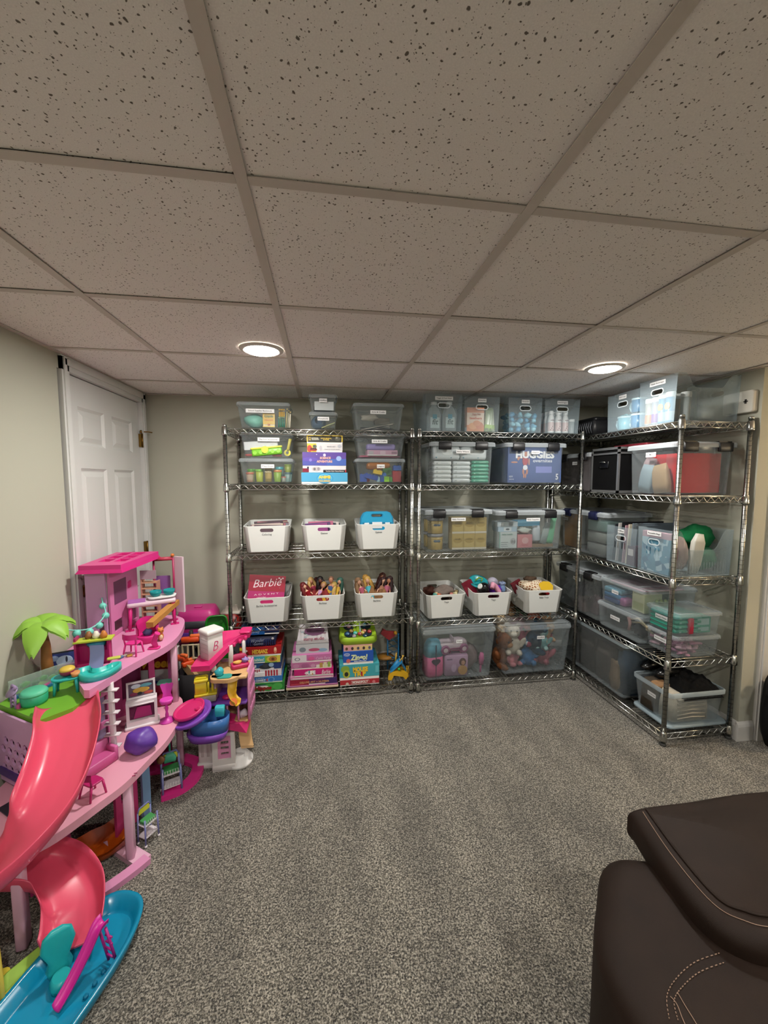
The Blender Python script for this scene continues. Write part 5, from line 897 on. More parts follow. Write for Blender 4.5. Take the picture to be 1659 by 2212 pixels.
gbox('paper_carton', 'cream carton standing at the near side of the packets box', 'carton', X3+.06, 2.215, z4+.181, .10, .12, .118, '#b9bd9c', [(.1, .1, .9, .5, '#a3ab7c')], rz=R_, lid=1)
for i in range(5): MB().lathe([(.012, 0), (.013, .07), (.006, .09)], 10).build('green_vial', P('#8d9c5c', .35), label='olive vial in the near row of the packets box', cat='vial', group='olive vials').location = (X3+.13+.03*i, 2.15, z4+.182)
MB().rbox(.30, .30, .010, .02, .003).build('pink_sheet', P('#9c6a7c', .5), label='pink sheet lying just under the lid of the packets box', cat='sheet').location = (X3+.2, 2.32, z4+.314)
blob(MB(), (0, 0, 0), (.07, .06, .05), 81, .2).build('strap_bundle', fab('#31333a'), label='dark strap bundle in the lower clear box', cat='straps').location = (X3+.12, 2.22, z4+.07)
for i in range(3): MB().tube([(0, -.08, .0), (.005, 0, .03-.01*i), (0, .07, .0)], .007, 6).build('tan_strap', P('#b3a689', .6), label='tan strap looped in the lower clear box', cat='strap', group='tan straps').location = (X3+.05+.02*i, 2.20, z4+.11-.02*i)
MB().tube([(0, .01, .05), (-.004, -.01, .02), (0, .0, -.03)], .010, 8).build('pink_strap', P('#a07a76', .5), label='pinkish strap hanging in the lower clear box', cat='strap').location = (X3+.045, 2.26, z4+.075)
clear_box('small clear lidded box of teal wipe packs at the near end of the right unit', X3+.05, 2.035, z4+.125, .235, .30, .135, 'Beauty Wipes', R_, CL, sw=.085, group='small clear boxes at the near end', lidh=.012, tp=.93, sz=.66)
clear_box('small clear lidded box of pink packets under the teal wipes', X3+.05, 2.035, z4, .235, .30, .125, 'Electrolytes', R_, CL, sw=.085, group='small clear boxes at the near end', lidh=.012, tp=.93, sz=.66)
for i in range(4): wipes('teal face wipe pack, layer %s from the bottom' % ['one', 'two', 'three', 'four'][i], X3+.15, 2.035, z4+.137+.026*i, .17, .19, .025, ['#1f8f78', '#2aa088', '#23957e', '#5fb0a8'][i], 'teal face wipe packs', '#8fc4bc')
MB().rbox(.03, .02, .09, .006, .003).build('red_packet', P('#b23048', .4), label='red packet at the near side of the teal wipes box', cat='packet').location = (X3+.155, 1.938, z4+.137)
gbox('teal_carton', 'teal and white carton at the near side of the teal wipes box', 'carton', X3+.245, 1.945, z4+.137, .095, .10, .09, '#3f9c8c', [(.1, .5, .9, .9, '#9fc4c6'), (.15, .1, .9, .35, '#8fb8bc')], lid=1)
rn = random.Random(11)
for i in range(34): MB().rbox(.055, .012, .028, .004, .002).build('pink_packet', P(['#a8708e', '#b98aa2', '#8f5a7a', '#c9a3b4'][i % 4], .35), label='pink stick packet in the lowest near box', cat='packet', group='pink stick packets').matrix_local = T(X3+.085+rn.uniform(0, .20), 1.955+rn.uniform(0, .16), z4+.014+.02*(i//9)+rn.uniform(0, .004))@RZ(rn.uniform(0, 180))@RX(rn.uniform(40, 110))
# bottom shelf
clear_box('long clear open box of dark clothes on the right bottom shelf', X3+.0, 2.60, z5, .74, .40, .375, 'Bags', R_, CL, lid=False, sw=.055, group='large clear lidded boxes', tp=.93, sz=.80, sx=-.16)
heap('black clothes heaped over the rim of the long open box', X3+.20, 2.62, z5+.30, .62, .33, .13, '#0f0f11', 31, 'clothes').rotation_euler = (0, 0, rad(90))
for i, (c, yy, ww, hh) in enumerate((('#27384a', 2.32, .12, .29), ('#3a3430', 2.72, .30, .28), ('#4a4440', 2.50, .18, .27))):
    MB().loft([rr(.30, ww, .03, 0), rr(.31, ww, .04, hh*.5), rr(.29, ww*.95, .04, hh)]).build('folded_clothes', fab(c), label='%s folded clothes inside the long open box' % ['navy', 'brown black', 'charcoal'][i], cat='clothes').location = (X3+.2, yy, z5+.014)
blob(MB(), (0, 0, .08), (.02, .05, .11), 91, .2).build('tan_cloth', fab('#7d6a54'), label='tan cloth against the aisle side of the long open box', cat='cloth').location = (X3+.05, 2.37, z5+.02)
MB().loft([rr(.26, .38, .03, 0), rr(.285, .40, .035, .006), rr(.285, .40, .035, .018), rr(.265, .38, .03, .020)]).build('loose_lid', CLEAR('#9fb0b8', .55, .3), label='loose clear lid lying under the near open box', cat='lid').matrix_local = T(X3+.235, 2.06, z5+.0)@RZ(90)
clear_box('open clear box of folded knitwear at the near end of the bottom shelf', X3+.03, 2.055, z5+.024, .285, .37, .195, 'Clothes', R_, CL, lid=False, sw=.06, group='large clear lidded boxes', tp=.9, sz=.62)
for i, (c, w_, d_, zz, hh, xx, yy, lb_) in enumerate((('#a8a294', .25, .10, .012, .16, .19, 1.988, 'cream cable knit sweater at the near side of the open box'), ('#4a4136', .30, .12, .012, .165, .2, 2.10, 'patterned brown knit in the middle of the open box'), ('#8f6f50', .25, .06, .165, .022, .17, 2.06, 'tan knit strip on top of the open box'))):
    MB().loft([rr(w_, d_, .02, 0), rr(w_*1.02, d_*1.05, .03, hh*.5), rr(w_*.95, d_*.9, .03, hh)]).build('folded_sweater', fab(c), label=lb_, cat='sweater').location = (X3+xx, yy, z5+.024+zz)
for i in range(6): MB().tube([(-.09, -.055, .02+.022*i), (0, -.06, .03+.022*i), (.09, -.055, .02+.022*i)], .0035, 6).build('cable_stitch', fab('#aaa497'), bpy.data.objects['folded_sweater'])
heap('black garment heaped at the wall side of the open box', X3+.26, 2.04, z5+.17, .26, .24, .10, '#0d0d0e', 36, 'clothes')
t = thing('black_shoes', 'pair of shiny black boots lying on the open box', 'shoes', (X3+.17, 2.14, z5+.225), 10)
for q in (-.05, .05):
    b_ = blob(MB(), (0, q, .03), (.10, .04, .03), 95, .08).build('boot', P('#0b0b0c', .25), t); MB().tube([(.07, q, .03), (.085, q, .075), (.08, q, .10)], [.03, .032, .034], 10).build('boot_shaft', P('#0e0e10', .3), b_)
# ================================================================ large dollhouse on the left
PK = P('#d18cb2', .4); PKM = P('#d99aae', .4); PKP = P('#d6a9bf', .4); LAV = P('#b98fb5', .45); MAG = P('#c41f74', .35); HOT = P('#d32f84', .35); DEEP = P('#8f1748', .4); WHT = P('#d9d2d6', .4); TUR = P('#2aa7a6', .35); LIME = P('#6aa52c', .45); CORAL = P('#d24a66', .3); PURP = P('#5a3494', .4)
def spl(pts, k=6, closed=False):
    """Catmull-Rom through the points"""
    out = []; n = len(pts); V = [Vector(p) for p in pts]
    rng = range(n) if closed else range(n-1)
    for i in rng:
        p0, p1, p2, p3 = (V[(i-1) % n] if closed or i else V[0]), V[i], V[(i+1) % n], (V[(i+2) % n] if closed or i+2 < n else V[-1])
        for j in range(k):
            t = j/k; out.append(.5*((2*p1)+(p2-p0)*t+(2*p0-5*p1+4*p2-p3)*t*t+(3*p1-p0-3*p2+p3)*t**3))
    if not closed: out.append(V[-1])
    return out
def channel(path, w, wall, th=.004, nu=14, k=5):
    """U-shaped slide chute swept along a path (outer + inner skin)"""
    P_ = spl(path, k); mb = MB(); rows = []
    for i, p in enumerate(P_):
        t = (P_[min(i+1, len(P_)-1)]-P_[max(i-1, 0)]); t.z = 0; t.normalize(); s = Vector((-t.y, t.x, 0)); ww = w[0]+(w[1]-w[0])*i/(len(P_)-1)
        rin, rout = [], []
        for j in range(nu+1):
            u = j/nu*2-1; a = abs(u)
            off = ww/2*(a if a < .8 else .8+(a-.8)*.55)*(1 if u > 0 else -1); z = .010*a**2+wall*min(1, .25+i/9)*max(0, (a-.55)/.45)**1.8
            rin.append(p+s*off+Vector((0, 0, z))); rout.append(p+s*(off*1.03)+Vector((0, 0, z-th)))
        rows.append([tuple(q) for q in rin]+[tuple(q) for q in reversed(rout)])
    return mb.loft(rows, True, True)
H = thing('dollhouse', 'large pink three storey dollhouse with a coral spiral slide', 'dollhouse', (0, 0, 0))
def slab(front, back, z, th, mat, name):
    pts = [tuple(p)[:2] for p in spl([(a, b, 0) for a, b in front], 5)]+back
    return MB().plate(pts, [], th, T(0, 0, z-th)).build(name, mat, H)
slab([(-.80, 2.215), (-.735, 2.152), (-.692, 2.0), (-.688, 1.822), (-.717, 1.691), (-.749, 1.568), (-.794, 1.482), (-.865, 1.363), (-.93, 1.31)], [(-1.05, 1.30), (-1.2, 1.32), (-1.2, 2.215)], .36, .03, PKM, 'middle_floor')
slab([(-.88, 2.50), (-.80, 2.42), (-.762, 2.30), (-.742, 2.15), (-.755, 2.03), (-.80, 1.92), (-.845, 1.80), (-.872, 1.70), (-.890, 1.635)], [(-.91, 1.638), (-.96, 1.70), (-1.03, 1.84), (-1.2, 1.90), (-1.2, 2.50)], .70, .032, PK, 'upper_floor')
for f_, z in (((-.80, 2.08), .3606), ((-.74, 1.60), .3606), ((-.81, 2.02), .7006)):
    for q in (0, .014): MB().box(f_[0], f_[0]+.012, f_[1]+q, f_[1]+q+.004, z-.0004, z+.0004).build('floor_slot', DEEP, H)
def col(x, y, z0, z1, w=.030, d=.042, mat=PKP): return MB().rbox(w, d, z1-z0, .006, .002, T(x, y, z0)@RZ(12)).build('column', mat, H)
col(-.765, 1.615, .02, .33); col(-.748, 2.135, .02, .33); col(-.962, 1.335, .02, .33); col(-.765, 2.15, .36, .668, .028, .045); col(-1.17, 2.15, .02, .33); col(-1.17, 1.36, .02, .33)
# base frames on the carpet
def bar(pts, w, h, mat, name='base_bar'):
    pp = spl([(a, b, 0) for a, b in pts], 5); L, R = [], []
    for i, p in enumerate(pp):
        t = (pp[min(i+1, len(pp)-1)]-pp[max(i-1, 0)]).normalized(); s = Vector((-t.y, t.x, 0))*w/2; L.append(tuple(p+s)[:2]); R.append(tuple(p-s)[:2])
    return MB().plate(L+R[::-1], [], h).build(name, mat, H)
bar([(-.70, 1.60), (-.735, 1.555), (-.80, 1.49), (-.87, 1.44)], .04, .022, PK); bar([(-.705, 1.585), (-.80, 1.65), (-.92, 1.74)], .055, .02, PKP); bar([(-.76, 2.19), (-.665, 2.13), (-.655, 2.03), (-.70, 1.96), (-.77, 1.93)], .055, .022, HOT); bar([(-.75, 2.13), (-.9, 2.12), (-1.1, 2.12)], .05, .02, HOT)
# lower storey panels
def panel(x0, y0, x1, y1, z0, z1, th, mat, name='wall_panel', holes=(), par=None):
    """upright panel from (x0,y0) to (x1,y1); holes as fractions (u0,v0,u1,v1)"""
    L = math.hypot(x1-x0, y1-y0); a = math.atan2(y1-y0, x1-x0); h = z1-z0
    hs = [[(u0*L, v0*h), (u1*L, v0*h), (u1*L, v1*h), (u0*L, v1*h)] for u0, v0, u1, v1 in holes]
    return MB().plate([(0, 0), (L, 0), (L, h), (0, h)], hs, th, T(x0, y0, z0)@Matrix.Rotation(a, 4, 'Z')@FRONT).build(name, mat, par or H)
panel(-.862, 1.70, -.822, 1.80, .02, .33, .012, P('#b8336e', .4), holes=[(.25, .45, .8, .9)]); panel(-1.19, 2.17, -.80, 2.17, .0, .33, .01, P('#9c2a60', .5)); panel(-.80, 1.80, -.785, 1.84, .02, .33, .01, P('#6f8fb5', .4)); panel(-1.19, 1.9, -1.0, 1.98, .02, .33, .01, P('#7d1f4c', .5))
panel(-1.05, 1.50, -.97, 1.60, .02, .33, .01, P('#a8326c', .4), holes=[(.2, .3, .8, .85)])
# middle storey panels
panel(-1.19, 2.20, -.80, 2.20, .36, .67, .01, P('#a04a7c', .5), holes=[(.62, .15, .97, .95)]); panel(-1.13, 1.62, -1.13, 2.19, .36, .67, .01, P('#b24c84', .5))
wp = panel(-.985, 1.60, -.905, 1.80, .36, .628, .012, P('#c06a98', .45), holes=[(.12, .52, .45, .92), (.55, .52, .9, .92), (.12, .12, .45, .42), (.55, .12, .9, .42)])
panel(-.975, 1.625, -.915, 1.775, .38, .65, .004, P('#8a7f9e', .4), 'wall_picture')
panel(-1.0, 2.02, -.86, 2.14, .36, .62, .01, P('#b3467e', .45), holes=[(.2, .3, .85, .9)])
# white trellis post on the middle storey
o = MB().rbox(.018, .018, .315, .003, .001, T(-.868, 1.742, .36))
for i in range(6): o.box(-.898, -.842, 1.73, 1.755, .40+.048*i, .404+.048*i)
o.build('trellis_post', WHT, H)
# lattice side panel under the green deck
hexs = []
for r_ in range(4):
    for c_ in range(5):
        cx, cy = .035+.042*c_+.021*(r_ % 2), .06+.036*r_; hexs.append([(cx+.0165*cos(pi/3*k+pi/6), cy+.0165*sin(pi/3*k+pi/6)) for k in range(6)])
MB().plate([(0, 0), (.255, 0), (.255, .27), (0, .27)], hexs, .008, T(-1.215, 1.655, .37)@RZ(-32)@FRONT).build('lattice_panel', LAV, H)
panel(-1.212, 1.645, -1.03, 1.53, .395, .425, .006, P('#4a2f74', .4), 'name_strip')
# green roof deck, hung just below the upper floor
MB().plate([(-.895, 1.72), (-.93, 1.60), (-1.0, 1.53), (-1.222, 1.67), (-1.222, 1.88), (-1.02, 1.88)], [], .022, T(0, 0, .632)).build('green_deck', LIME, H)
MB().box(-1.224, -1.205, 1.67, 1.70, .36, .632).box(-1.02, -1.0, 1.535, 1.55, .37, .632).build('deck_support', LAV, H)
# coral slide
SL = [(-.965, 1.635, .652), (-.915, 1.545, .625), (-.872, 1.465, .595), (-.835, 1.345, .548), (-.832, 1.245, .492), (-.873, 1.185, .43), (-.94, 1.160, .38), (-1.03, 1.165, .335), (-1.095, 1.215, .295), (-1.105, 1.29, .262), (-1.055, 1.365, .23), (-.97, 1.395, .198), (-.895, 1.40, .16), (-.83, 1.365, .112), (-.80, 1.315, .075), (-.785, 1.27, .055)]
channel(SL, (.205, .175), .062, .005, 16, 6).build('slide', CORAL, H)
# palm tree
PT = thing('toy_palm', 'lime green toy palm tree with a brown trunk by the left wall', 'toy palm', (-1.165, 1.86, .655)); PT.scale = (1.08, 1.08, 1.22)
MB().tube([(0, 0, 0), (-.004, 0, .06), (-.004, 0, .12), (-.014, 0, .19)], [.022, .019, .016, .012], 12).build('trunk', P('#8a5a2a', .6), PT)
for i, (a, L_, dr) in enumerate(((-20, .115, .05), (35, .105, .03), (100, .10, .02), (170, .09, .03), (220, .105, .055), (285, .12, .085))):
    def fr(u, v, a=a, L_=L_, dr=dr):
        s_ = (v-.5)*2; wd = .040*sin(pi*min(1, u*.93+.05))**.7; x = u*L_; y = s_*wd; z = .20+.025*sin(pi*u*.8)-dr*u*u-.012*s_*s_+.004*abs(sin(9*u))*abs(s_)
        c, d = cos(rad(a)), sin(rad(a)); return (c*x-d*y-.012, d*x+c*y, z)
    m_ = MB().sheet(fr, 10, 6); n_ = len(m_.v); m_.sheet(lambda u, v, fr=fr: tuple(Vector(fr(u, 1-v))-Vector((0, 0, .007))), 10, 6); m_.build('frond', P('#86b53f', .5), PT)
ga = [(-1.085, 1.85, .868), (-1.07, 1.90, .845), (-1.045, 1.95, .832), (-1.035, 2.01, .838), (-1.04, 2.08, .862), (-1.075, 2.13, .895), (-1.09, 2.155, .915)]
G_ = thing('lantern_garland', 'aqua string of round lanterns from the palm to the tower', 'garland', (0, 0, 0)); gp = spl(ga, 5)
MB().tube(gp, .003, 6).build('string', P('#7fc9c0', .45), G_)
for i in (5, 10, 15, 20, 25): ballpart('lantern', P('#6cc4b8', .45), G_, tuple(gp[i]-Vector((0, 0, .014))), .016)
# furniture on the green deck
t = thing('aquarium_panel', 'clear panel with a green leafy print along the deck edge', 'panel', (-1.20, 1.69, .6545), 52)
MB().box(0, .225, -.003, .003, 0, .075).build('pane', CLEAR('#b9d0c4', .25, .1), t); MB().box(0, .225, -.012, .012, 0, .010).build('base', P('#1f6a94', .4), t)
for i in range(7): blob(MB(), (.02+.03*i, .005, .03+.01*(i % 2)), (.018, .003, .012), i, .2, 10, 6).build('leaf_print', P(['#3f8a3c', '#5aa04c', '#2f6a3c'][i % 3], .5), t)
t = thing('pouf', 'green round pouf with a padded mint top on the deck', 'pouf', (-1.095, 1.66, .6545))
MB().lathe([(.040, 0), (.042, .01), (.042, .035), (.038, .038)], 20).build('base', P('#2a9c74', .45), t); MB().lathe([(.042, .036), (.044, .042), (.036, .052), (.001, .048)], 20).build('cushion', P('#52b893', .5), t)
t = thing('toy_shower', 'clear lilac toy shower post on the deck corner', 'toy', (-1.145, 1.63, .6545), -30)
MB().tube([(-.012, 0, 0), (-.012, 0, .065), (0, 0, .088), (.016, 0, .085), (.018, 0, .075)], .005, 8).tube([(.012, 0, 0), (.012, 0, .06)], .004, 6).build('frame', CLEAR('#a58fb8', .7, .2), t)
for i in range(4): MB().box(-.012, .012, -.002, .002, .012+.014*i, .016+.014*i).build('rung', CLEAR('#b3a0c0', .7, .2), t)
MB().lathe([(.02, 0), (.022, .006), (.004, .014)], 12, T(.0, 0, .06)@RX(40)).build('shower_head', P('#8f7fa0', .4), t)
t = thing('toy_table', 'turquoise toy table with four legs on the deck', 'toy table', (-1.02, 1.73, .6545), 15)
MB().loft([rr(.095, .06, .028, .055, 4), rr(.10, .065, .03, .058, 4), rr(.10, .065, .03, .064, 4)]).build('table_top', TUR, t)
for qx in (-1, 1):
    for qy in (-1, 1): MB().tube([(qx*.034, qy*.018, .058), (qx*.038, qy*.022, 0)], [.007, .005], 6).build('leg', TUR, t)
ballpart('x', P('#7c2344', .4), None, (-1.02, 1.735, .737), (.026, .026, .018)).name = 'toy_cake'; o = bpy.data.objects['toy_cake']; tag(o, 'toy cake of maroon sponge and yellow icing on the turquoise table', 'toy food')
ballpart('icing', P('#c9ac44', .45), o, (0, 0, .45), (1.02, 1.02, .7)); MB().lathe([(.013, 0), (.016, .018), (.012, .016)], 12).build('toy_pot', P('#c98a55', .45), label='tan toy pot beside the cake', cat='toy').location = (-.985, 1.725, .719)
t = thing('toy_screen', 'dark blue toy screen with a skater picture leaning at the wall', 'toy screen', (-1.12, 1.89, .68), 22, None, -8)
MB().box(-.065, .065, 0, .006, 0, .075).build('frame', P('#10131f', .4), t); MB().box(-.059, .059, -.001, 0, .006, .069).build('picture', P('#24357c', .4), t)
for c_, r_, cc in (((.0, -.0012, .035), (.03, .0008, .022), '#9fb2cc'), ((-.035, -.0012, .05), (.016, .0008, .012), '#7f93b8'), ((.04, -.0012, .02), (.018, .0008, .01), '#5d74a6'), ((.008, -.002, .04), (.004, .0008, .013), '#1a2038')): ballpart('picture_shape', P(cc, .5), t, c_, r_)
# upper floor : long turquoise trough pool and loungers
tp = [(-1.0, 1.775), (-.985, 1.735), (-.945, 1.70), (-.90, 1.70), (-.865, 1.735), (-.852, 1.79), (-.86, 1.82), (-.885, 1.82), (-.90, 1.79), (-.925, 1.765), (-.955, 1.775), (-.975, 1.80)]
t = thing('toy_pool', 'curved turquoise toy trough pool at the upper floor edge', 'toy pool', (0, 0, .7005)); cx_, cy_ = -.925, 1.76
oo = [tuple(p)[:2] for p in spl([(a, b, 0) for a, b in tp], 4, True)]; ii = [(cx_+(a-cx_)*.90, cy_+(b-cy_)*.86) for a, b in oo]
MB().loft([[(a, b, 0) for a, b in oo], [(a, b, .026) for a, b in oo], [(a, b, .028) for a, b in ii], [(a, b, .008) for a, b in ii]], True, True).build('trough', P('#2fb0a8', .35), t)
MB().rbox(.05, .022, .008, .006, .002).build('toy_lounger_pillow', P('#b9bf4e', .5), label='yellow green toy cushion at the far rim of the trough pool', cat='toy cushion').matrix_local = T(-.90, 1.845, .729)@RZ(20)
t = thing('toy_lounger', 'lilac blue toy lounger leaning on the counter', 'toy chair', (-.955, 1.825, .701), 0, None, 12)
MB().sheet(lambda u, v: ((u-.5)*.055, .02-.045*(1-v)**2, .0+v*.098), 4, 10).sheet(lambda u, v: ((.5-u)*.055, .023-.045*(1-v)**2, .0+v*.098), 4, 10).build('sling', P('#8a90c0', .35), t)
# counter
t = thing('toy_counter', 'magenta toy counter with a lime worktop', 'toy counter', (-.995, 1.88, .7005), 12)
MB().box(-.062, .062, -.022, .022, 0, .012).box(-.062, .062, .014, .022, 0, .10).box(-.065, -.057, -.022, .022, 0, .125).box(.055, .062, -.022, .022, 0, .105).box(-.01, .057, -.022, -.018, 0, .062).build('cabinet', P('#a81c62', .4), t)
MB().box(-.066, .075, -.030, .026, .105, .111).build('worktop', P('#b3c03c', .4), t); MB().lathe([(.018, 0), (.018, .003)], 16, T(.025, -.0225, .033)@RX(90)).build('door_emblem', P('#c23a7c', .4), t); blob(MB(), (.01, .0, .085), (.035, .012, .014), 3, .2).build('towels', P('#2f86a0', .5), t)
for i in range(3): MB().lathe([(.012, 0), (.015, .012), (.010, .022), (.006, .03)], 10).build('toy_basket', P(['#8a5a34', '#d9d2c4', '#b9702c'][i], .5), label='%s toy jar on the lime worktop' % ['brown', 'white', 'orange'][i], cat='toy jar').location = (-1.015+.03*i, 1.885, .812)
# tower walls and roof
TW = thing('dollhouse_tower', 'lavender pink tower with a hot pink slatted roof on the dollhouse', 'dollhouse tower', (0, 0, 0))
def tpanel(*a, **k): return panel(*a, par=TW, **k)
tpanel(-1.165, 2.17, -1.075, 2.17, .70, 1.05, .012, LAV, 'front_wall', holes=[(.55, .10, .85, .26)]); tpanel(-1.07, 2.17, -1.055, 2.44, .70, 1.05, .010, P('#c877a6', .45), 'side_wall', holes=[(.62, .06, .95, .30), (.1, .06, .42, .22)])
tpanel(-1.068, 2.205, -1.060, 2.32, .86, .98, .004, P('#6a3f5c', .4), 'wall_picture').location = (.006, 0, 0); tpanel(-1.165, 2.45, -1.05, 2.45, .70, 1.05, .01, P('#c98ab0', .45), 'rear_wall')
blob(MB(), (-1.058, 2.36, .93), (.012, .03, .03), 3, .15).build('wall_sconce', MAG, TW)
rh = [[(a, b) for a, b in ((x0, y0), (x0+.055, y0), (x0+.055, y0+.075), (x0, y0+.075))] for x0 in (-1.135, -1.06) for y0 in (2.22, 2.31, 2.40)]
MB().plate([(-1.175, 2.13), (-.985, 2.13), (-.95, 2.50), (-1.175, 2.50)], rh, .022, T(0, 0, 1.062)).build('roof', HOT, TW)
MB().loft([[(-1.185, 2.12, 1.045), (-.975, 2.12, 1.045), (-.94, 2.51, 1.045), (-1.185, 2.51, 1.045)], [(-1.175, 2.13, 1.062), (-.985, 2.13, 1.062), (-.95, 2.50, 1.062), (-1.175, 2.50, 1.062)]], True, True, False).build('eave', P('#bd1f70', .35), TW)
MB().tube([(-.965, 2.48, 1.04), (-.875, 2.50, 1.04)], .012, 6).build('roof_beam', P('#a8324a', .4), TW)
for x, y in ((-.975, 2.49), (-.872, 2.50)): MB().tube([(x, y, .70), (x, y, 1.045)], .006, 6).build('roof_post', P('#9c1c50', .4), TW)
tpanel(-.865, 2.515, -.81, 2.49, .72, 1.05, .012, P('#d2bcc8', .45), 'end_wall'); ballpart('roof_finial', P('#c06a2c', .4), TW, (-.872, 2.495, 1.06), .010)
tpanel(-.985, 2.54, -.905, 2.54, .72, .93, .008, P('#8a5a9c', .5), 'purple_wall')
# stairs at the rear
t = thing('toy_stairs', 'tan toy bookcase steps behind the pink desk', 'toy shelf', (-.985, 2.46, .7005), 0)
MB().box(-.045, -.038, -.02, .02, 0, .26).box(.038, .045, -.02, .02, 0, .22).build('side', P('#b98672', .5), t)
for i in range(6): MB().box(-.042, .042, -.022, .022, .04+.034*i, .046+.034*i).build('tread', P('#c79a78', .5), t)
MB().box(-.045, .04, -.022, -.018, .235, .285).build('picture', P('#a9939c', .5), t)
# pink desk with a white top and turquoise sinks
t = thing('toy_desk', 'white topped toy vanity desk with magenta legs', 'toy desk', (-.93, 2.33, .7005), 22)
MB().rbox(.23, .09, .022, .012, .004, T(0, 0, .125)).build('desk_top', P('#d3bcc8', .4), t); MB().box(-.11, -.03, -.035, .03, .147, .153).build('mat', P('#a866b0', .45), t)
for x, y in ((-.10, -.03), (.10, -.03), (-.10, .03), (.10, .03)): MB().tube([(x, y, .125), (x*1.06, y*1.2, 0)], [.010, .008], 6).box(x*1.06-.02, x*1.06+.02, y*1.2-.006, y*1.2+.006, 0, .008).build('leg', MAG, t)
MB().loft([rr(.135, .07, .03, 0, 4), rr(.14, .075, .034, .010, 4)], M=T(.05, 0, .153)).build('basin_top', P('#dfe0e0', .35), t)
for q in (.02, .085): MB().lathe([(.016, 0), (.028, .014), (.030, .03), (.027, .03), (.018, .006)], 16, T(q, 0, .162)).build('sink_bowl', CLEAR('#1f8f94', .75, .15), t)
# chairs
def toy_chair(label, x, y, z, rz, mat):
    t = thing('toy_chair', label, 'toy chair', (x, y, z), rz, 'magenta toy chairs')
    MB().rbox(.055, .05, .007, .012, .002, T(0, 0, .05)).build('seat', mat, t)
    for q in (-1, 1):
        MB().tube([(q*.024, -.02, .052), (q*.030, -.026, 0)], [.0045, .0035], 6).build('leg', mat, t); MB().tube([(q*.024, .02, .052), (q*.030, .030, 0)], [.0045, .0035], 6).build('leg', mat, t)
        MB().tube([(q*.025, .02, .052), (q*.028, .026, .095)], .0035, 6).build('back_post', mat, t)
    MB().sheet(lambda u, v: ((u-.5)*.064, .028+.012*sin(pi*u)-.004, .078+v*.024), 8, 2).sheet(lambda u, v: ((.5-u)*.064, .031+.012*sin(pi*u)-.004, .078+v*.024), 8, 2).build('back_band', mat, t); return t
toy_chair('magenta toy chair on the upper floor before the tub chair', -.868, 1.955, .7005, 170, HOT); toy_chair('magenta toy chair on the middle floor beside the slide', -.835, 1.52, .3605, 150, P('#b81f68', .4))
t = thing('toy_tub_chair', 'hot pink toy tub chair on the upper floor', 'toy chair', (-.865, 2.10, .7005), 20)
MB().loft([rr(.08, .07, .03, 0, 4), rr(.095, .085, .036, .035, 4), rr(.088, .078, .034, .038, 4), rr(.07, .06, .028, .034, 4)]).build('seat_shell', MAG, t)
MB().sheet(lambda u, v: (.05*sin((u-.5)*4.4), .012+.036*cos((u-.5)*4.4), .03+v*.085*(.45+.55*sin(pi*u))), 16, 5).sheet(lambda u, v: (.045*sin((.5-u)*4.4), .012+.031*cos((.5-u)*4.4), .03+v*.085*(.45+.55*sin(pi*u))), 16, 5).build('back_shell', HOT, t)
blob(MB(), (0, 0, .045), (.02, .012, .02), 6, .15).build('toy_baby', P('#4a4a7c', .5), t)
ballpart('baby_head', P('#c99a78', .5), t, (.006, 0, .074), .011)
t = thing('toy_pedestal', 'hot pink bent toy stool leg at the upper floor edge', 'toy stool', (-.80, 2.005, .7005), 0)
MB().rbox(.05, .03, .008, .006, .002).build('foot', HOT, t); MB().tube([(.01, 0, .005), (.0, 0, .03), (.012, 0, .065), (.018, 0, .075)], [.010, .014, .010, .014], 8).build('stem', HOT, t)
MB().box(-.017, .017, -.16, .16, 0, .026).build('wooden_beam', P('#b37d3a', .55), label='plain wooden beam laid across the vanity desk', cat='toy beam').matrix_local = T(-.835, 2.235, .788)@RZ(-3)@RX(3)
t = thing('toy_squirrel', 'orange toy animal sitting on the upper floor edge', 'toy animal', (-.805, 2.10, .7005), 30)
bm = MB(); bm.ell((0, 0, .022), (.014, .013, .022)); bm.ell((0, -.003, .052), (.015, .014, .015)); bm.ell((0, .016, .028), (.008, .008, .024)); bm.ell((.009, 0, .066), .005, 8, 6); bm.ell((-.009, 0, .066), .005, 8, 6)
OB('body', remesh(bm, .003), P('#c0702c', .5), t); ballpart('belly', P('#dcc39c', .5), t, (0, -.009, .02), (.009, .006, .014)); [ballpart('eye', BLK, t, (q*.006, -.0155, .055), .0022) for q in (-1, 1)]
for i, (x, y, c) in enumerate(((-.90, 1.935, '#d9d3c8'), (-.875, 1.93, '#d6b54a'), (-.905, 1.915, '#4f6f94'))): MB().rbox(.022, .014, .010, .004, .002).build('toy_trinket', P(c, .45), label='%s toy trinket under the magenta chair' % ['white', 'yellow', 'blue'][i], cat='toy').matrix_local = T(x, y, .7005)@RZ(30*i)
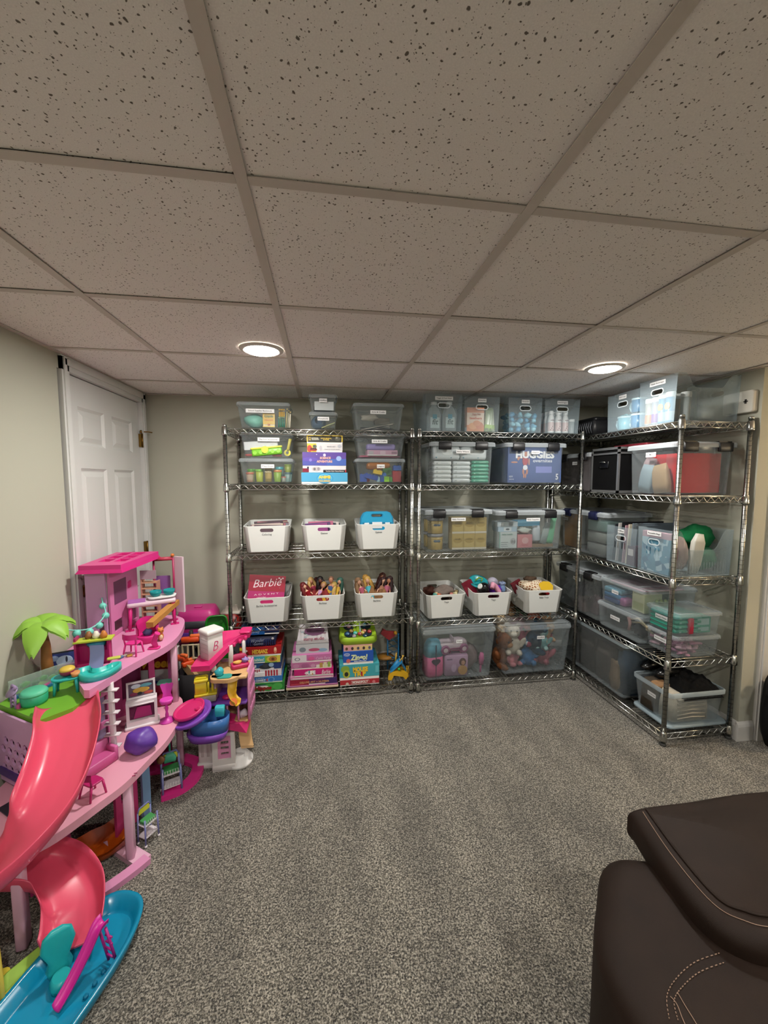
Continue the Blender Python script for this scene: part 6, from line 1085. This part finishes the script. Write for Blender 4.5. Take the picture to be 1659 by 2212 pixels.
# middle floor : oven, television, stool, beanbag, couch
t = thing('toy_oven', 'white toy oven with a pink window on the middle floor', 'toy oven', (-.845, 1.955, .3605), 21)
MB().plate([(-.062, .0), (.062, 0), (.062, .125), (-.062, .125)], [[(-.05, .032), (.05, .032), (.05, .108), (-.05, .108)]], .05, T(0, .025, 0)@FRONT).build('oven_body', WHT, t)
MB().box(-.05, .05, .0, .02, .032, .108).build('oven_cavity', P('#5c1440', .4), t); MB().plate([(-.035, .036), (.04, .036), (.034, .085), (-.02, .09)], [], .002, T(0, -.002, 0)@FRONT).build('oven_shelf', P('#a3256c', .35), t); MB().tube([(-.05, -.03, .112), (.05, -.03, .112)], .004, 6).build('oven_handle', WHT, t); MB().rbox(.14, .07, .012, .006, .002, T(0, 0, -.0)).build('plinth', WHT, t)
t = thing('toy_television', 'toy television with a colourful car picture above the oven', 'toy television', (-.85, 1.965, .487), 21, None, -6)
MB().plate([(-.058, 0), (.058, 0), (.058, .078), (-.058, .078)], [[(-.05, .008), (.05, .008), (.05, .070), (-.05, .070)]], .008, FRONT).build('frame', WHT, t); MB().box(-.05, .05, -.004, 0, .008, .070).build('screen', P('#5a4a5c', .35), t)
for c_, r_, cc in (((.0, -.0046, .035), (.035, .0006, .012), '#c29a3c'), ((-.02, -.0046, .055), (.02, .0006, .01), '#b9c2cf'), ((.02, -.0046, .054), (.025, .0006, .008), '#5fa3b0'), ((-.03, -.0046, .02), (.016, .0006, .008), '#7a2a4c'), ((.03, -.0046, .018), (.02, .0006, .007), '#a8433a'), ((-.005, -.005, .02), (.010, .0006, .007), '#1d1d22')): ballpart('picture_shape', P(cc, .5), t, c_, r_)
t = thing('toy_stool', 'orchid pink toy swivel stool with a shell back', 'toy stool', (-.742, 1.965, .3605), 10)
MB().lathe([(.034, 0), (.034, .004), (.012, .012), (.005, .018)], 20).build('foot', P('#c23aa0', .4), t); MB().lathe([(.006, .012), (.008, .03), (.005, .045), (.008, .06), (.005, .078), (.010, .088)], 10).build('stem', P('#c23aa0', .4), t)
MB().loft([rr(.045, .04, .018, .088, 4), rr(.058, .05, .022, .105, 4), rr(.05, .042, .02, .108, 4)]).build('seat', P('#cf45ac', .4), t); MB().sheet(lambda u, v: ((u-.5)*.06*(.55+.6*abs(v-.35)), .022+.006*cos((u-.5)*3), .10+v*.065+.006*abs(sin(u*9))*v), 12, 8).sheet(lambda u, v: ((.5-u)*.06*(.55+.6*abs(v-.35)), .026+.006*cos((u-.5)*3), .10+v*.065+.006*abs(sin(u*9))*v), 12, 8).build('shell_back', P('#cf45ac', .4), t)
b_ = blob(MB(), (0, 0, .048), (.062, .052, .05), 2, .06, 22, 14).build('toy_beanbag', PURP, label='purple toy beanbag at the edge of the middle floor', cat='toy chair'); b_.location = (-.772, 1.745, .3625); b_.rotation_euler = (0, rad(10), rad(30))
t = thing('toy_couch', 'pink toy couch tucked behind the coral slide', 'toy couch', (-.90, 1.66, .3605), 62)
MB().rbox(.15, .06, .04, .012, .004).build('seat', P('#c2558e', .45), t); MB().rbox(.15, .018, .085, .008, .004, T(0, .03, 0)).build('backrest', P('#c8649a', .45), t); [MB().rbox(.016, .06, .06, .006, .003, T(q*.07, 0, 0)).build('armrest', P('#c8649a', .45), t) for q in (-1, 1)]
t = thing('toy_bed', 'deep red toy sofa at the far end of the middle floor', 'toy couch', (-.86, 2.125, .3605), 5)
MB().rbox(.17, .07, .045, .014, .005).build('seat', P('#8f1c3c', .45), t); MB().rbox(.17, .02, .09, .01, .004, T(0, .03, 0)).build('backrest', P('#a02448', .45), t); MB().rbox(.10, .05, .012, .01, .004, T(.06, .03, .09)).build('mint_cushion', P('#6cbfa8', .5), t)
t = thing('toy_screen', 'small toy laptop with a white lid by the lattice panel', 'toy laptop', (-1.08, 1.50, .3605), -35)
MB().box(-.04, .04, -.028, .028, 0, .004).build('base', P('#2a2430', .4), t); MB().box(-.04, .04, .0, .003, 0, .05, T(0, .028, .004)@RX(-25)).build('screen', P('#b9b3bb', .4), t)
# floor level under the dollhouse
t = thing('toy_sled', 'orange plastic toy sled on the carpet under the dollhouse', 'toy sled', (-.945, 1.625, 0), 30); t.scale = (1.3, 1.3, 1.2)
MB().sheet(lambda u, v: ((u-.5)*.22, (v-.5)*.12, .012+.05*max(0, abs(v-.5)*2-.6)*2+.06*max(0, u-.75)**1*2+.004*sin(12*u)), 18, 12).sheet(lambda u, v: ((.5-u)*.22, (v-.5)*.12, .005+.05*max(0, abs(v-.5)*2-.6)*2+.06*max(0, .25-u)*2+.004*sin(12*(1-u))), 18, 12).build('sled_shell', P('#c2560f', .4), t)
MB().tube([(.10, -.05, .06), (.125, -.03, .075), (.125, .03, .075), (.10, .05, .06)], .008, 8).build('rim', P('#d06a1c', .4), t)
def cart(label, x, y, rz):
    t = thing('toy_cart', label, 'toy cart', (x, y, 0), rz, 'periwinkle toy carts'); m = P('#7a7fb5', .4)
    for qx in (-1, 1):
        for qy in (-1, 1): MB().tube([(qx*.03, qy*.022, .006), (qx*.028, qy*.02, .135 if qy > 0 else .115)], .0035, 6).build('post', m, t); ballpart('caster', WHT, t, (qx*.03, qy*.022, .006), .006)
    for z in (.035, .085):
        MB().box(-.03, .03, -.022, .022, z, z+.003).build('basket_floor', WHT, t)
        for i in range(8): MB().box(-.03+.0083*i, -.0285+.0083*i, -.0235, -.022, z, z+.02).build('basket_bar', WHT, t)
    MB().tube([(-.028, .02, .135), (-.02, .02, .15), (.02, .02, .15), (.028, .02, .135)], .0035, 6).build('handle', m, t); MB().box(-.024, .024, .018, .021, .122, .144).build('sign', P('#c3c23c', .45), t)
    MB().rbox(.05, .035, .014, .004, .002, T(0, 0, .088)).build('produce', P('#3f8a4c', .5), t); return t
cart('periwinkle toy cart with a white basket near the post', -.735, 1.70, 60)
t = cart('tall periwinkle toy cart holding a mint shovel', -.735, 1.965, 25); t.scale = (1.35, 1.35, 1.25)
t = thing('toy_shovel', 'mint green toy shovel standing in the tall cart', 'toy shovel', (-.745, 1.985, .14), 20, None, -8)
MB().tube([(0, 0, .03), (0, 0, .14)], .005, 8).build('handle', P('#3fae8c', .45), t); MB().loft([rr(.05, .012, .004, .0), rr(.055, .014, .005, .02), rr(.03, .010, .004, .045)]).build('blade', P('#52b894', .45), t)
blob(MB(), (0, 0, 0), (.018, .016, .018), 5, .15).build('plush_toy', P('#8a5a3c', .55), label='small brown plush poking from the tall cart', cat='toy').location = (-.775, 1.955, .175)
# big blue splash pool and its toys
t = thing('splash_pool', 'long teal blue toy pool on the carpet at the slide foot', 'toy pool', (-.768, 1.165, 0), 0); ax = math.degrees(math.atan2(.40, .13))
def sup(a, b, n=44, e=2.5): return [(a*abs(cos(q))**(2/e)*(1 if cos(q) > 0 else -1), b*abs(sin(q))**(2/e)*(1 if sin(q) > 0 else -1)) for q in [2*pi*i/n for i in range(n)]]
def pr_(a, b, z): return [(x, y, z) for x, y in sup(a, b)]
MB().loft([pr_(.245, .10, .0), pr_(.262, .114, .02), pr_(.278, .126, .058), pr_(.275, .124, .062), pr_(.262, .112, .060), pr_(.246, .098, .022), pr_(.235, .09, .014)], M=RZ(ax)).build('pool_shell', P('#0f7fa3', .22), t)
MB().loft([pr_(.238, .092, .0145), pr_(.237, .0915, .0165)], M=RZ(ax)).build('water_print', P('#1687ab', .15), t)
for i in range(3): MB().rbox(.012, .012, .010, .004, .002, RZ(ax)@T(.02+.03*i, -.075, .016)).build('pool_stud', P('#0d6f90', .25), t)
MB().tube([(-.10, -.03, .02), (-.04, .0, .022), (.0, .012, .022)], [.012, .016, .010], 6, M=RZ(ax)@T(-.09, .03, 0)).build('fish_print', P('#0c4470', .3), t)
t = thing('fin_chair', 'turquoise fin shaped toy chair in the splash pool', 'toy chair', (-.80, 1.235, .0168), 35)
MB().loft([rr(.05, .03, .014, 0, 4), rr(.065, .036, .017, .03, 4), rr(.05, .032, .015, .055, 4), rr(.085, .022, .010, .10, 4), rr(.07, .014, .006, .135, 4), rr(.03, .008, .003, .15, 4)]).build('seat_shell', P('#1fa3a6', .35), t); MB().loft([rr(.05, .05, .02, 0, 4), rr(.055, .06, .024, .02, 4), rr(.04, .045, .02, .035, 4)], M=T(0, -.04, 0)).build('seat_base', P('#1c9ca0', .35), t)
t = thing('toy_mini_slide', 'magenta mini slide standing in the splash pool', 'toy slide', (-.722, 1.165, .0168), 0)
channel([(-.03, -.03, .008), (-.012, .005, .03), (.012, .045, .075), (.028, .075, .115), (.04, .095, .12)], (.035, .042), .012, .003, 8, 4).build('chute', P('#c0208c', .35), t)
for q in (-1, 1): MB().tube([(.035+q*.014, .085-q*.006, .118), (.062+q*.014, .082-q*.006, .0)], .004, 6).build('leg', P('#a81c7a', .35), t)
for i in range(4): MB().tube([(.055-.012, .088, .02+.022*i), (.055+.012, .076, .02+.022*i)], .003, 5).build('rung', P('#a81c7a', .35), t)
MB().loft([rr(.07, .03, .013, 0, 4), rr(.09, .036, .016, .012, 4), rr(.085, .032, .015, .026, 4)], M=S(1.9, 1.5, 1)).build('toy_float', P('#86aa34', .4), label='lime green toy float wedged between post and pool', cat='toy float').matrix_local = T(-.888, 1.262, .035)@RZ(52)@RY(0)@RX(40)
t = thing('toy_ring', 'yellow toy hoop with a seat at the left frame edge', 'toy swing', (-.945, 1.215, 0), 40)
MB().tube([(0, .07*cos(a), .085+.085*sin(a)) for a in [2*pi*i/26 for i in range(26)]], .006, 8, closed=True).build('hoop', P('#c6b648', .4), t); MB().loft([rr(.04, .09, .015, .0, 4), rr(.05, .10, .018, .04, 4)], M=T(0, -.01, .005)).build('seat', P('#c9b83c', .4), t)
# ================================================================ small playhouse
SH = thing('playhouse', 'small pink and purple toddler playhouse by the shelf', 'playhouse', (0, 0, 0))
def sp(x0, x1, y0, y1, z0, z1, mat, name, b=.004): return MB().rbox(x1-x0, y1-y0, z1-z0, .008, b, T((x0+x1)/2, (y0+y1)/2, z0)).build(name, mat, SH)
SW = P('#cfcac8', .45); SPK = P('#cf8aae', .4); BEI = P('#c9a270', .45); SPU = P('#7a45ae', .35); SMG = P('#c92a6c', .35)
sp(-.655, -.56, 2.11, 2.135, 0, .215, SW, 'wall'); sp(-.66, -.55, 2.10, 2.14, 0, .03, SW, 'wall_base')
w_ = panel(-.575, 2.09, -.465, 2.095, 0, .205, .02, SW, 'door_wall', holes=[(.24, .32, .82, .92)], par=SH)
panel(-.552, 2.083, -.482, 2.088, .062, .192, .008, SPK, 'door', holes=[(.25, .62, .8, .74), (.25, .40, .8, .52), (.25, .18, .8, .28)], par=SH)
MB().lathe([(.07, 0), (.07, .018), (.052, .02), (.052, .04), (.036, .042), (.036, .055)], 28, T(-.455, 2.135, 0)).build('steps', P('#d6d4d2', .45), SH); sp(-.58, -.46, 2.07, 2.10, 0, .035, SW, 'porch')
for i in range(3): sp(-.64+.028*i, -.625+.028*i, 2.1095, 2.112, .06, .17, P('#bdb5b3', .5), 'siding', .0005)
# porch roof, ramp and right wall
MB().loft([[(-.50, 2.055, .235), (-.40, 2.055, .205), (-.40, 2.16, .205), (-.50, 2.16, .235)], [(-.50, 2.055, .262), (-.435, 2.055, .262), (-.395, 2.16, .222), (-.50, 2.16, .262)]], sm=False).build('porch_roof', SMG, SH)
MB().sheet(lambda u, v: (-.46+.065*v+.02*u*u, 2.16-.05*u, .25-.21*u+.06*u*u), 10, 4).sheet(lambda u, v: (-.395-.065*v+.02*u*u, 2.16-.05*u, .238-.21*u+.06*u*u), 10, 4).build('ramp', BEI, SH)
sp(-.40, -.388, 2.10, 2.26, .245, .52, SPK, 'right_wall')
for i in range(3):
    for j in range(3): MB().rbox(.006, .04, .05, .004, .002, T(-.3865, 2.13+.048*i, .265+.075*j)).build('wall_relief', P('#c97fa8', .45), SH)
sp(-.58, -.40, 2.10, 2.26, .235, .250, BEI, 'first_floor'); sp(-.60, -.40, 2.08, 2.26, .345, .362, SPU, 'second_floor'); sp(-.57, -.392, 2.06, 2.26, .49, .508, BEI, 'terrace')
MB().plate([tuple(p)[:2] for p in spl([(-.575, 2.09, 0), (-.56, 2.045, 0), (-.52, 2.035, 0), (-.475, 2.03, 0), (-.44, 2.05, 0), (-.42, 2.09, 0)], 4)], [], .018, T(0, 0, .49)).build('terrace_edge', BEI, SH)
sp(-.575, -.555, 2.11, 2.25, .362, .49, P('#c7a3b8', .5), 'inner_wall'); sp(-.56, -.40, 2.24, 2.26, .25, .52, P('#b98aa8', .5), 'rear_wall'); sp(-.505, -.495, 2.09, 2.10, .25, .345, SPK, 'balcony_post'); sp(-.45, -.44, 2.09, 2.10, .25, .345, SPK, 'balcony_post')
# balcony with the blue basin and tilted discs
MB().loft([[(x-.575, y+2.02, .225) for x, y in sup(.085, .055)], [(x-.575, y+2.02, .262) for x, y in sup(.098, .065)], [(x-.575, y+2.02, .265) for x, y in sup(.09, .058)]]).build('balcony', SPU, SH)
MB().loft([[(x-.565, y+2.02, .262) for x, y in sup(.088, .056)], [(x-.565, y+2.02, .335) for x, y in sup(.093, .06)], [(x-.565, y+2.02, .336) for x, y in sup(.087, .055)], [(x-.565, y+2.02, .275) for x, y in sup(.083, .052)]]).build('basin', P('#3a6aa8', .25), SH)
MB().lathe([(.075, 0), (.09, .012), (.094, .028), (.088, .03), (.07, .016)], 30, T(-.632, 1.985, .352)@RY(-14)@RX(8)).build('purple_disc', SPU, SH); MB().lathe([(.066, .0), (.07, .008), (.072, .02), (.066, .022), (.06, .012)], 28, T(-.648, 1.995, .378)@RY(-12)@RX(8)).build('magenta_disc', SMG, SH)
MB().rbox(.045, .03, .05, .006, .003, T(-.515, 2.015, .335)).build('ticket_box', P('#3aa9b4', .4), SH)
blob(MB(), (-.60, 1.975, .40), (.02, .008, .010), 7, .2).build('disc_toy', SMG, SH)
# yellow kitchen block
yb = thing('toy_kitchen', 'bright yellow toy kitchen tower on the playhouse', 'toy kitchen', (-.60, 2.095, .3785), 12)
YL = P('#c7b522', .4)
MB().rbox(.095, .06, .034, .004, .002).build('lower_block', P('#9a8f86', .45), yb); MB().rbox(.105, .065, .012, .004, .002, T(0, 0, .034)).rbox(.055, .055, .06, .004, .002, T(-.022, 0, .046)).build('counter', YL, yb); MB().rbox(.065, .06, .014, .004, .002, T(-.02, 0, .106)).box(-.045, .005, -.02, .02, .12, .126).build('hood', YL, yb)
for q in (.012, .032): MB().rbox(.010, .03, .05, .002, .001, T(q, 0, .046)).build('cup_post', YL, yb)
# sloped magenta roof, chimney with its letter, columns
MB().loft([[(-.665, 2.085, .535), (-.575, 2.085, .535), (-.46, 2.21, .625), (-.405, 2.25, .635), (-.405, 2.32, .635), (-.56, 2.32, .625), (-.665, 2.20, .535)], [(-.665, 2.085, .562), (-.575, 2.085, .562), (-.46, 2.21, .652), (-.405, 2.25, .66), (-.405, 2.32, .66), (-.56, 2.32, .652), (-.665, 2.20, .562)]], sm=False).build('roof', SMG, SH)
sp(-.46, -.40, 2.235, 2.315, .66, .672, SMG, 'roof_ridge')
for i in range(3): MB().rbox(.014, .02, .018, .003, .001, T(-.475+.026*i, 2.185+.022*i, .615+.008*i)).build('roof_bracket', SMG, SH)
CH = T(-.59, 2.185, 0)@RZ(46); ch = MB().rbox(.085, .08, .135, .004, .003, CH@T(0, 0, .562)).build('chimney', SW, SH); MB().rbox(.096, .091, .028, .006, .006, CH@T(0, 0, .694)).build('chimney_cap', P('#d8d5d3', .45), ch)
text('B', .075, SMG, ch, CH@T(.0, -.0405, .632)@FRONT, 'lettering', -.015, shear=.25, sx=.8)
for i in range(5): MB().box(-.0432, -.0422, -.038, .038, .58+.022*i, .582+.022*i, CH).build('brick_joint', P('#bdb6b4', .5), ch)
sp(-.505, -.48, 2.17, 2.19, .508, .625, SW, 'roof_column'); sp(-.44, -.425, 2.20, 2.24, .508, .63, SW, 'roof_column'); sp(-.58, -.555, 2.12, 2.14, .508, .54, SW, 'roof_column')
# bed, waterfall and yellow slide
t = thing('toy_bed', 'magenta toy bed with a tiny blonde figure on the playhouse terrace', 'toy bed', (-.445, 2.165, .5085), 20)
MB().rbox(.09, .055, .022, .010, .004).build('mattress', P('#b01f54', .45), t); MB().loft([rr(.09, .016, .008, 0), rr(.09, .016, .008, .04), rr(.06, .012, .006, .06)], M=T(0, .03, 0)).build('headboard', P('#a01c4c', .45), t); blob(MB(), (-.012, -.005, .03), (.026, .012, .010), 4, .15).build('figure', P('#cf9a4a', .5), t); blob(MB(), (.028, .0, .034), (.016, .014, .014), 8, .25).build('blanket', P('#8f7ab5', .5), t)
blob(MB(), (-.528, 2.075, .528), (.022, .02, .022), 3, .2).build('waterfall', P('#2f9fa8', .3), SH); MB().rbox(.07, .045, .006, .014, .002, T(-.50, 2.065, .508)).build('pond', CLEAR('#3f9c90', .8, .15), SH)
channel([(-.462, 2.075, .485), (-.462, 2.055, .45), (-.462, 2.045, .41), (-.45, 2.035, .385), (-.43, 2.02, .378)], (.05, .045), .016, .003, 8, 4).build('yellow_slide', P('#d0a524', .4), SH)
MB().lathe([(.018, 0), (.018, .008)], 16, T(-.452, 2.028, .392)@RX(60)).build('slide_ball', P('#c8662c', .4), SH); ballpart('flower_seat', SMG, SH, (-.505, 2.12, .372), (.024, .02, .012))
blob(MB(), (-.43, 2.13, .27), (.03, .02, .02), 9, .2).build('stuffed_pillow', P('#c3b3bd', .5), SH)
# ================================================================ things heaped behind the houses
MB().loft([rr(.30, .40, .04, 0), rr(.34, .44, .05, .36), rr(.33, .43, .05, .36), rr(.30, .40, .04, .02)]).build('dark_toy_chest', P('#171417', .6), label='black open chest of toys behind the playhouse', cat='chest').location = (-.70, 2.64, 0)
heap('dark jumble of toys filling the black chest', -.70, 2.64, .25, .30, .40, .13, '#241d22', 51, 'toys')
t = thing('pet_carrier', 'pink and purple toy pet carrier against the back wall', 'toy carrier', (-.85, 2.865, .395), 0)
MB().loft([rr(.235, .16, .03, 0), rr(.255, .18, .035, .10), rr(.25, .175, .035, .19), rr(.21, .14, .03, .235)]).build('carrier_shell', P('#b82a78', .4), t); MB().rbox(.17, .012, .05, .012, .003, T(-.01, -.087, .115)).build('grille', P('#55565c', .4, .5), t); MB().rbox(.20, .012, .06, .01, .003, T(-.005, -.086, .03)).build('purple_panel', P('#5a2f8a', .4), t); MB().rbox(.05, .03, .008, .008, .002, T(0, 0, .235)).build('handle_mount', P('#c23a86', .4), t)
t = thing('green_toy_tray', 'dark green plastic toy tray standing on end beside the post', 'toy tray', (-.672, 2.62, .33), 8, None, -6)
MB().loft([[(x, 0, z) for x, z in [(p[0], p[1]+.155) for p in sup(.068, .155, 32, 5)]], [(x, -.03, z) for x, z in [(p[0]*1.03, p[1]*1.02+.155) for p in sup(.068, .155, 32, 5)]], [(x, -.03, z) for x, z in [(p[0]*.92, p[1]*.96+.155) for p in sup(.068, .155, 32, 5)]], [(x, -.006, z) for x, z in [(p[0]*.88, p[1]*.94+.155) for p in sup(.068, .155, 32, 5)]]]).build('tray_shell', P('#0f6a14', .35), t)
MB().box(-.05, .03, -.016, -.006, .08, .09).box(-.05, .03, -.012, -.006, .24, .25).lathe([(.012, 0), (.012, .008)], 12, T(.025, -.006, .27)@RX(90)).build('tray_ridge', P('#0b5410', .35), t)
t = thing('toy_fire_truck', 'red toy with a white ladder top behind the shelf post', 'toy', (-.66, 2.93, .40), 0)
MB().loft([rr(.15, .12, .03, 0), rr(.155, .125, .035, .09), rr(.12, .09, .03, .16)]).build('red_body', P('#8a1a14', .4), t); MB().rbox(.13, .08, .018, .01, .004, T(.01, 0, .155)).plate([(-.05, 0), (.05, 0), (.035, .045), (.02, .045), (.0, .02), (-.035, .04)], [], .02, T(.015, .01, .17)@FRONT).build('white_top', P('#c4bdb2', .45), t)
MB().box(-.08, .08, -.07, .07, 0, .40).build('brown_carton', P('#5c3a2a', .8), label='brown carton standing under the red toy', cat='carton').location = (-.66, 2.93, 0)
for i, (x, y, z, rz_, w_) in enumerate(((-.795, 2.50, .53, 5, .10), (-.84, 2.47, .43, -30, .08), (-.80, 2.46, .40, 40, .07))):
    t = thing('toy_crane', ['orange toy crane arm highest in the heap', 'orange toy digger bucket left in the heap', 'red orange toy wedge low in the heap'][i], 'toy', (x, y, z), rz_)
    MB().rbox(w_, .03, .03, .008, .004).build('arm', P('#d0481a', .4), t); MB().rbox(w_*.6, .02, .02, .006, .003, T(w_*.3, 0, .025)).build('clip', P('#dd6a34', .4), t)
    if i == 0: MB().rbox(.02, .03, .22, .004, .002, T(0, .03, -.16)).build('mast', P('#241f20', .5), t)
for i, (x, y, z, rz_, ry_, L_) in enumerate(((-.745, 2.46, .375, -10, 12, .14), (-.765, 2.44, .35, -20, 48, .16))): MB().box(-L_/2, L_/2, -.012, .012, -.02, .02).build('wood_plank', P('#a3855c', .6), label=['flat tan wooden plank lying in the heap', 'tan wooden plank slanting down from the heap'][i], cat='plank').matrix_local = T(x, y, z)@RZ(rz_)@RY(ry_)
t = thing('toy_gate', 'cream toy window frame propped in the heap', 'toy', (-.785, 2.47, .445), 0)
for q in (-.045, -.015, .015, .045): MB().box(q-.004, q+.004, -.004, .004, 0, .075).build('bar', P('#bdb294', .5), t)
MB().box(-.05, .05, -.004, .004, -.006, 0).box(-.05, .05, -.004, .004, .075, .081).build('cross_bar', P('#bdb294', .5), t)
t = gbox('game_box', 'white game box with a red band and yellow lettering behind the dollhouse', 'board game', -.985, 2.44, 0, .24, .09, .50, '#cfcfcf', [(0, .80, 1, 1, '#7a1622'), (.3, .48, .8, .74, '#c9ccd2', 1), (.38, .52, .72, .70, '#a9b4cc', 1)], [('Wheel', '#d9a42c', .5, .87, .11, .8, .04, .2), ('e', '#2447a0', .56, .62, .15, .2, .06)], lid=1)
MB().loft([rr(.05, .04, .012, 0), rr(.055, .045, .014, .2), rr(.03, .03, .01, .24)]).build('red_toy_figure', P('#8a1c28', .45), label='red toy figure standing beside the white game box', cat='toy').location = (-1.12, 2.42, .0)
# ================================================================ brown recliner at the lower right
def leather():
    m = bpy.data.materials.new('brown_leather'); m.use_nodes = True; nt = m.node_tree; n = nt.nodes; L = nt.links.new; b = n['Principled BSDF']
    b.inputs['Roughness'].default_value = .62; b.inputs['Specular IOR Level'].default_value = .2
    g = n.new('ShaderNodeNewGeometry'); t = n.new('ShaderNodeTexNoise'); t.inputs['Scale'].default_value = 9; t.inputs['Detail'].default_value = 5; L(g.outputs['Position'], t.inputs[0])
    r = n.new('ShaderNodeValToRGB'); r.color_ramp.elements[0].color = lin('#160d08'); r.color_ramp.elements[1].color = lin('#271a12'); L(t.outputs[0], r.inputs[0]); L(r.outputs[0], b.inputs['Base Color'])
    v = n.new('ShaderNodeTexNoise'); v.inputs['Scale'].default_value = 700; v.inputs['Detail'].default_value = 2; L(g.outputs['Position'], v.inputs[0])
    bp = n.new('ShaderNodeBump'); bp.inputs['Strength'].default_value = .25; bp.inputs['Distance'].default_value = .002; L(v.outputs[0], bp.inputs['Height']); L(bp.outputs[0], b.inputs['Normal']); return m
LEA = leather(); THR = P('#8d7361', .7)
R = thing('recliner', 'dark brown leather recliner with contrast stitching at the lower right', 'recliner', (0, 0, 0))
def soft(outline, z0, z1, puff, name, k=5, inset=.05, nr=7):
    """upholstered block: outline rounded into top and bottom with a crowned top"""
    o = [Vector(p) for p in spl([(a, b, 0) for a, b in outline], k, True)]; c = sum(o, Vector())/len(o); rings = []
    def ring(s, z): return [tuple(Vector((p.x-(p-c).normalized().x*s, p.y-(p-c).normalized().y*s, z))) for p in o]
    for i in range(nr+1): a = pi/2*i/nr; rings.append(ring(inset*(1-sin(a)), z0+inset*.7*(1-cos(a))))
    for i in range(nr+1): a = pi/2*i/nr; rings.append(ring(inset*(1-cos(a)), z1-inset*.7*(1-sin(a))))
    for f_ in (.2, .45, .7, .9): rings.append([tuple(Vector(q)+(c-Vector((q[0], q[1], 0)))*f_*1.0+Vector((0, 0, puff*sin(f_*pi/2)-(Vector((0, 0, 0)).z)))) for q in rings[2*nr+1]])
    rings[-4:] = [[(x, y, z1+puff*sin(f_*pi/2)) for x, y, z in rg] for rg, f_ in zip(rings[-4:], (.2, .45, .7, .9))]
    return MB().loft(rings).build(name, LEA, R), o
base, _ = soft([(.80, .97), (.70, .88), (.615, .76), (.605, .60), (.655, .35), (.75, -.05), (1.3, -.1), (1.75, .2), (1.8, .8), (1.3, .92), (.95, .95)], .06, .44, .02, 'base', 5, .085)
cush, o = soft([(.925, 1.03), (.905, 1.0), (.875, .86), (.862, .74), (.90, .672), (.99, .64), (1.25, .60), (1.7, .62), (1.75, .95), (1.4, 1.03), (1.1, 1.035)], .40, .515, .03, 'seat_cushion', 6, .055)
for q in ((.64, .28), (1.6, .3), (.9, .85), (1.6, .85)): MB().lathe([(.03, 0), (.028, .07)], 12, T(q[0]+.06, q[1], 0)).build('foot', P('#1a1412', .5), R)
def stitch(pts, r, dash, name='stitching'):
    mb = MB(); p = spl(pts, 10)
    for i in range(0, len(p)-1, 2 if dash else 1): mb.tube([p[i], p[i+1]], r, 5)
    mb.build(name, THR, R)
# seam along the cushion's left and near edge, double seams on the front panel
from mathutils.bvhtree import BVHTree
def drape(obj, pts, k=14, lift=.0012):
    me = obj.data; bv = BVHTree.FromPolygons([v.co for v in me.vertices], [tuple(f.vertices) for f in me.polygons]); out = []
    for p in spl([(a, b, 0) for a, b in pts], k):
        h = bv.ray_cast(Vector((p.x, p.y, 1)), Vector((0, 0, -1)))
        if h[0]: out.append(h[0]+Vector((0, 0, lift)))
    return out
def seam(obj, pts, r, dash, k=14):
    q = drape(obj, pts, k); mb = MB()
    if dash:
        for i in range(0, len(q)-1, 2): mb.tube([q[i], q[i+1]], r, 5)
    else: mb.tube(q, r, 5)
    mb.build('stitching', THR, R)
seam(cush, [(.935, 1.0), (.905, .87), (.893, .75), (.925, .70), (1.0, .672), (1.25, .635), (1.6, .65)], .0009, False)
MB().tube([(a.x, a.y, a.z+.001) for a in drape(cush, [(.95, 1.005), (.922, .87), (.912, .755), (.942, .715), (1.01, .69), (1.25, .655), (1.6, .67)])], .003, 6).build('piping', LEA, R)

seam(base, [(.86, .693), (.794, .689), (.733, .673), (.69, .652), (.665, .62)], .0010, True, 12)
seam(base, [(.852, .676), (.788, .672), (.735, .659), (.698, .643), (.68, .615)], .0010, True, 12)
seam(base, [(.696, .65), (.698, .636), (.687, .601), (.67, .5), (.68, .3)], .0009, False)
seam(base, [(.715, .653), (.712, .63), (.709, .597), (.695, .5), (.70, .3)], .0009, False)

# ================================================================ black bag at the right frame edge
t = thing('black_bag', 'black fabric bag hanging low at the right edge by the doorway', 'bag', (2.45, 1.775, .0), 15)
blob(MB(), (.02, 0, .235), (.11, .065, .215), 23, .10, 22, 14).build('bag_body', fab('#0c0c0d'), t); MB().tube([(-.01, -.01, .40), (-.07, -.02, .385), (-.115, -.03, .36), (-.15, -.035, .352)], [.05, .04, .028, .008], 8).build('bag_strap', fab('#0e0e10'), t); MB().tube([(.0, -.06, .05), (-.01, -.075, .025), (.01, -.08, .03), (.012, -.06, .06)], .004, 6).build('buckle', P('#3a3a3c', .4), t)
# render economy
SC.cycles.use_light_tree = False; SC.cycles.use_adaptive_sampling = True; SC.cycles.adaptive_threshold = .05; SC.cycles.adaptive_min_samples = 12
SC.cycles.max_bounces = 6; SC.cycles.diffuse_bounces = 4; SC.cycles.glossy_bounces = 3; SC.cycles.transmission_bounces = 4; SC.cycles.transparent_max_bounces = 16
SC.cycles.caustics_reflective = False; SC.cycles.caustics_refractive = False
